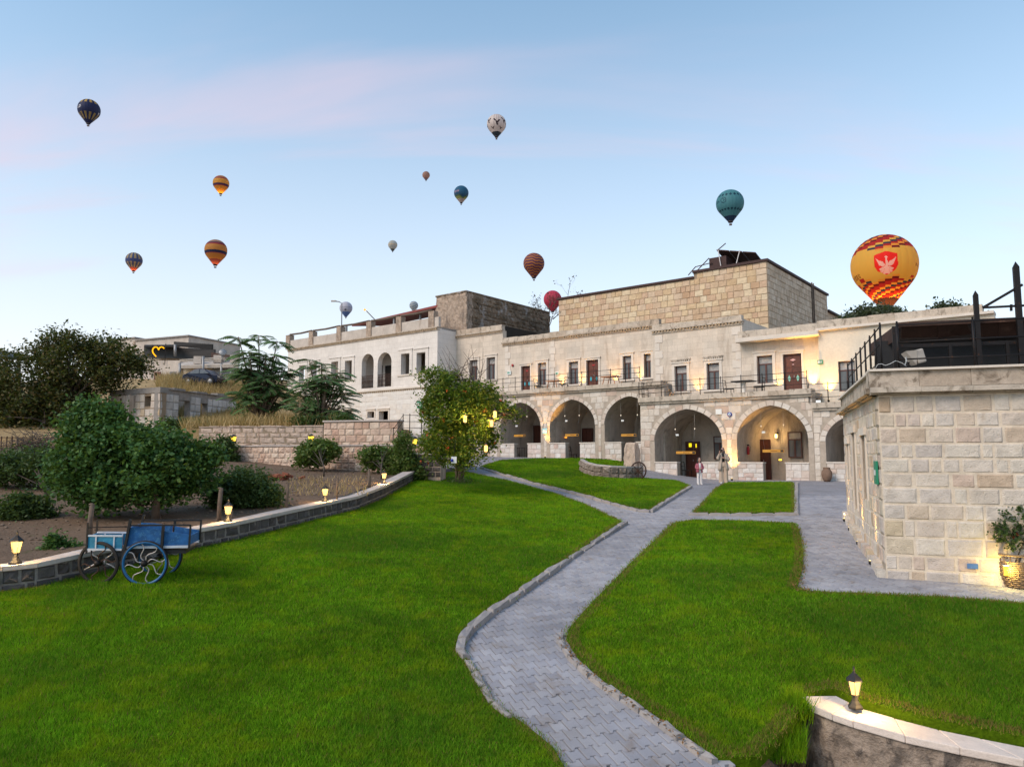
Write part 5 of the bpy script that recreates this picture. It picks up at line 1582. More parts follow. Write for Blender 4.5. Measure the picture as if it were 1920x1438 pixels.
def tree(name, base, ells, d, label, lmat, leafs=0.1, ncl=300, per=60, cr=0.35, seed=1, tr=0.12, bark=None, cat='tree', limbs=14, th=None, aspect=.55, droop=0.0, shell=.5, stems=1, group=None, lean=.5):
    base = Vector(base)
    e = empty(name, base, 0, label, cat, group)
    P, C_ = clump_pts(ells, d, ncl, per, cr, seed, shell)
    P = P - np.array(base); C_ = C_ - np.array(base)
    P = P[P[:, 2] > 0.03]
    r_ = random.Random(seed); top = float(np.median(C_[:, 2]))
    m = MB()
    cxy = C_[:, :2].mean(0)
    for q in range(stems):
        a = q * 2.4; off = Vector((math.cos(a), math.sin(a), 0)) * (0.0 if stems == 1 else tr * 1.6)
        pts = [off, off * 1.2 + Vector((r_.uniform(-.04, .04), 0, top * .35)), Vector((cxy[0] * lean, cxy[1] * lean, top * .75)) + off * 2, Vector((cxy[0], cxy[1], top * 1.15)) * (1 if lean > .3 else 0) + Vector((cxy[0] * .3, cxy[1] * .3, top * 1.1)) * (0 if lean > .3 else 1) + off * 3]
        m.tube(pts, [tr * 1.25, tr, tr * .75, tr * .3], 8)
    m.build('trunk', bark or M_bark, e)
    lm = MB()
    ids = r_.sample(range(len(C_)), min(limbs, len(C_)))
    for i in ids:
        q = Vector(C_[i]); z0_ = max(.25 * top, min(q.z * .7, top)); b = Vector((cxy[0] * .4, cxy[1] * .4, z0_ * .8))
        mid = b.lerp(q, .55) + Vector((0, 0, .08 * (q - b).length))
        lm.tube([b, mid, q], [tr * .45, tr * .28, tr * .08], 5)
    lm.build('limbs', bark or M_bark, e)
    leaves('crown', P, leafs, lmat, e, aspect, seed=seed, droop=droop)
    return e
def soil_base(px, py): return hit(px, py, SOIL, 8.0)
tree('dark_tree', at(150, 835, 43), [(60,725,80,80),(150,685,75,58),(212,690,55,42),(95,770,90,70),(40,795,75,45),(125,765,50,58),(252,688,30,26),(130,645,48,24),(200,650,40,22),(-40,740,60,80),(85,655,30,20)], 44,
     'big dark tree with rusty seed clusters at the edge of the hill', L_dark, .20, 1100, 44, .55, 3, .22, limbs=24)
mb_ = soil_base(291, 975)
tree('mulberry_tree', mb_, [(245,872,132,72),(180,830,70,60),(320,868,82,58),(150,900,58,48),(190,802,62,40),(368,880,44,42),(270,915,105,30),(200,930,46,24),(290,842,55,34),(160,768,16,16),(240,838,75,42),(215,775,12,14),(275,812,12,14),(150,860,40,30),(390,850,18,16),(335,822,14,12),(175,950,14,16),(110,870,16,20)], mb_.y + .35,
     'spreading green broadleaf tree in the soil behind the blue cart', L_mulb, .10, 1150, 38, .27, 5, .085, limbs=34, aspect=.75, shell=.3, lean=.31)
b = tree('flowering_tree', hit(862, 907, G), [(845,770,52,56),(884,795,54,54),(830,832,36,38),(868,850,50,26),(925,765,36,18),(822,706,38,18),(852,730,42,26),(948,776,30,10),(805,760,18,40),(900,740,34,22),(915,822,20,26),(800,835,12,20)], 27.0,
     'multi-stemmed flowering tree with orange blooms and hanging lanterns', L_trump, .12, 760, 38, .26, 6, .06, M_barkp, limbs=34, stems=5, aspect=.42, shell=.35, droop=.35)
g_ = np.random.default_rng(9); P, C_ = clump_pts([(845,770,55,65),(880,800,62,60),(825,850,40,45),(925,765,34,16),(822,704,34,16)], 26.4, 22, 5, .07, 19, .95)
leaves('blossom', P - np.array(b.location), .085, L_flower, b, .9, seed=3)
tw_ = MB()
for i in range(26):
    a = at(R.uniform(835, 905), R.uniform(700, 750), 27.0) - b.location; 
    t = at(R.uniform(820, 930), R.uniform(645, 705), 27.0 + R.uniform(-.6, .6)) - b.location
    tw_.tube([a, a.lerp(t, .5) + Vector((R.uniform(-.1, .1), 0, .05)), t], [.014, .010, .004], 4)
for i in range(12):
    a = at(R.uniform(900, 930), R.uniform(770, 790), 26.6) - b.location; t = at(R.uniform(950, 992), R.uniform(765, 805), 26.6 + R.uniform(-.3, .3)) - b.location
    tw_.tube([a, a.lerp(t, .5) + Vector((0, 0, .08)), t], [.012, .009, .004], 4)
tw_.build('bare_twigs', M_twig, b)
leaves('skirt_shoots', np.array([[R.gauss(0, .28), R.gauss(0, .28), abs(R.gauss(.08, .12))] for _ in range(500)]), .10, L_bush, b, .35, seed=8)

def ailanthus(name, base, tips, d, label, seed, nfr=9, fl_=1.0, tr=.08, fill=()):
    """tree whose crown is tiers of long drooping compound leaves"""
    base = Vector(base); e = empty(name, base, 0, label, 'tree'); r_ = random.Random(seed)
    m = MB(); Ls, Rs = [], []
    stem = MB(); 
    for (px, py, dd) in tips:
        t = at(px, py, d + dd) - base
        k0 = Vector((0, 0, max(.4, t.z * .25)))
        m.tube([Vector((0, 0, 0)) if abs(t.x) < .6 else k0, k0.lerp(t, .5) + Vector((0, 0, -.1 * t.z)), t], [tr, tr * .7, tr * .3], 6)
        for j in range(nfr):
            a = 2 * math.pi * (j + r_.random() * .6) / nfr
            el = r_.uniform(.0, .55); L = fl_ * r_.uniform(.75, 1.15)
            dirn = Vector((math.cos(a) * math.cos(el), math.sin(a) * math.cos(el), math.sin(el)))
            p = t + Vector((0, 0, r_.uniform(-.35, .05))); prev = p.copy(); pts = [p.copy()]
            v = dirn.copy(); n = 11
            for i in range(n):
                v = (v + Vector((0, 0, -.075))).normalized(); p = p + v * (L / n); pts.append(p.copy())
                if i > 0:
                    s = v.cross(Vector((0, 0, 1))).normalized()
                    for sg in (-1, 1):
                        ll = L * .30 * (1 - abs(i / n - .45) * .9)
                        ld = (s * sg + v * .45 + Vector((0, 0, -.35))).normalized()
                        wd = ld.cross(Vector((0, 0, 1))).normalized() * ll * .22
                        Ls += [p, p + ld * ll * .4 + wd, p + ld * ll, p + ld * ll * .4 - wd]; Rs.append(r_.random())
            stem.tube(pts[::3] + [pts[-1]], .010, 4)
    m.build('trunk', M_barkp, e); stem.build('leaf_stalks', M_barkp, e)
    V = np.array([tuple(q) for q in Ls])
    if fill:
        P_, _ = clump_pts(fill, d, 70, 14, .3, seed, .1); leaves('inner_foliage', P_ - np.array(base), .26, L_ail, e, .3, seed=seed, droop=.5)
    o = link('crown', np_mesh('crown', V, np.arange(len(V)).reshape(-1, 4), {'rnd': np.array(Rs)}), L_ail, e)
    return e
def tier(cx_, cy_, w_, h, n, seed):
    r_ = random.Random(seed); return [(cx_ + r_.uniform(-w_, w_), cy_ + r_.uniform(-h, h), r_.uniform(-1, 1)) for _ in range(n)]
ailanthus('tree_of_heaven', at(488, 800, 42), [(447,632,0),(485,630,.5),(520,640,0),(465,670,-.8),(505,680,.6),(535,690,0),(450,700,.4),(490,705,-.8),(525,720,.3)] + tier(490, 728, 46, 42, 20, 4) + tier(485, 680, 34, 20, 7, 8), 42, 'tall tree with feathery drooping leaves left of the white house', 21, 11, 1.05, fill=[(490,715,50,55),(485,765,45,30),(480,675,35,30)])
ailanthus('tree_of_heaven', at(602, 800, 40), [(580,676,0),(603,684,.4),(634,698,0),(580,715,-.6),(615,720,-.5),(640,735,.2)] + tier(603, 742, 42, 40, 18, 5), 40, 'smaller feathery leaved tree in front of the white house windows', 22, 11, 1.0, fill=[(603,740,44,45),(600,780,36,18)])

def bush(name, ells, d, label, lmat=L_bush, leafs=.08, ncl=120, per=40, cr=.2, seed=1, base=None, cat='shrub', tr=.03, group=None, aspect=.6):
    px = sum(e_[0] for e_ in ells) / len(ells); py = max(e_[1] + e_[3] for e_ in ells)
    b_ = base or at(px, py, d)
    return tree(name, b_, ells, d, label, lmat, leafs, ncl, per, cr, seed, tr, M_bark, cat, 8, aspect=aspect, group=group)
tree('small_tree', soil_base(87, 935), [(60,872,62,30),(100,880,45,28),(20,880,45,28)], 23.5, 'small dark leaved tree with a thin trunk left of the spreading tree', L_bush, .10, 300, 40, .25, 31, .05, limbs=10)
bush('shrub', [(455,915,52,33),(490,930,38,22),(425,930,32,26)], 20.0, 'wide dark shrub on the soil right of the spreading tree', L_bush, .085, 420, 42, .2, 32)
bush('shrub', [(45,952,40,24),(25,972,32,14),(80,965,18,16)], 18.5, 'leafy shrub on the soil above the first wall lantern', L_bush, .085, 240, 40, .18, 33)
bush('shrub', [(105,1018,14,22),(128,1030,28,12),(88,1036,16,10)], 14.6, 'low young plant on the soil behind the cart wheel', L_mulb, .075, 70, 26, .10, 34)
bush('grape_vine', [(595,850,36,22),(615,842,20,14),(572,858,16,14)], 32.6, 'round vine bush growing over the pink garden wall', L_grape, .14, 210, 36, .24, 35, base=soil_base(607, 893))
bush('grape_vine', [(703,858,28,20),(735,862,24,24)], 31.6, 'vine bush before the pink wall next to the tall vine', L_grape, .13, 150, 32, .22, 36, base=soil_base(715, 898))
bush('grape_vine', [(757,838,14,26),(764,868,20,22),(745,885,16,14),(785,890,16,10)], 30.6, 'tall leaning vine at the end of the low basalt wall', L_grape, .13, 170, 32, .22, 37)
bush('climber', [(420,838,16,20),(428,860,20,18),(440,878,10,8)], 35.2, 'climber hanging over the left end of the pink wall', L_bush, .13, 130, 30, .24, 38)
bush('shrub', [(640,790,12,10),(610,790,20,10),(575,792,24,9),(670,795,10,6)], 38.5, 'ragged scrub at the foot of the feathery trees', L_bush, .16, 110, 26, .3, 39)
bush('shrub', [(350,800,26,12),(372,800,16,10),(318,800,24,12)], 41.0, 'scrub growing against the side of the block hut', L_bush, .16, 120, 26, .3, 40)
# rooftop greenery
bush('olive_bush', [(1640,598,45,22),(1610,600,28,14),(1680,602,34,16)], 47.0, 'grey green bush on the flat roof below the big yellow balloon', L_olive, .22, 260, 30, .4, 41)
bush('olive_bush', [(1772,588,28,20),(1800,592,28,14),(1750,597,20,10),(1830,596,14,8)], 44.0, 'grey green bush on the flat roof beside the iron posts', L_olive, .2, 170, 28, .36, 42)
bush('olive_bush', [(1590,604,12,8),(1575,606,10,6)], 46.0, 'small grey bush at the back of the flat roof', L_olive, .2, 40, 24, .3, 43)

# bare tree between the upper houses
bt = empty('bare_tree', at(1030, 620, 58), 0, 'nearly leafless tree in front of the pink balloon', 'tree')
m = MB(); r_ = random.Random(5)
def branch(p, v, L, rad, n):
    q = p + v * L
    m.tube([p, p.lerp(q, .5) + Vector((r_.uniform(-.05, .05), r_.uniform(-.05, .05), 0)) * L, q], [rad, rad * .8, rad * .6], 5)
    ends.append(q)
    if n > 0:
        for _ in range(3 if n > 1 else 2):
            w_ = (v + Vector((r_.gauss(0, .55), r_.gauss(0, .4), r_.gauss(.1, .25)))).normalized()
            branch(p.lerp(q, r_.uniform(.6, 1.0)), w_, L * r_.uniform(.6, .8), rad * .55, n - 1)
ends = []
branch(Vector((0, 0, -.6)), Vector((-.03, 0, 1)), 1.5, .07, 4)
branch(Vector((.3, 0, .9)), Vector((.75, 0, .8)).normalized(), 1.7, .035, 3)
branch(Vector((-.1, 0, .3)), Vector((-.7, 0, .6)).normalized(), 1.0, .035, 3)
m.build('trunk', M_twig, bt)
leaves('crown', np.array([tuple(q + Vector((r_.gauss(0, .1), r_.gauss(0, .1), r_.gauss(0, .1)))) for q in ends for _ in range(3)]), .14, L_brush, bt, .5, seed=4)

# dry grass, dead brush, weeds
def blades(name, pts, hgt, mat, label, wid=.02, seed=1, cat='grass'):
    g = np.random.default_rng(seed); m_ = len(pts)
    h = hgt * (0.5 + g.random(m_)); th = g.random(m_) * 6.28; lt = g.random(m_) * 6.28; ln = .2 + .5 * g.random(m_)
    side = np.stack([np.cos(th), np.sin(th), 0 * th], 1) * wid
    tip = pts + np.stack([np.cos(lt) * ln * h, np.sin(lt) * ln * h, h], 1)
    V = np.empty((m_ * 3, 3)); V[0::3] = pts - side; V[1::3] = pts + side; V[2::3] = tip
    return tag(link(name, np_mesh(name, V, np.arange(m_ * 3).reshape(-1, 3), {'rnd': g.random(m_)}), mat), label, cat, None, 'stuff')
def scatter_px(n, x0, x1, y0, y1, hf, d0, d1):
    out = []
    while len(out) < n:
        p = hit(R.uniform(x0, x1), R.uniform(y0, y1), hf, d0)
        if p.y < d1: out.append(tuple(p))
    return np.array(out)
P = np.concatenate([np.array([tuple(at(px, 800, d_)) for px, d_ in zip(rng.uniform(340, 640, 9000), rng.uniform(38.0, 52, 9000))]),
                    np.array([tuple(at(px, 800, d_)) for px, d_ in zip(rng.uniform(290, 470, 9000), rng.uniform(46, 58, 9000))])])
P[:, 2] = HILL(P[:, 0], P[:, 1])
blades('dry_grass', P, .55, L_dry, 'tall dry straw grass on the slope above the garden walls', .028, 3)
P = np.array([tuple(at(px, 800, d_)) for px, d_ in zip(rng.uniform(685, 725, 260), rng.uniform(38, 39, 260))]); P[:, 2] = HILL(P[:, 0], P[:, 1]) - .1
P = scatter_px(420, 540, 690, 893, 930, SOIL, 12, 30)
blades('dry_weeds', P, .16, L_dry, 'thin dry weeds on the soil before the pink wall', .012, 5)
P = np.array([tuple(Vector(rf[0].lerp(rf[1], R.random())) + Vector((R.gauss(-.12, .06), R.gauss(0, .08), R.uniform(-.2, -.02)))) for _ in range(900)])
Q_ = scatter_px(1300, 1438, 1512, 1325, 1432, lambda x, y: G(x, y) - .22, 5, 12)
P = np.concatenate([P, Q_])
blades('grass_tuft', P, .17, M_grass, 'overgrown grass tuft at the end of the retaining wall', .006, 6)
P = np.array([tuple(hit(R.uniform(1385, 1512), R.uniform(1418, 1450), lambda x, y: np.asarray(x) * 0 - 3.75, 4)) for _ in range(420)])
blades('dry_weeds', P, .28, L_dry, 'dry straw at the foot of the retaining wall', .005, 7)
bs = empty('brush_pile', soil_base(62, 858), 0, 'heap of dead brush on the soil by the far left fence', 'brush')
m = MB()
for i in range(240):
    a = Vector((R.gauss(0, .55), R.gauss(0, .4), abs(R.gauss(.25, .3)))); t = a + Vector((R.gauss(0, .5), R.gauss(0, .4), R.gauss(.1, .3)))
    m.tube([a, a.lerp(t, .5) + Vector((0, 0, .08)), t], .010, 4, cap=False)
m.build('twigs', M_twig, bs)
leaves('dead_leaves', np.array([[R.gauss(0, .5), R.gauss(0, .35), abs(R.gauss(.3, .25))] for _ in range(1800)]), .1, L_brush, bs, .4, seed=5)
# wooden posts in the garden and the fence at the left
def gpost(px, py, top, label, r0=.05):
    b_ = soil_base(px, py); h = at(px, top, b_.y).z - b_.z
    o = empty('wooden_post', b_, 0, label, 'post', 'posts in the garden soil')
    MB().tube([(0, 0, -.2), (R.uniform(-.02, .02), 0, h * .5), (R.uniform(-.03, .03), 0, h)], [r0, r0 * .95, r0 * .9], 8).build('shaft', M_wood, o)
    MB().lathe([(r0 * .93, 0), (r0 * .9, .02), (.01, .03)], 8, (0, 0, h - .01)).build('end_grain', M_barkp, o)
gpost(168, 1010, 945, 'wooden post standing behind the blue cart', .055)
gpost(410, 978, 915, 'wooden post lit by the lantern right of the spreading tree', .055)
gpost(433, 978, 955, 'short wooden stake right behind the second wall lantern', .035)
gpost(537, 955, 905, 'grey wooden post in the middle of the bare soil', .04)
gpost(632, 935, 896, 'thin dark stake right of the third wall lantern', .03)
gpost(692, 912, 880, 'pale stake near the wall lantern by the vines', .045)
fe = empty('fence', soil_base(0, 842), 0, 'low rusty fence in front of the straw at the far left', 'fence')
for i in range(9): MB().bar((-1.0 + i * .26, 0, 0), (-1.0 + i * .26, 0, .62), .035).build('picket', M_rust, fe)
for z in (.15, .55): MB().bar((-1.1, .03, z), (1.2, .03, z), .03).build('rail', M_rust, fe)
# spilled red bricks
bp = empty('brick_pile', soil_base(515, 900), 0, 'small heap of red bricks on the soil behind the wide shrub', 'bricks')
for i in range(44):
    o = MB().box(-.11, .11, -.055, .055, -.035, .035).build('brick', M_brick, bp, loc=(R.gauss(0, .35), R.gauss(0, .16), .04 + abs(R.gauss(0, .07))), rot=(R.uniform(-.3, .3), R.uniform(-.3, .3), R.uniform(0, 3)))

# leaves blown against the kerbs
P = []
for pxs, n_ in (([(1051,1190),(1070,1236),(1108,1275),(1168,1318),(1241,1366),(1316,1424)], 150), ([(1174,982),(1045,1069),(951,1135),(882,1186)], 70), ([(1500,990),(1508,1040),(1506,1080),(1495,1106),(1520,1114)], 130)):
    for _ in range(n_):
        i = R.randrange(len(pxs) - 1); t = R.random()
        q = hit(pxs[i][0] + (pxs[i+1][0] - pxs[i][0]) * t + R.gauss(0, 5), pxs[i][1] + (pxs[i+1][1] - pxs[i][1]) * t + R.gauss(0, 2), G)
        P.append((q.x, q.y, q.z + R.uniform(.045, .075)))
tag(leaves('fallen_leaves', np.array(P), .045, L_fall, None, .6, up=2.0, seed=12), 'small dry leaves blown along the kerbs of the path', 'leaves', None, 'stuff')

# clods and small stones on the bare soil
Pc = np.stack([rng.uniform(-14, -3, 9000), rng.uniform(12, 33, 9000), np.zeros(9000)], 1)
Pc = Pc[inpoly(Pc[:, 0], Pc[:, 1], SOILP)]
Pc = Pc[(dist_edge(Pc[:, 0], Pc[:, 1], SOILP) > .25)][:1800]; Pc[:, 2] = SOIL(Pc[:, 0], Pc[:, 1]) + .01
oct_v = np.array([(1,0,0),(-1,0,0),(0,1,0),(0,-1,0),(0,0,1),(0,0,-1)], float); oct_f = np.array([(0,2,4),(2,1,4),(1,3,4),(3,0,4),(2,0,5),(1,2,5),(3,1,5),(0,3,5)])
g_ = np.random.default_rng(77); n_ = len(Pc); sz = (.018 + .05 * g_.random(n_) ** 3)[:, None, None] * (0.6 + .8 * g_.random((n_, 6, 1)))
V = Pc[:, None, :] + oct_v[None] * sz * np.array([1, 1, .6]); F_ = (oct_f[None] + (np.arange(n_) * 6)[:, None, None]).reshape(-1, 3)
tag(link('soil_clods', np_mesh('soil_clods', V.reshape(-1, 3), F_, {'rnd': np.repeat(g_.random(n_), 8)}), M_clod), 'clods and pebbles scattered on the bare garden soil', 'soil', None, 'stuff')
# ---------------------------------------------------------------- lanterns
def lantern(loc, label, rz=0.0, k=1.0, em=None, group='lanterns on the garden walls', power=0):
    e = empty('garden_lantern', loc, rz, label, 'lantern', group)
    e.scale = (k, k, k)
    MB().lathe([(.085,0),(.085,.02),(.060,.045),(.038,.085),(.030,.13),(.044,.135),(.044,.15)], 6, smooth=False).build('base', M_black, e)
    MB().lathe([(.042,.152),(.072,.30)], 6, smooth=False).build('glass', em or E_lamp, e)
    fr = MB()
    for i in range(6):
        a = 2 * math.pi * i / 6
        fr.bar((.045 * math.cos(a), .045 * math.sin(a), .15), (.075 * math.cos(a), .075 * math.sin(a), .303), .008)
    fr.build('glazing_bars', M_black, e)
    MB().lathe([(.095,.302),(.09,.318),(.045,.36),(.02,.385),(.012,.41),(.016,.425),(.004,.46)], 6, smooth=False).build('cap', M_black, e)
    if power: point(e, (0, -.16, .24), power)
    return e
def on_line(px, A, B):
    best = None
    for i in range(len(A) - 1):
        for t in np.linspace(0, 1, 40):
            p = A[i].lerp(A[i+1], t).lerp(B[i].lerp(B[i+1], t), .5)
            q = 960 + FPX * p.x / (p.y * CT + p.z * ST)
            if best is None or abs(q - px) < best[0]: best = (abs(q - px), A[i].lerp(A[i+1], t).z, p)
    p = best[2]; return Vector((p.x, p.y, best[1]))
for px, lb in ((25, 'lit lantern on the low basalt wall left of the blue cart'), (425, 'lit lantern on the low wall beside the lit wooden post'), (608, 'lit lantern on the low wall in front of the bare soil'), (720, 'lit lantern on the low wall beside the vines')):
    p = on_line(px, cf, cb); p.z += WH + .076
    lantern(p, lb, .3, 1.12 if px != 25 else 1.2, power=14)
p = hit(1604, 1327, lambda x, y: G(x, y) + .055, 4); lantern(p, 'lit lantern on the pale coping of the near retaining wall', .2, 1.05, power=12)
def box_lamp(px, py, d, label, k=1.0):
    """small square wall-top lamp"""
    p = at(px, py, d); e = empty('garden_lamp', p, 0, label, 'lamp', 'square yellow lamps on the garden walls'); e.scale = (k, k, k)
    MB().lathe([(.10,0),(.05,.04),(.04,.14),(.07,.16)], 8).build('base', M_black, e)
    MB().lathe([(.11,.162),(.15,.36)], 4, rot=.785, smooth=False).build('glass', E_lampy, e)
    MB().lathe([(.18,.362),(.12,.42),(.02,.48)], 4, rot=.785, smooth=False).build('cap', M_black, e)
box_lamp(437, 833, 36.0, 'yellow square lamp on the left end of the pink wall')
box_lamp(583, 833, 34.2, 'yellow square lamp above the round vine bush')
box_lamp(778, 840, 31.1, 'yellow square lamp on the pale pier behind the flowering tree')
box_lamp(349, 800, 42.0, 'yellow square lamp in the scrub below the block hut', .8)
# lanterns hanging in and beside the flowering tree
for px, py, h, d_, lb in ((872, 793, 15, 26.0, 'glowing lantern hanging in the middle of the flowering tree'), (928, 784, 14, 26.0, 'topmost glowing lantern on the arcade side of the flowering tree'), (921.5, 801, 14, 26.4, 'second glowing lantern down on the arcade side of the flowering tree'), (911, 848, 14, 25.8, 'lowest glowing lantern hanging beside the flowering tree')):
    p = at(px, py, d_); k = d_ / 1400
    e = empty('hanging_lantern', p, 0, lb, 'lantern', 'lanterns hanging in the flowering tree')
    MB().lathe([(.042, .02), (.058, .05), (.058, h * k - .05), (.042, h * k - .02)], 8).build('glass', E_lamp, e)
    MB().lathe([(.068, h * k - .02), (.04, h * k + .04), (.01, h * k + .07)], 8).build('cap', M_black, e)
    MB().lathe([(.07, 0), (.07, .02)], 8).build('base', M_black, e)
    MB().tube([(0, 0, h * k + .05), (0, 0, h * k + .55)], .006, 4).build('cord', M_iron, e)
    point(e, (0, -.25, h * k / 2), 14)
e = empty('evil_eye_charm', at(851, 862, 25.6), 0, 'white plate with a blue eye hanging on the flowering tree', 'charm')
MB().box(-.09, .09, 0, .02, -.11, .11).build('plate', M_signw, e)
MB().lathe([(.055, -.01), (.055, .01)], 14).build('eye', M_blue, e, loc=(-.06, -.015, -.02), rot=(math.pi / 2, 0, 0)); MB().tube([(0, 0, .1), (.06, 0, .75)], .006, 4).build('cord', M_iron, e)

# ---------------------------------------------------------------- terrace railings
rail('iron_railing', [fw(fl(x, 740, -.1)[0], -.1, 3.33) for x in (1204, 1240, 1277, 1313, 1352, 1390, 1430, 1472, 1514)], 0, .88, 'iron railing of the terrace above the two wide arches')
rail('iron_railing', [fw(-0.02, y, 3.33) for y in (-.08, .5, 1.0)], 0, .88, 'short iron railing closing the end of the lower terrace')
rail('iron_railing', [fw(fl(x, 725, .9)[0], .9, 4.36) for x in (870, 895, 920, 943, 966, 990, 1014, 1039.5, 1065, 1091, 1118, 1145, 1173, 1200)], 0, .88, 'long iron railing of the terrace above the three arches')
rail('iron_railing', [fw(fl(x, 750, -.1)[0], -.1, 2.62) for x in (1517, 1553, 1590, 1625)], 0, .95, 'iron railing of the low terrace beside the corner building')

# ---------------------------------------------------------------- uplights
def uplight(s, y, z, label, power=60, tilt=.25, h=2.2, ang=62, group='warm uplights on the terraces', rot=RZ, w=None, big=1.0):
    p = w if w is not None else fw(s, y, z)
    e = empty('uplight', p, rot, label, 'light', group)
    MB().lathe([(.05 * big, 0), (.06 * big, .02), (.055 * big, .10 * big)], 10).build('housing', M_iron, e)
    MB().lathe([(.045 * big, .10 * big), (.04 * big, .107 * big)], 10).build('lens', E_up, e)
    spot(e, (0, 0, .16 * big), (0, tilt, h), power * 3.6, ang)
    return e
for px, lb, pw in ((1244, 'uplight at the foot of the wall left of the hooded windows', 30), (1306, 'uplight between the two hooded windows', 30), (1458, 'uplight left of the carved terrace door', 26), (1523, 'bright uplight right of the carved terrace door', 110)):
    uplight(fl(px, 735, 1.72)[0], 1.72, 3.21, lb, pw)
uplight(fl(1553, 735, 1.4)[0], 1.4, 2.75, 'uplight on the low terrace under the green sign', 70)
for px, lb in ((1002, 'uplight right of the first turquoise inlaid door'), (1050, 'uplight behind the orange table on the long terrace'), (1089, 'uplight left of the second turquoise inlaid door'), (1150, 'uplight by the folding table on the long terrace'), (1198, 'uplight between the last two windows of the long terrace')):
    uplight(fl(px, 720, 2.72)[0], 2.72, 4.23, lb, 26)
p = hit(1022, 861, G, 20); sx_ = fl(1022, 850, .62)[0]
uplight(sx_, .62, float(G(*fw(sx_, .62, 0)[:2])) , 'ground uplight on the pier between the first two dark arches', 120, .12, 2.4, 46, 'ground uplights along the arcade')
sx_ = fl(1372, 893, -.35)[0]
uplight(sx_, -.35, float(G(*fw(sx_, -.35, 0)[:2])), 'ground uplight glowing on the pier behind the woman', 90, .2, 2.0, 60, 'ground uplights along the arcade')
def rw_(a, off, z): 
    q = np.array(RC)[:2] + rl * a - rr_ * off; return Vector((q[0], q[1], z))
for a, lb, pw in ((1.1, 'ground uplight nearest the corner of the near building', 26), (3.4, 'second ground uplight along the side of the near building', 26), (5.3, 'third ground uplight along the side of the near building', 26), (6.7, 'farthest ground uplight along the side of the near building', 26)):
    q = rw_(a, .13, 0); q.z = float(G(q.x, q.y)) + .02
    uplight(0, 0, 0, lb, pw, .16, 2.0, 44, 'ground uplights along the near building', RA - math.pi / 2, w=q, big=.75)

# ---------------------------------------------------------------- arcade furnishings
def hang_sign(s0, s1, z, y, ztop, label, bulbs):
    c = fw((s0 + s1) / 2, y, z); e = empty('hanging_sign', c, RZ, label, 'sign', 'yellow boards hanging in the arches')
    w_ = (s1 - s0) / 2
    MB().box(-w_, w_, -.02, .02, -.07, .07).build('board', M_signy, e)
    MB().box(w_ - .17, w_ - .02, -.026, -.021, -.05, .05).build('dark_patch', M_black, e)
    MB().box(-w_ * .25, w_ * .4, -.026, -.021, -.012, .012).build('printed_line', M_doorw, e)
    for x, zb in bulbs:
        MB().tube([(x, 0, ztop - z), (x, 0, zb)], .010, 4).build('cord', M_floodw, e)
        MB().lathe([(.005, .05), (.028, .03), (.028, -.01), (.005, -.035)], 8, (x, 0, zb)).build('bulb', E_small, e)
    x, zb = bulbs[0]; MB().box(x + .03, x + .2, -.01, .01, zb - .36, zb - .26).build('tag', M_signw, e)
    MB().tube([(bulbs[0][0], 0, bulbs[0][1]), (-w_ * .8, 0, .07)], .004, 4).build('wire', M_pole, e); MB().tube([(bulbs[1][0], 0, bulbs[1][1]), (w_ * .8, 0, .07)], .004, 4).build('wire', M_pole, e)
names = ['first dark arch beside the flowering tree', 'middle dark arch', 'dark arch cut by the step of the facade', 'wide arch behind the child', 'wide arch behind the wall lamp']
for (p0, p1, py, yl, zt, b1, b2), nm in zip(((964, 985, 817, 1.35, 3.5, (966, 790), (988, 781)), (1060, 1085, 816, 1.35, 3.5, (1059, 780), (1086, 779)), (1165, 1193, 816, 1.35, 3.4, (1164, 779), (1195, 778)), (1268, 1304, 848.5, .35, 2.5, (1266, 805), (1302.5, 804)), (1430, 1470, 845.5, .35, 2.5, (1427, 799), (1469, 797))), names):
    a, z = fl(p0, py, yl); b, _ = fl(p1, py, yl); c = (a + b) / 2
    hang_sign(a, b, z, yl, zt, 'yellow board hanging on cords in the ' + nm, [(fl(q[0], q[1], yl)[0] - c, fl(q[0], q[1], yl)[1] - z) for q in (b1, b2)])
s, z = fl(1456, 818, 3.15)
e = empty('wall_lamp', fw(s, 3.2, z), RZ, 'glowing wall lamp inside the right wide arch', 'lamp')
MB().lathe([(.01, .14), (.06, .1), (.08, 0), (.06, -.08), (.01, -.1)], 10).build('bulb', E_bulb, e, loc=(0, -.12, 0)); MB().box(-.04, .04, -.1, .15, .15, .2).build('bracket', M_iron, e); point(e, (0, -.3, 0), 13)
s, z = fl(1262, 807, 3.0); e = empty('wall_lamp', fw(s, 3.1, z), RZ, 'small yellow lit lamp on the back wall of the left wide arch', 'lamp')
MB().box(-.06, .06, -.1, .0, -.09, .09).build('glass', E_lampy, e); MB().box(-.08, .08, -.12, .02, .092, .12).build('cap', M_iron, e)
for px, py, s_lb in ((1238, 857, 'small lit niche lamp low in the left wide arch'), (1563, 857, 'small lit niche lamp in the half hidden arch'), (1463, 862, 'small lit niche lamp low in the right wide arch'), (1061, 820, 'small orange lamp in the middle dark arch')):
    yl = 2.2 if px != 1061 else 2.6
    s, z = fl(px, py, yl); e = empty('niche_lamp', fw(s, yl, z), RZ, s_lb, 'lamp', 'small niche lamps in the arcade')
    MB().box(-.07, .07, -.03, .03, -.04, .04).build('glass', E_orange if px in (1238, 1061) else E_lampy, e); MB().box(-.09, .09, -.04, .05, -.07, -.042).build('shelf', M_wood, e)
s, z = fl(1389, 845, 1.2); e = empty('fire_extinguisher', fw(5.68, 1.3, z - .2), RZ, 'red fire extinguisher on the side wall of the right wide arch', 'extinguisher')
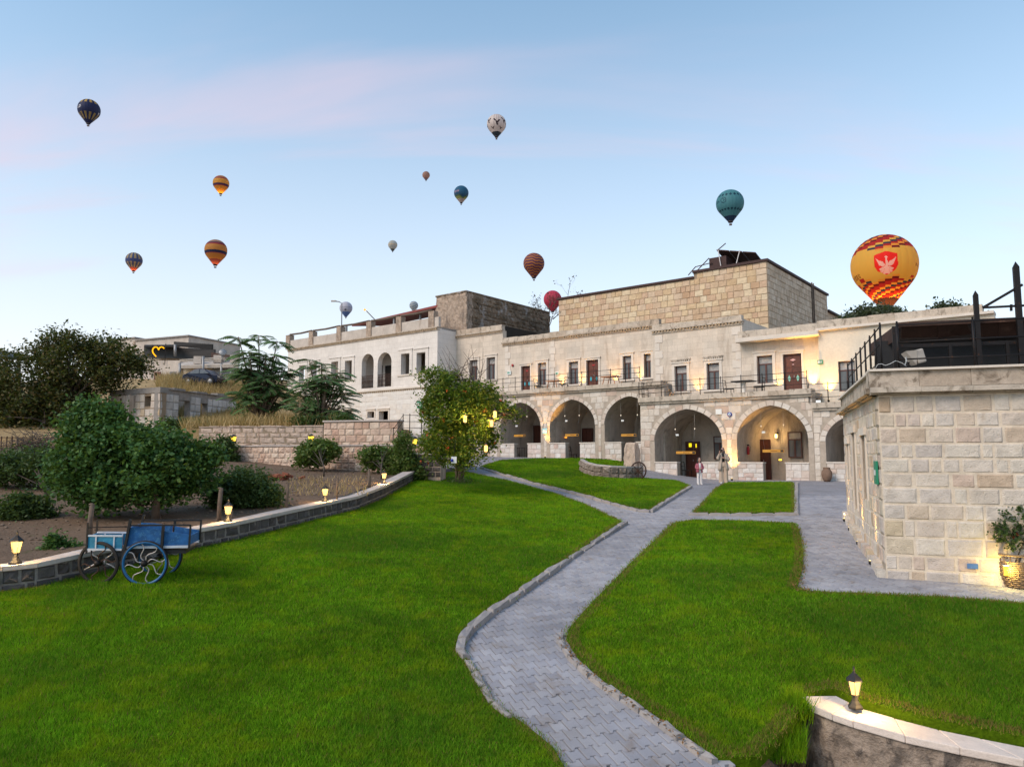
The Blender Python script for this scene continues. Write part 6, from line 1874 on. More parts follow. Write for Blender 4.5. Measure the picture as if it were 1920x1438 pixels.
MB().lathe([(.06, 0), (.075, .03), (.075, .36), (.03, .43), (.025, .47)], 10).build('tank', M_redp, e); MB().box(-.05, .06, -.02, .02, .47, .53).build('valve', M_black, e); MB().tube([(.05, 0, .5), (.12, 0, .4), (.1, 0, .15)], .012, 5).build('hose', M_black, e)
s, z = fl(1368, 777, -.05); e = empty('evil_eye_disc', fw(s, -.06, z), RZ, 'round cobalt blue eye disc on the pier between the wide arches', 'ornament')
for r0, y0, mt in ((.13, 0, M_blue), (.075, -.012, M_signw), (.048, -.02, M_lblue), (.02, -.026, M_black)): MB().lathe([(r0, 0), (r0 * .9, .015)], 18).build('ring' if r0 > .03 else 'pupil', mt, e, loc=(0, y0, 0), rot=(math.pi / 2, 0, 0))
def plate(px, py, w_, h, yl, mat, label, name='wall_sign', deco=None, cat='sign', group=None):
    s, z = fl(px, py, yl); e = empty(name, fw(s, yl - .03, z), RZ, label, cat, group)
    MB().box(-w_ / 2, w_ / 2, -.012, .012, -h / 2, h / 2).build('plate', mat, e)
    if deco is not None:
        MB().box(-w_ * .38, -w_ * .05, -.017, -.0125, -h * .25, h * .28).build('pictogram', deco, e)
        MB().box(w_ * .04, w_ * .38, -.017, -.0125, h * .02, h * .16).build('pictogram', deco, e); MB().box(w_ * .04, w_ * .30, -.017, -.0125, -h * .2, -h * .06).build('pictogram', deco, e)
    return e
plate(1348, 772, .33, .28, -.02, M_signw, 'white stone plaque left of the blue eye disc', 'plaque', cat='plaque')
plate(1538, 679, .28, .22, 1.68, M_green, 'green sign on the cream plastered wing', deco=M_signw)
plate(955, 699, .34, .26, 2.97, M_signw, 'white sign with green pictogram left of the first inlaid door', deco=M_green)
plate(1045, 700, .30, .22, 2.97, M_signw, 'white sign with green pictogram between the two inlaid doors', deco=M_green)
plate(1022, 808, .36, .32, .97, M_lblue, 'light blue plate on the pier between the first dark arches', deco=M_signw)
plate(787, 759, .5, .5, .9, M_green, 'green plate half hidden behind the flowering tree', deco=M_signw)
s, z = fl(961, 685, 2.95); e = empty('alarm_bell', fw(s, 2.96, z), RZ, 'red round alarm bell above the white green sign', 'alarm')
MB().lathe([(.09, 0), (.085, .04), (.03, .06)], 12).build('dome', M_redp, e, rot=(math.pi / 2, 0, 0)); MB().box(-.05, .05, 0, .03, -.05, .05).build('mount', M_black, e)
# terrace tables and chairs
def table(px, py, yl, z, w_, mt, label, k=1.0):
    s, _ = fl(px, py, yl); e = empty('terrace_table', fw(s, yl, z), RZ, label, 'table')
    MB().box(-w_ / 2, w_ / 2, -.35, .35, .68, .72).build('top', mt, e)
    for a, b in ((-1, -1), (-1, 1), (1, -1), (1, 1)): MB().bar((a * w_ * .45, b * .3, 0), (a * w_ * .28, b * .3, .68), .035).build('leg', mt, e)
    return e
table(1040, 715, 2.0, 4.22, 1.0, M_tabletop, 'long orange table on the terrace right of the first inlaid door')
table(1146, 712, 2.0, 4.22, 1.1, M_tabletop, 'orange folding table on the terrace by the second inlaid door')
s, _ = fl(1394, 715, 1.0); e = empty('terrace_table', fw(s, 1.0, 3.2), RZ, 'dark topped table on a white pedestal above the wide arches', 'table')
MB().box(-.55, .55, -.4, .4, .78, .83).build('top', M_black, e); MB().lathe([(.2, 0), (.12, .06), (.09, .4), (.12, .7), (.2, .78)], 10).build('pedestal', M_chalk, e)
def chair(px, yl, z, label, flip=1):
    s, _ = fl(px, 715, yl); e = empty('terrace_chair', fw(s, yl, z), RZ, label, 'chair', 'chairs on the terraces')
    MB().box(-.22, .22, -.22, .22, .43, .47).build('seat', M_black, e)
    for a, b in ((-1, -1), (-1, 1), (1, -1), (1, 1)): MB().bar((a * .2, b * .2, 0), (a * .2, b * .2, .44), .025).build('leg', M_iron, e)
    bk = MB(); bk.bar((-flip * .21, -.2, .47), (-flip * .27, -.2, .95), .022); bk.bar((-flip * .21, .2, .47), (-flip * .27, .2, .95), .022); bk.bar((-flip * .27, -.2, .92), (-flip * .27, .2, .92), .03); bk.bar((-flip * .24, -.2, .7), (-flip * .24, .2, .7), .03)
    bk.build('backrest', M_iron, e)
chair(1366, 1.0, 3.2, 'iron chair left of the white pedestal table', 1); chair(1423, 1.0, 3.2, 'iron chair right of the white pedestal table', -1)
chair(1010, 2.0, 4.22, 'iron chair left of the long orange table', 1); chair(1056, 2.0, 4.22, 'iron chair right of the long orange table', -1)
chair(1284, 2.2, -1.2, 'dark chair inside the left wide arch', 1); chair(966, 2.6, -.28, 'dark chair inside the first dark arch', 1); chair(1072, 2.6, -.28, 'dark chair inside the middle dark arch', 1); chair(1180, 2.4, -.28, 'dark chair inside the arch cut by the step', 1)
# dark iron gates in the openings of the three arches
for p0, p1, nm in ((964, 989, 'first dark arch'), (1165, 1193, 'dark arch cut by the step')):
    a, b = fl(p0, 840, 1.25)[0], fl(p1, 840, 1.25)[0]; e = empty('iron_gate', fw((a + b) / 2, 1.3, -.3), RZ, 'low dark iron gate closing the ' + nm, 'gate'); w_ = (b - a) / 2
    for i in range(9): MB().bar((-w_ + 2 * w_ * i / 8, 0, .02), (-w_ + 2 * w_ * i / 8, 0, .95), .022).build('bar', M_iron, e)
    for z_ in (.1, .9): MB().bar((-w_, .0, z_), (w_, .0, z_), .03).build('rail', M_iron, e)
# clay jar
p = hit(1551, 905, G, 20); p = fw(fl(1551, 905, -.5)[0], -.5, 0); p.z = float(G(p.x, p.y)); e = empty('clay_jar', p, 0, 'brown clay jar standing before the half hidden arch', 'jar')
MB().lathe([(.12, 0), (.2, .12), (.25, .32), (.23, .48), (.16, .58), (.15, .63), (.19, .67)], 18).build('body', M_clay, e); MB().lathe([(.15, .671), (.14, .66)], 18).build('mouth', M_dark, e)
# curved planter, boulder, iron wheel
pf_ = [hit(px, py, G, 20) for px, py in ((1088, 883), (1098, 890), (1115, 895), (1145, 898), (1175, 899), (1203, 898))]
pb_ = [p + Vector((.25, .9, 0)) for p in pf_]
pl = empty('stone_planter', pf_[3], 0, 'curved low planter of mossy stones at the end of the wedge lawn', 'planter')
o = ribbon(pf_, pb_, -.3, .55).build('core', M_planter); to_parent(o, pl)
o = ribbon([p + Vector((0, -.05, 0)) for p in pf_], pb_, .55, .62).build('coping', M_coping); to_parent(o, pl)
bm_ = get_blocks(M_planter, .12, .14)
for a, b in zip(pf_[:-1], pf_[1:]):
    d = b - a; L = math.hypot(d.x, d.y); ang = math.atan2(d.y, d.x); n = max(1, round(L / .4))
    for k in range(2):
        for i in range(n):
            q = a.lerp(b, (i + .5) / n) + Vector((0, 0, .13 + k * .28)) - pl.location
            o = bpy.data.objects.new('stone_block', bm_[R.randrange(5)]); C.objects.link(o); o.parent = pl; o.location = q; o.rotation_euler = (0, 0, ang); o.scale = (L / n - .03, .12, .26)
pe = fw(-.35, -.35, 0)
e = empty('boulder', (pe.x, pe.y, float(G(pe.x, pe.y))), RZ, 'tall rough boulder against the step of the facade', 'boulder')
o = rough_box('rock', -.42, .35, -.35, .4, -.3, 1.4, M_boulder, e, .05, .22, seed=9); sm = o.modifiers.new('soft', 'SUBSURF'); sm.levels = sm.render_levels = 1
for v_ in o.data.vertices: v_.co.x *= 1.0 - .28 * max(0, v_.co.z) / 1.65; v_.co.y *= 1.0 - .28 * max(0, v_.co.z) / 1.65
e = empty('wheel_ornament', hit(1196, 899, G, 20) + Vector((0, -.12, 0)), RZ, 'rusty iron wheel leaning on the curved planter', 'ornament')
def ring_pts(r_, n=24, sy=1.0): return [(r_ * math.cos(2*math.pi*i/n), 0, r_ * sy * math.sin(2*math.pi*i/n)) for i in range(n)]
w = MB(); w.tube(ring_pts(.42), .035, 6, closed=True); w.build('rim', M_rust, e, loc=(0, 0, .42), rot=(-.15, 0, 0))
for i in range(8): MB().bar((0, 0, .42), (.42 * math.cos(i * .785), .0, .42 + .42 * math.sin(i * .785)), .03).build('spoke', M_rust, e)
# street lamps behind the white house
pb = at(641, 640, 70); e = empty('street_lamp', pb, 0, 'grey street lamp on a tall pole above the white house', 'lamp')
MB().tube([(0, 0, -3), at(641, 569, 70) - pb, at(636, 566, 70) - pb, at(630, 565, 70) - pb], .055, 6).build('pole', M_pole, e)
q = at(627, 564.5, 70) - pb; MB().box(q.x - .3, q.x + .16, q.y - .1, q.y + .1, q.z - .07, q.z + .05).build('lamp_head', M_floodw, e)
pb = at(705, 596, 72); e = empty('street_lamp', pb, 0, 'leaning lamp arm with orange light above the red roof', 'lamp')
MB().tube([(0, 0, -.3), at(687, 583, 72) - pb], .05, 6).build('arm', M_wood, e); q = at(684, 581, 72) - pb; MB().lathe([(.02, -.1), (.1, -.06), (.12, .05), (.03, .1)], 8, tuple(q)).build('lamp_head', E_orange, e)

# ---------------------------------------------------------------- roof of the corner building: railing, rusted shelter, floodlight
def rloc(a, y, z):
    q = np.array(RC)[:2] + rr_ * a + rl * y; return Vector((q[0], q[1], RC.z + z))
zp = RH + .46
rail('iron_railing', [rloc(.45, .45, zp), rloc(1.72, .4, zp), rloc(3.4, .4, zp)], 0, .98, 'iron roof railing along the front of the corner building', rads=.016)
rail('iron_railing', [rloc(.16, y, zp) for y in (.5, 1.3, 2.15, 3.05, 4.0, 5.0, 6.1, 7.2)], 0, .98, 'iron roof railing with ball tips along the side of the corner building', rads=.014)
she = empty('metal_shelter', rloc(1.0, 1.6, RH), RA, 'rusted dark metal shelter with pointed posts on the corner building roof', 'shelter')
def sl_(px, py, off): 
    a, z = rlp(px, py, 'front', off); return a - 1.0, z - RH
OFF = 1.6
def spanel(name, pts, mat, off=OFF, th=.03):
    m = MB(); P = [sl_(px, py, off + dy) for px, py, dy in pts]
    vs = [(a, off + dy - 1.6, z) for (a, z), (_, _, dy) in zip(P, pts)]
    m.add(vs + [(x, y + th, z) for x, y, z in vs], [(0,1,2,3),(7,6,5,4),(0,4,5,1),(1,5,6,2),(2,6,7,3),(3,7,4,0)])
    return m.build(name, mat, she)
for (a, b) in ((1690, 1758), (1759, 1822)):
    spanel('rusted_sheet', [(a, 634, .35), (b, 632 - (6 if b > 1800 else 0), .35), (b - (10 if b > 1800 else 0), 606, 0), (a, 608, 0)], M_rust)
for (a, b) in ((1836, 1872), (1873, 1908), (1909, 1960)):
    spanel('rusted_sheet', [(a, 632, .35), (b, 630, .35), (b, 597, 0), (a, 599, 0)], M_rust)
spanel('rusted_sheet', [(1632, 668, 2.5), (1676, 640, .3), (1676, 612, .3), (1632, 645, 2.5)], M_rust)
spanel('roof_beam', [(1680, 613, -.02), (1970, 600, -.02), (1970, 592, -.02), (1680, 605, -.02)], M_rust, th=.08)
spanel('roof_beam', [(1676, 653, -.01), (1970, 643, -.01), (1970, 636, -.01), (1676, 646, -.01)], M_iron, th=.08)
spanel('under_roof_dark', [(1640, 716, .8), (1970, 704, .8), (1970, 628, .8), (1640, 640, .8)], M_black)  # black sheet standing in for the darkness under the shelter roof
a0, z0 = sl_(1640, 716, OFF); 
MB().box(sl_(1690, 600, OFF)[0], 4.2, .05, 5, sl_(1700, 606, OFF)[1] - .04, sl_(1700, 606, OFF)[1]).build('roof_sheet', M_rust, she)
def spost(px, py0, py1, w_=.11, off=OFF - .15, tip=True):
    a, z0 = sl_(px, py0, off); _, z1 = sl_(px, py1, off); y = off - 1.6
    m = MB(); m.box(a - w_ / 2, a + w_ / 2, y - w_ / 2, y + w_ / 2, z0, z1)
    if tip: m.lathe([(w_ * .7, 0), (.004, w_ * 1.1)], 4, (a, y, z1), rot=.785, smooth=False)
    return m.build('post', M_iron, she)
spost(1839, 716, 553, .085); spost(1919, 716, 500, .10); spost(1785, 716, 645, .06, OFF, False); spost(1893, 716, 640, .06, OFF, False); spost(1681, 716, 612, .07, OFF - .2, False)
def sbar(p0, p1, w_=.07, off=OFF - .15):
    a, z = sl_(*p0, off); b, z2 = sl_(*p1, off); MB().bar((a, off - 1.6, z), (b, off - 1.6, z2), w_).build('brace', M_iron, she)
sbar((1843, 577), (1917, 534), .05); sbar((1843, 577), (1960, 571), .04); sbar((1896, 571), (1896, 583), .04)
a, z = rlp(1712, 671, 'front', .75); e = empty('floodlight', rloc(a, .75, z), RA + .35, 'off-white floodlight on the roof of the corner building', 'floodlight'); e.scale = (.85, .85, .85)
m = MB(); m.add([(-.22,-.1,.14),(.02,-.16,.16),(.02,-.1,-.17),(-.02,.06,-.18),(-.22,.1,.10),(.02,.16,.12)], [(0,1,2),(0,2,3),(0,3,4),(1,5,2),(2,5,3),(3,5,4),(0,4,5,1)]); m.build('reflector', M_floodw, e)
bx_ = MB(); bx_.box(.02, .22, -.13, .13, -.16, .16); o = bx_.build('housing', M_floodw, e, rot=(0, -.25, 0)); bv = o.modifiers.new('soft', 'BEVEL'); bv.width = .03; bv.segments = 2
MB().tube([(-.1, 0, -.1), (-.2, 0, -.35)], .018, 6).build('bracket', M_iron, e)
cb_ = MB(); cp_ = [rloc(a, y, z) - rloc(.3, .3, zp) for a, y, z in ((-.05, .15, zp), (.1, .1, zp + .16), (.3, .05, zp + .2), (.5, .1, zp + .1), (.55, .2, zp + .3), (.5, .15, zp + .05))]
cb_.tube([Vector(cp_[i]).lerp(Vector(cp_[i+1]), t) + Vector((.02 * math.sin(7 * (i + t)), .02 * math.cos(5 * (i + t)), .05 * math.sin(3.1 * (i + t)))) for i in range(len(cp_) - 1) for t in (0, .25, .5, .75)], .0045, 5); o = cb_.build('cable', M_signw, loc=rloc(.3, .3, zp)); tag(o, 'loose white cable curling over the parapet of the corner building', 'cable')
sgn = empty('door_sign', rw_(.42, .04, RC.z + rlp(1641, 885, 'left')[1]), RA - math.pi / 2, 'narrow green plate on the side of the corner building', 'sign')
MB().box(-.16, .16, -.02, .02, -.22, .22).build('plate', M_green, sgn); MB().box(-.1, .1, -.026, -.021, -.05, .05).build('pictogram', M_signw, sgn)
# lamp box and planted basket by its front wall
a, z = rlp(1886, 1068); e = empty('wall_light', rloc(a, -.12, z), RA, 'bright yellow box light low on the front wall beside the basket', 'light'); e.scale = (.8, .8, .8)
MB().box(-.075, .075, -.06, .05, -.10, .10).build('glass', E_lampy, e); MB().box(-.09, .09, -.07, .1, .102, .125).build('hood', M_frame, e); point(e, (-.05, -.2, .05), 7, (1, .75, .2))
bp_ = hit(1905, 1103, G, 6); bp_ = bp_ + Vector((.12, .12, 0)); bp_.z = float(G(bp_.x, bp_.y))
e = empty('planted_basket', bp_, 0, 'wicker basket with dark leafy plant and orange flowers at the front wall', 'plant')
bk = MB(); n = 30
for j in range(13):
    z = .02 + j * .035; r_ = .21 + .06 * math.sin(j / 12 * 2.2)
    bk.tube([((r_ + .008 * (1 if (i + j) % 2 else -1)) * math.cos(2*math.pi*i/n), (r_ + .008 * (1 if (i + j) % 2 else -1)) * math.sin(2*math.pi*i/n), z) for i in range(n)], .016, 5, closed=True)
for i in range(15):
    a = 2 * math.pi * i / 15; bk.tube([(.21 * math.cos(a), .21 * math.sin(a), 0), (.275 * math.cos(a), .275 * math.sin(a), .25), (.25 * math.cos(a), .25 * math.sin(a), .56)], .012, 5)
bk.tube([(.27 * math.cos(2*math.pi*i/n), .27 * math.sin(2*math.pi*i/n), .56) for i in range(n)], .022, 6, closed=True)
bk.build('basket', M_wicker, e)
P, _ = clump_pts([(1893, 990, 30, 42), (1872, 1003, 18, 24), (1905, 960, 18, 22), (1925, 1000, 28, 40)], bp_.y, 90, 26, .07, 71, .3); leaves('foliage', P - np.array(bp_), .055, L_bush, e, .7, seed=71)
P, _ = clump_pts([(1898, 1010, 14, 10), (1917, 1008, 10, 10)], bp_.y - .18, 7, 6, .02, 72, .9); leaves('blossom', P - np.array(bp_), .03, L_flower, e, .9, seed=72)
st_ = MB()
for i in range(9): st_.tube([(R.gauss(0, .05), R.gauss(0, .05), .4), (R.gauss(0, .12), R.gauss(0, .1), .8), (R.gauss(0, .2), R.gauss(0, .15), 1.1)], [.012, .009, .004], 5)
st_.build('stems', M_bark, e)
# ---------------------------------------------------------------- hot air balloons
def fabric(name, lit):
    t = NT(name)
    c = t.attr('col', 'Color')
    b = t.bsdf(c, 0.6, spec=0.2)
    tr = t.n('ShaderNodeBsdfTranslucent'); t.l(c, tr.inputs[0])
    mx = t.n('ShaderNodeMixShader'); mx.inputs[0].default_value = lit
    t.l(b, mx.inputs[1]); t.l(tr.outputs[0], mx.inputs[2])
    return t.done(mx.outputs[0])
M_fab = fabric('balloon_fabric', 0.3)
M_fablit = fabric('balloon_fabric_lit', 0.45)
FONT = {'T':['111','010','010','010','010'],'O':['111','101','101','101','111'],'U':['101','101','101','101','111'],'R':['110','101','110','101','101'],'E':['111','100','110','100','111'],'S':['111','100','111','001','111'],'G':['111','100','101','101','111'],'A':['010','101','111','101','101'],'K':['101','101','110','101','101'],'C':['111','100','100','100','111'],'Y':['101','101','010','010','010']}
def text_mask(txt, a, z, a0, z0, h, w_):
    """is the point (a,z) inside letters starting at a0 with top z0; h letter height, w_ letter width"""
    n = (a - a0) / (w_ * 1.33)
    i = int(math.floor(n))
    if i < 0 or i >= len(txt): return False
    u = (n - i) * 1.33; v = (z0 - z) / h
    if u >= 1 or v < 0 or v >= 1: return False
    return FONT[txt[i]][min(4, int(v * 5))][min(2, int(u * 3))] == '1'
def pip(x, y, poly):
    c = False
    for i in range(len(poly)):
        (x1, y1), (x2, y2) = poly[i], poly[i - 1]
        if (y1 > y) != (y2 > y) and x < (x2 - x1) * (y - y1) / (y2 - y1) + x1: c = not c
    return c
def profile(nr):
    ph1 = math.radians(128); pts = []
    r1, z1 = .5 * math.sin(ph1), .5 * math.cos(ph1); k = -math.cos(ph1) / math.sin(ph1)
    zm = z1 - (r1 - .105) / k
    L1 = .5 * ph1; L2 = math.hypot(r1 - .105, z1 - zm)
    for i in range(nr + 1):
        s = (L1 + L2) * i / nr
        if s <= L1: p = s / .5; pts.append((.5 * math.sin(p), .5 * math.cos(p)))
        else:
            q = (s - L1) / L2; pts.append((r1 + (.105 - r1) * q, z1 + (zm - z1) * q))
    return pts, zm
def balloon(px, py_top, py_bot, wpx, cfun, label, W=19.0, na=48, nr=40, lit=0, yaw=0.0, ng=24, basket_col=None, pucker=.012, skirt=(0.02, 0.02, 0.03), tilt=0.0):
    d = W * 1400.0 / wpx
    prof, zm = profile(nr)
    top = at(px, py_top, d); bot = at(px, py_bot, d)
    c = at(px, py_top, d) - Vector((0, 0, W * .5))
    root = c + Vector((0, 0, (zm - .16) * W))
    e = empty('hot_air_balloon', root, 0, label, 'balloon', 'hot air balloons in the sky')
    face = math.atan2(-c.y, -c.x)
    vs = []; cols = []; fs = []
    el = math.atan2(c.z, math.hypot(c.x, c.y)); lift = .42 * math.sin(el)     # the print sits low enough to be read from the ground
    for i, (r_, z) in enumerate(prof):
        for j in range(na):
            a = 2 * math.pi * j / na
            rr = r_ * (1 + pucker * abs(math.sin(a * ng / 2)) * min(1, r_ * 4)) * W
            th = face + a
            vs.append((c.x - root.x + rr * math.cos(th), c.y - root.y + rr * math.sin(th), c.z - root.z + z * W))
    for i in range(nr):
        zmid = (prof[i][1] + prof[i+1][1]) / 2; rm = (prof[i][0] + prof[i+1][0]) / 2
        for j in range(na):
            j2 = (j + 1) % na
            fs.append((i*na + j, (i+1)*na + j, (i+1)*na + j2, i*na + j2))
            a = 2 * math.pi * (j + .5) / na
            a = a if a < math.pi else a - 2 * math.pi           # 0 faces us, + to the right
            cols.append(cfun(a + yaw, zmid + lift * min(1, max(0, (zmid + .58) / .35)), rm, i / nr))
    me = bpy.data.meshes.new('envelope'); me.from_pydata(vs, [], fs)
    me.polygons.foreach_set('use_smooth', [True] * len(fs))
    at_ = me.attributes.new('col', 'FLOAT_COLOR', 'FACE')
    at_.data.foreach_set('color', np.array([(q[0], q[1], q[2], 1) for q in cols], np.float32).ravel())
    me.update()
    env = link('envelope', me, M_fablit if lit else M_fab, e)
    zb = .16 * W
    # skirt, basket, cables, burner
    MB().lathe([(.104 * W, zb), (.085 * W, zb - .05 * W)], 16).build('skirt', M_skirt, e)
    b = .034 * W
    bk = MB(); bk.box(-b * 1.35, b * 1.35, -b, b, 0, .045 * W); bk.box(-b * 1.42, b * 1.42, -b * 1.08, b * 1.08, .043 * W, .052 * W)
    bk.build('basket', M_basket, e)
    cm = MB()
    for sx in (-1, 1):
        for sy in (-1, 1): cm.tube([(sx * b * 1.3, sy * b * .95, .05 * W), (sx * .06 * W, sy * .05 * W, zb - .04 * W)], .0022 * W, 4)
    cm.build('cables', M_black, e)
    MB().lathe([(.012 * W, 0), (.012 * W, .02 * W)], 8, (0, 0, .075 * W)).build('burner', M_pole, e)
    if lit:
        MB().lathe([(.003 * W, 0), (.011 * W, .03 * W), (.008 * W, .08 * W), (.001 * W, .16 * W)], 8, (0, 0, .095 * W)).build('burner_flame', E_flame, e)
        point(e, (0, 0, zb + .10 * W), lit, (1.0, .45, .10), .03 * W)
    return e
M_skirt = plain('skirt_fabric', (0.030,0.026,0.035), 0.7)
M_basket = plain('basket_wicker', (0.11,0.075,0.055), 0.85)
NAVY, GOLD, RED, ORG, PURP = (0.022,0.030,0.085), (0.46,0.30,0.08), (0.30,0.05,0.05), (0.50,0.24,0.06), (0.085,0.035,0.075)  # print colours are muted to stand in for distance haze
def stripes(a, n, c1, c2): return c1 if int(math.floor(a / (2 * math.pi) * n + 100)) % 2 else c2
def f_navy(a, z, r_, v):
    if z > .36: return stripes(a, 24, NAVY, GOLD)
    if z > -.10:
        if text_mask('CER', a, z, -1.25, .22, .14, .13) or text_mask('A', a, z, 1.05, .05, .12, .12): return (.6,.6,.62)
        return NAVY
    return stripes(a, 24, NAVY, (.30,.22,.09)) if z > -.52 else NAVY
def f_bands(a, z, r_, v):
    if z > .44: return (.34,.22,.16)
    if z > .36: return (.10,.055,.10)
    if z > .31: return RED
    if z > .02: return ORG
    if z > -.08: return NAVY
    if z > -.15: return (.32,.08,.07)
    if z > -.42: return ORG
    return (.22,.07,.07)
def f_bands2(a, z, r_, v):
    if z > .42: return (.36,.20,.10)
    if z > .33: return (.26,.06,.07)
    if z > .02: return (.52,.30,.06)
    if z > -.10: return (.06,.035,.10)
    if z > -.17: return RED
    return (.52,.27,.05)
def f_blue(a, z, r_, v):
    if z > .12: return stripes(a, 24, (.07,.10,.21), (.40,.33,.18))
    if z > -.08: return (.065,.09,.22)
    return stripes(a, 24, (.09,.11,.20), (.42,.34,.20)) if z > -.46 else (.35,.10,.09)
V_B = [(-.16,.09),(-.05,.0),(-.005,-.14),(.05,-.17),(.05,-.06),(.16,.06),(.10,.09),(.02,.0),(-.04,.05),(-.09,.12)]
def f_birds(a, z, r_, v):
    for ax, zx, k in ((.02, .12, 1.25), (-.95, .24, 1.1), (.85, .24, 1.1), (-.55, -.20, .7), (.62, -.20, .7), (1.5, .05, 1), (-1.5, .0, 1)):
        if pip((a - ax) * r_ / k, (z - zx) / k, V_B): return (.035,.02,.025)
    if z < -.46: return (.03,.045,.06)
    if .22 < abs(a) < .30 and z > -.2 or abs(a) < .04 and z > .2: return (.46,.40,.38)
    return (.62,.55,.51) if int(a * 5 + 40) % 2 else (.58,.51,.48)
def f_brown(a, z, r_, v): return (.30,.17,.13) if z > -.35 else (.16,.10,.10)
def f_teal(a, z, r_, v):
    if text_mask('EGYR', a, z, -1.15, .19, .12, .17): return (.50,.28,.36)
    if z < -.42: return (.45,.36,.32)
    k = z + .09 * math.sin(a * 2.3 + .6) + .05 * math.sin(a * 5)
    if k < -.28: return (.30,.33,.10)
    if k < -.16: return (.09,.16,.09)
    return (.025,.105,.19) if k > .0 else (.03,.085,.16)
def f_pale(a, z, r_, v):
    if z < -.45: return (.07,.09,.09)
    if abs(z - .06) < .05: return (.50,.38,.24)
    return (.42,.45,.45) if int(a * 5.5 + 50) % 2 else (.36,.36,.30)
def f_wave(a, z, r_, v):
    k = (z + .045 * math.sin(a * 3.0) + .02 * math.sin(a * 9)) * 7.2
    m_ = k - math.floor(k)
    return (.52,.21,.035) if m_ < .25 else ((.30,.10,.06) if m_ < .42 else ((.10,.04,.085) if m_ < .78 else (.18,.05,.06)))
def f_pink(a, z, r_, v):
    return (.52,.06,.10) if int(a * 6 + 60) % 2 else (.46,.045,.085)
def f_whiteblue(a, z, r_, v):
    if z < -.30: return (.12,.20,.42)
    if abs(z - .08) < .012 and abs(a) < 1.1: return (.16,.16,.20)
    if (a + .1) ** 2 + ((z + .14) * 2) ** 2 < .03: return (.14,.15,.18)
    return (.50,.50,.55) if abs(a - .8) > .5 else (.42,.44,.52)
def f_swirl(a, z, r_, v):
    k = (z * 5.0 + a * .55); m_ = k - math.floor(k)
    return (.52,.52,.47) if m_ < .5 else (.10,.17,.26)
def f_diamond(a, z, r_, v):
    T, D = (.075,.235,.265), (.012,.055,.085)
    if z < -.50: return (.02,.045,.095)
    for zx in (.34, -.22):
        n = 20; q = (a / (2 * math.pi) * n + .3 * (zx > 0)); u = abs(q - math.floor(q) - .5) * 2
        if u / .8 + abs(z - zx) / .062 < 1: return D
    rr = math.hypot((a + .48) * .5, z - .13)
    if .088 < rr < .112: return D
    if rr < .09 and (abs(abs(z - .13) + ((a + .48) * .5) - .04) < .016): return D
    if text_mask('GA', a, z, -1.2, .17, .09, .15): return D
    return T if int(a * 5 + 50) % 2 else (.07,.222,.255)
SHIELD = [(-.17,.14),(0,.19),(.17,.14),(.17,-.04),(.13,-.11),(0,-.19),(-.13,-.11),(-.17,-.04)]
def bird(x, y):
    # wings, neck and head, fanned tail of the white bird on the shield
    for s in (-1, 1):
        X_ = x * s
        if pip(X_, y, [(.015,-.02),(.05,-.045),(.10,-.02),(.148,.10),(.10,.055),(.045,.03)]): return True
        for k in range(3):
            a0 = -1.57 + .28 + k * .36
            p = (.02 * math.cos(a0), -.03 + .02 * math.sin(a0)); L_ = .115 - .012 * k
            ux, uy = math.cos(a0), math.sin(a0); dx, dy = X_ - p[0], y - p[1]
            t = dx * ux + dy * uy
            if 0 < t < L_ and abs(-dx * uy + dy * ux) < .004 + .016 * t / L_: return True
    if abs(x) < .010 + .008 * max(0, (-.03 - y) / .1) and -.155 < y < -.03: return True
    if pip(x, y, [(-.02,-.05),(.02,-.05),(.022,.03),(.008,.07),(.022,.10),(.004,.128),(-.03,.095),(-.008,.10),(-.012,.07),(-.006,.02)]): return True
    return False
def f_big(a, z, r_, v):
    Y_, O_, R_, D_, B_ = (.57,.395,.075), (.62,.30,.05), (.33,.026,.024), (.13,.014,.018), (.035,.045,.075)
    x = a * max(r_, .3)
    if pip(x - .03, z - .02, SHIELD):
        return (.72,.46,.44) if bird(x - .03, z - .01) else (.66,.022,.018)
    n = 24
    g = int(math.floor(a / (2 * math.pi) * n + 60))
    if z > .04:
        row = int(math.floor((z + .0) / .038))
        lim = 6.2 + [0, 1, 1.7, 1.2, .2, -.6][(g * 1) % 6] * .8
        if row < lim: return Y_
        k = (row - g) % 7
        return [R_, R_, D_, O_, R_, B_, Y_][k]
    if text_mask('TTOUR', a, z, -1.42, -.07 - .10 * (a + .95) * -1.0 * .6, .075, .085) : return (.16,.075,.02)
    if text_mask('RO', a, z, 1.12, .06, .07, .09): return (.20,.10,.02)
    if z < -.16:
        row = int(math.floor((-.16 - z) / .036))
        lim = [0, 1, 3, 2, 1, 0, 2, 3][g % 8] * .8
        if z < -.565: return (.025,.012,.015)
        if row < lim: return Y_
        k = (row + g) % 7
        return [R_, R_, O_, B_, R_, O_, D_][k]
    return Y_
balloon(168, 188, 234, 40, f_navy, 'navy balloon with gold stripes and white letters, highest on the left', na=96, nr=80)
balloon(415, 330, 367, 30, f_bands2, 'small orange balloon with dark bands above the larger orange one', lit=1500)
balloon(405.5, 450, 498, 41, f_bands, 'orange balloon with navy and red bands over the feathery tree', lit=900)
balloon(252, 474, 509, 30, f_blue, 'blue and gold striped balloon low above the hill house', lit=900)
balloon(931, 216, 262, 37, f_birds, 'white balloon with dark bird marks, highest above the houses', na=144, nr=110)
balloon(799, 322, 339, 14.5, f_brown, 'tiny plain brownish balloon left of the teal blue one')
balloon(865, 349, 384, 28, f_teal, 'teal blue balloon with pink lettering and a green hilly band', na=96, nr=80)
balloon(736.5, 451, 474, 17.5, f_pale, 'small pale grey striped balloon above the white house')
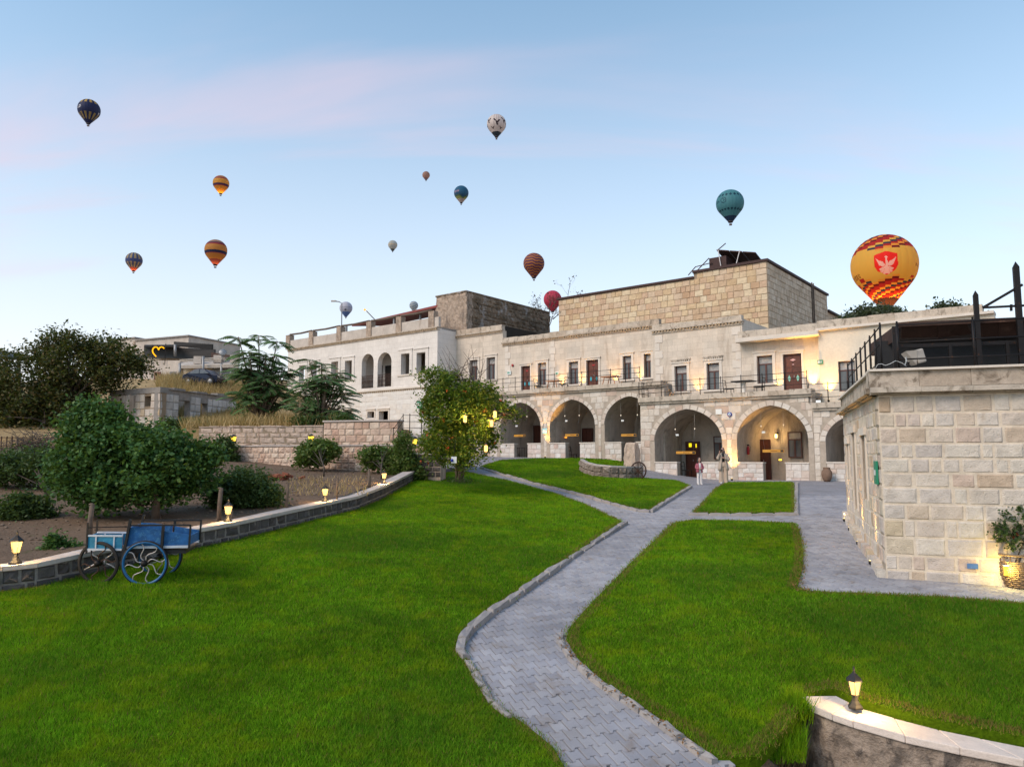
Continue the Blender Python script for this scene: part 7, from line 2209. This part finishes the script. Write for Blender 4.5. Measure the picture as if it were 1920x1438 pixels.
balloon(1001, 475, 526, 40, f_wave, 'purple and orange balloon with wavy bands above the rubble tower', na=96, nr=90)
balloon(1036, 545, 590, 34, f_pink, 'pink red balloon behind the bare tree')
balloon(649, 566, 594, 24, f_whiteblue, 'white balloon with blue lower part behind the street lamp', na=72, nr=60)
balloon(776, 565, 584, 16.5, f_swirl, 'small balloon with white and slate swirls above the red roof', na=72, nr=60)
balloon(1368, 357, 422, 52, f_diamond, 'teal balloon with two rows of dark diamonds', na=240, nr=170)
balloon(1655, 442, 572, 117, f_big, 'big yellow balloon with red and dark checks and a red shield', na=288, nr=220, lit=4200)
# ---------------------------------------------------------------- blue cart on the lawn
cb0 = hit(250, 1096, G, 6)
gx_ = float((G(cb0.x + .5, cb0.y) - G(cb0.x - .5, cb0.y)))
cart = empty('blue_cart', (cb0.x, cb0.y, cb0.z + .01), math.radians(14), 'old blue painted cart with wavy spoked wheels on the lawn by the low wall', 'cart')
cart.rotation_euler = (.05, -gx_ * .5, math.radians(7))
cart.scale = (.92, .92, .92)
def cwheel(name, x, y, r_, rimmat, wave=True, rz=0.0, n=8, sm=None):
    o = MB(); o.tube(ring_pts(r_, 32), .026, 8, closed=True)
    w_ = o.build(name, rimmat, cart, loc=(x, y, r_ + .01), rot=(0, 0, rz))
    t_ = MB(); t_.tube(ring_pts(r_ + .018, 32), .022, 6, closed=True); t_.build('tyre', M_tyre, w_)
    MB().lathe([(.03, -.08), (.055, -.06), (.055, .06), (.03, .08)], 12).build('hub', M_iron, w_, rot=(math.pi / 2, 0, 0))
    for i in range(n):
        a = 2 * math.pi * i / n + .25; pts = []
        for k in range(10):
            q = k / 9; rr = .045 + (r_ - .05) * q; off = .11 * math.sin(q * 2 * math.pi) * r_ * 1.1
            pts.append((rr * math.cos(a) - off * math.sin(a), 0, rr * math.sin(a) + off * math.cos(a)))
        MB().tube(pts, .010, 6).build('spoke', sm or M_spoke, w_)
    return w_
cwheel('wheel', .20, -.05, .385, M_wheelblue)
cwheel('wheel', .22, .72, .385, M_wheelblue, n=7)
cwheel('wheel', -.66, .06, .365, M_tyre, rz=-.2, n=6, sm=M_rust)
MB().bar((.20, -.05, .39), (.22, .72, .39), .05).build('axle', M_iron, cart)
# main bed: near side of two tapering boards, far side, floor and ends
Zb = .70
def sidepanel(y, parent):
    o = MB().prism([(-.16, Zb), (.46, Zb), (.46, Zb + .30), (.10, Zb + .345), (-.13, Zb + .35)], y, y + .03).build('side_board', M_cartblue, parent)
    MB().prism([(.50, Zb + .01), (.96, Zb + .03), (.96, Zb + .22), (.50, Zb + .29)], y, y + .03).build('side_board', M_cartblue, parent)
    MB().prism([(-.17, Zb - .045), (.97, Zb - .02), (.97, Zb + .027), (-.17, Zb - .002)], y - .012, y + .035).build('edge_strip', M_cartwhite, parent)
sidepanel(0, cart); sidepanel(.60, cart)
MB().box(-.16, .95, .035, .595, Zb - .05, Zb - .02).build('floor', M_wood, cart)
MB().box(-.17, -.145, .035, .595, Zb, Zb + .33).build('end_board', M_cartblue, cart); MB().box(.94, .965, .035, .595, Zb + .03, Zb + .2).build('end_board', M_cartblue, cart)
for y in (-.03, .65):
    MB().bar((-.22, y, .36), (-.10, y, Zb + .50), .045).build('post', M_black, cart)
    MB().bar((.48, y, Zb - .1), (.49, y, Zb + .40), .045).build('post', M_black, cart)
    MB().bar((.97, y, Zb - .02), (.98, y, Zb + .42), .03).build('post', M_black, cart)
    MB().bar((-.12, y, Zb + .39), (.98, y, Zb + .41), .03).build('top_rail', M_black, cart)
MB().box(-.25, .9, .02, .58, Zb - .13, Zb - .06).build('chassis', M_black, cart)
# light blue front box
Fz = .62
for y in (.05, .45):
    fb = MB().box(-.86, -.26, y, y + .025, Fz + .02, Fz + .25).build('front_board', M_cartlight, cart)
    s_ = MB(); s_.box(-.87, -.25, y - .012, y + .03, Fz - .01, Fz + .025); s_.box(-.87, -.25, y - .012, y + .03, Fz + .245, Fz + .275)
    for x in (-.72, -.40): s_.box(x - .012, x + .012, y - .014, y + .028, Fz + .025, Fz + .245)
    s_.build('white_strip', M_cartwhite, fb)
MB().box(-.86, -.26, .08, .445, Fz, Fz + .02).build('front_floor', M_wood, cart); MB().box(-.87, -.845, .08, .445, Fz + .02, Fz + .25).build('front_board', M_cartlight, cart)
for y in (.05, .46): MB().bar((-.88, y, .55), (-.88, y, Zb + .42), .03).build('post', M_black, cart)
MB().bar((-.88, .05, Zb + .33), (-.18, .02, Zb + .36), .018).build('top_rail', M_iron, cart)
# fork and springs of the steered wheel
for s in (-1, 1):
    MB().tube([(-.62 + s * .20, .10, Fz + .0), (-.62 + s * .17, .10, Fz - .10), (-.62 + s * .07, .12, Fz - .16), (-.62 + s * .06, .14, Fz - .26)], .015, 6).build('fork', M_spoke, cart)
    MB().tube([(-.62, .14, Fz - .25), (-.62 + s * .15, .12, Fz - .29), (-.62 + s * .30, .10, Fz - .38)], .013, 6).build('spring', M_spoke, cart)
for k in range(4): MB().tube([(-.67 + k * .03, .13, Fz - .20), (-.66 + k * .03, .11, Fz - .27)], .012, 6).build('clamp', M_spoke, cart)
MB().bar((-.2, .35, .42), (-.62, .33, .34), .035).build('draw_bar', M_black, cart)
# ---------------------------------------------------------------- people
M_skin = plain('skin', (0.42,0.25,0.19), 0.55, var=0.05)
M_hair = plain('dark_hair', (0.014,0.009,0.008), 0.45, var=0.2)
M_coat = plain('beige_coat', (0.42,0.34,0.27), 0.85, var=0.08)
M_trou = plain('tan_trousers', (0.48,0.37,0.28), 0.85, var=0.08)
M_whitec = plain('white_cotton', (0.66,0.62,0.60), 0.85, var=0.05)
M_pinkc = plain('pink_jacket', (0.36,0.10,0.13), 0.85, var=0.1)
M_cardi = plain('grey_scarf', (0.42,0.38,0.37), 0.9)
def ell(m, c, r_, n=12, k=8):
    prof = [(max(.001, math.sin(math.pi * i / k)), -math.cos(math.pi * i / k)) for i in range(k + 1)]
    vs = [(c[0] + p * r_[0] * math.cos(2*math.pi*j/n), c[1] + p * r_[1] * math.sin(2*math.pi*j/n), c[2] + z * r_[2]) for p, z in prof for j in range(n)]
    fs = [(i*n+j, i*n+(j+1)%n, (i+1)*n+(j+1)%n, (i+1)*n+j) for i in range(k) for j in range(n)]
    m.add(vs, fs, True)
def loft(m, rings, n=20, fold=0.0, fn=7, ph=0.0):
    """rings: (cx, cy, z, rx, ry)"""
    vs = []
    for i, (cx_, cy_, z, rx, ry) in enumerate(rings):
        for j in range(n):
            a = 2 * math.pi * j / n; f_ = 1 + fold * math.sin(a * fn + ph) * (1 - i / len(rings))
            vs.append((cx_ + rx * f_ * math.cos(a), cy_ + ry * f_ * math.sin(a), z))
    fs = [(i*n+j, i*n+(j+1)%n, (i+1)*n+(j+1)%n, (i+1)*n+j) for i in range(len(rings) - 1) for j in range(n)]
    fs.append(tuple(range(n))[::-1]); fs.append(tuple((len(rings)-1)*n + j for j in range(n)))
    m.add(vs, fs, True)
def fuse(o, v):
    r_ = o.modifiers.new('fuse', 'REMESH'); r_.mode = 'VOXEL'; r_.voxel_size = v; r_.use_smooth_shade = True
    s = o.modifiers.new('soft', 'SMOOTH'); s.iterations = 3; s.factor = .4
def hand(m, wrist, dirn, palm_n, k, curl):
    d = Vector(dirn).normalized(); nn = Vector(palm_n); nn = (nn - d * nn.dot(d)).normalized(); s = d.cross(nn)
    w0 = Vector(wrist)
    m.tube([w0, w0 + d * .03 * k, w0 + d * .085 * k], [.026 * k, .036 * k, .034 * k], 8)
    for i, L in enumerate((.068, .078, .074, .056)):
        b = w0 + d * .08 * k + s * (i - 1.5) * .019 * k
        p1 = b + (d * math.cos(curl * .5) + nn * math.sin(curl * .5)) * L * .5 * k
        p2 = p1 + (d * math.cos(curl * 1.3) + nn * math.sin(curl * 1.3)) * L * .5 * k
        m.tube([b, p1, p2], [.0095 * k, .009 * k, .007 * k], 6)
    b = w0 + d * .03 * k - s * .03 * k
    p1 = b + (d * .6 - s * .7 + nn * .3).normalized() * .035 * k; p2 = p1 + (d * .9 - s * .1 + nn * .5).normalized() * .032 * k
    m.tube([b, p1, p2], [.013 * k, .011 * k, .008 * k], 6)
def head(e, m, c, k, look, mats):
    """adds the head to body mesh m; returns face and hair meshes parented to e; look = yaw, pitch"""
    Rm = Matrix.Rotation(look[0], 4, 'Z') @ Matrix.Rotation(look[1], 4, 'X')
    T = Matrix.Translation(c) @ Rm
    def addp(mb, fn):
        t = MB(); fn(t); mb.add([T @ Vector(p) for p in t.v], t.f, True)
    addp(m, lambda t: (ell(t, (0, 0, .01 * k), (.072 * k, .092 * k, .108 * k), 16, 12), ell(t, (0, -.03 * k, -.06 * k), (.052 * k, .055 * k, .055 * k)),
        ell(t, (0, -.095 * k, -.012 * k), (.012 * k, .018 * k, .020 * k), 8, 6), ell(t, (-.074 * k, .005 * k, -.005 * k), (.010 * k, .018 * k, .026 * k), 8, 6), ell(t, (.074 * k, .005 * k, -.005 * k), (.010 * k, .018 * k, .026 * k), 8, 6)))
    ey = MB()
    for s in (-1, 1): addp(ey, lambda t: ell(t, (s * .028 * k, -.082 * k, .012 * k), (.012 * k, .008 * k, .008 * k), 8, 6))
    ey.build('eyes', M_black, e)
    mo = MB(); addp(mo, lambda t: ell(t, (0, -.083 * k, -.058 * k), (.022 * k, .008 * k, .007 * k), 8, 6)); mo.build('mouth', M_lips, e)
    h = MB()
    addp(h, lambda t: (ell(t, (0, .016 * k, .028 * k), (.082 * k, .094 * k, .102 * k), 16, 10),))
    return h, T
M_lips = plain('lips', (0.30,0.09,0.085), 0.5)

# woman in the long coat taking a photograph
wp = hit(1357, 906.5, G, 20); k = 1.0
wz = math.radians(-10)
wo = empty('person', wp, wz, 'woman in a beige coat and wide trousers raising a camera to her face', 'person')
b = MB()
loft(b, [(0,0,.82,.15,.11),(0,0,.95,.155,.115),(0,0,1.08,.125,.095),(0,0,1.22,.145,.105),(0,0,1.34,.155,.10),(0,0,1.40,.11,.08),(0,0,1.43,.055,.055)])
b.tube([(0,0,1.40),(0,-.01,1.50)], [.052,.048], 10)
for s in (-1, 1):
    b.tube([(s*.085,0,.86),(s*.10,-.01,.50),(s*.105,.01,.08)], [.085,.06,.04], 10); b.tube([(s*.105,.03,.05),(s*.12,-.14,.03)], [.04,.03], 8)
# right arm (on the viewer's left) lifts the camera to the eye; left arm folded across the chest
b.tube([(-.155,0,1.36),(-.25,-.05,1.20),(-.24,-.10,1.16)], [.048,.042,.040], 8); b.tube([(-.24,-.10,1.16),(-.17,-.17,1.44)], [.038,.026], 8)
hand(b, (-.17,-.17,1.44), (.25,-.1,1.0), (.8,-.3,0), 1, 1.0)
b.tube([(.155,0,1.36),(.25,-.05,1.16),(.25,-.08,1.10)], [.048,.042,.04], 8); b.tube([(.25,-.08,1.10),(.02,-.19,1.20)], [.038,.026], 8)
hand(b, (.02,-.19,1.20), (-1.0,-.2,.25), (0,-.6,.6), 1, 1.0)
hr, T = head(wo, b, Vector((-.01, -.01, 1.565)), 1.0, (math.radians(-22), math.radians(-14)), None)
bo = b.build('body', M_skin, wo); fuse(bo, .0075)
hr.tube([T @ Vector((-.03,.06,0)), T @ Vector((-.03,.09,-.14)), Vector((.03,.09,1.30))], [.06,.06,.03], 8); hr.tube([T @ Vector((.06,.03,0)), T @ Vector((.075,.02,-.12)), Vector((.10,-.03,1.30))], [.035,.03,.012], 8)
o = hr.build('hair', M_hair, wo); fuse(o, .011)
tr_ = MB()
loft(tr_, [(0,0,.80,.165,.125),(0,0,.92,.165,.125),(0,0,1.0,.15,.11)])
for s in (-1, 1): loft(tr_, [(s*.115,.0,.035,.105,.115),(s*.11,.0,.3,.098,.105),(s*.10,0,.6,.095,.10),(s*.085,0,.88,.095,.115)], 16, .07, 5, s)
o = tr_.build('trousers', M_trou, wo); fuse(o, .012)
sh_ = MB()
loft(sh_, [(0,0,.98,.14,.105),(0,0,1.2,.155,.112),(0,0,1.36,.15,.10),(0,0,1.42,.07,.07)]); sh_.build('dark_top', M_black, wo)
ct = MB()
n = 26
def coat_ring(z, rx, ry, cy_, gap):
    return [(rx * math.cos(a), cy_ + ry * math.sin(a) + .006 * math.sin(a * 9), z) for a in np.linspace(-math.pi / 2 + gap, 1.5 * math.pi - gap, n)]
rings = [coat_ring(.62,.26,.22,.01,.55), coat_ring(.74,.245,.20,.01,.5), coat_ring(.90,.215,.175,0,.42), coat_ring(1.04,.185,.15,0,.35), coat_ring(1.18,.195,.145,0,.3), coat_ring(1.32,.195,.13,0,.3), coat_ring(1.40,.13,.10,0,.5), coat_ring(1.455,.075,.075,.01,.6)]
ct.add([p for r_ in rings for p in r_], [(i*n+j, i*n+j+1, (i+1)*n+j+1, (i+1)*n+j) for i in range(len(rings)-1) for j in range(n-1)], True)
o = ct.build('coat', M_coat, wo); so = o.modifiers.new('cloth', 'SOLIDIFY'); so.thickness = .02
sl2 = MB()
sl2.tube([(-.14,0,1.36),(-.255,-.05,1.19),(-.245,-.10,1.14)], [.072,.066,.062], 10); sl2.tube([(-.245,-.10,1.14),(-.19,-.155,1.37)], [.062,.05], 10)
sl2.tube([(.14,0,1.36),(.255,-.05,1.15),(.255,-.08,1.08)], [.072,.066,.062], 10); sl2.tube([(.255,-.08,1.08),(.07,-.175,1.175)], [.062,.05], 10)
o = sl2.build('sleeves', M_coat, wo); fuse(o, .012)
for s in (-1, 1):
    q = MB(); q.tube([(s*.112,.05,.04),(s*.115,-.04,.045),(s*.125,-.16,.03)], [.045,.048,.036], 10); q.build('shoe', M_whitec, wo)
cm_ = empty('camera_in_hand', wo.matrix_world @ Vector((0, 0, 0)), 0) if False else None
bpy.context.view_layer.update()
ce = empty('handheld_camera', wo.matrix_world @ Vector((-.09, -.165, 1.56)), wz - .4, 'small black camera held at the woman\'s face', 'camera')
MB().box(-.06, .06, -.03, .02, -.04, .04).build('body', M_black, ce); MB().lathe([(.032, 0), (.03, .05)], 12).build('lens', M_black, ce, loc=(0, -.03, 0), rot=(math.pi / 2, 0, 0))

# child in the pink jacket
cp2 = hit(1312, 908.5, G, 20)
ch = empty('person', cp2, math.radians(6), 'child in a pink jacket and white trousers standing on the paving', 'person')
K = 1.20 / 1.62
b = MB(); S = lambda *p: tuple(q * K for q in p)
loft(b, [S(0,0,.80,.15,.12), S(0,0,.95,.16,.125), S(0,0,1.1,.145,.11), S(0,0,1.24,.145,.11), S(0,0,1.32,.10,.08), S(0,0,1.36,.055,.055)])
b.tube([S(0,0,1.33), S(0,-.01,1.43)], [.05*K,.048*K], 10)
for s in (-1, 1):
    b.tube([S(s*.085,0,.84), S(s*.09,0,.48), S(s*.09,.01,.08)], [.075*K,.055*K,.04*K], 10); b.tube([S(s*.09,.03,.05), S(s*.10,-.14,.03)], [.042*K,.03*K], 8)
    b.tube([S(s*.15,0,1.28), S(s*.22,-.03,1.06), S(s*.20,-.06,1.0)], [.045*K,.04*K,.038*K], 8); b.tube([S(s*.20,-.06,1.0), S(s*.06,-.18,.97)], [.036*K,.026*K], 8)
    hand(b, S(s*.06,-.18,.97), (-s,-.2,.0), (0,.3,-1), K, 1.0)
hr, T = head(ch, b, Vector((0, -.01, 1.49 * K + .02)), .92, (math.radians(8), math.radians(-4)), None)
bo = b.build('body', M_skin, ch); fuse(bo, .007)
for s in (-1, 1): hr.tube([T @ Vector((s*.06,.03,.0)), T @ Vector((s*.085,.02,-.10)), T @ Vector((s*.08,-.01,-.20))], [.04,.035,.015], 8)
hr.tube([T @ Vector((0,.06,0)), T @ Vector((0,.085,-.15))], [.065,.05], 8)
o = hr.build('hair', M_hair, ch); fuse(o, .011)
tr_ = MB(); loft(tr_, [S(0,0,.76,.155,.125), S(0,0,.92,.155,.125)])
for s in (-1, 1): loft(tr_, [S(s*.095,0,.04,.072,.08), S(s*.092,0,.3,.075,.08), S(s*.085,0,.6,.08,.088), S(s*.08,0,.84,.088,.11)], 14, .04, 5)
o = tr_.build('trousers', M_whitec, ch); fuse(o, .011)
jk = MB(); n = 24
rings = [coat_ring(.74*K,.215*K,.17*K,0,.35), coat_ring(.88*K,.205*K,.165*K,0,.32), coat_ring(1.05*K,.195*K,.15*K,0,.36), coat_ring(1.22*K,.19*K,.14*K,0,.4), coat_ring(1.31*K,.13*K,.11*K,0,.5), coat_ring(1.37*K,.085*K,.085*K,.005,.6)]
n = len(rings[0])
jk.add([p for r_ in rings for p in r_], [(i*n+j, i*n+j+1, (i+1)*n+j+1, (i+1)*n+j) for i in range(len(rings)-1) for j in range(n-1)], True)
o = jk.build('jacket', M_pinkc, ch); so = o.modifiers.new('cloth', 'SOLIDIFY'); so.thickness = .022
sl2 = MB()
for s in (-1, 1): sl2.tube([S(s*.14,0,1.28), S(s*.23,-.03,1.05), S(s*.21,-.06,.98)], [.068*K,.066*K,.062*K], 10); sl2.tube([S(s*.21,-.06,.98), S(s*.09,-.165,.975)], [.062*K,.05*K], 10)
o = sl2.build('sleeves', M_pinkc, ch); fuse(o, .011)
st2 = MB(); loft(st2, [S(0,-.02,.90,.12,.115), S(0,-.02,1.15,.13,.115), S(0,-.01,1.32,.09,.09)]); st2.build('white_top', M_whitec, ch)
for s in (-1, 1):
    q = MB(); q.tube([S(s*.092,.05,.04), S(s*.095,-.04,.045), S(s*.10,-.17,.03)], [.045*K,.05*K,.038*K], 10); q.build('shoe', M_whitec, ch)
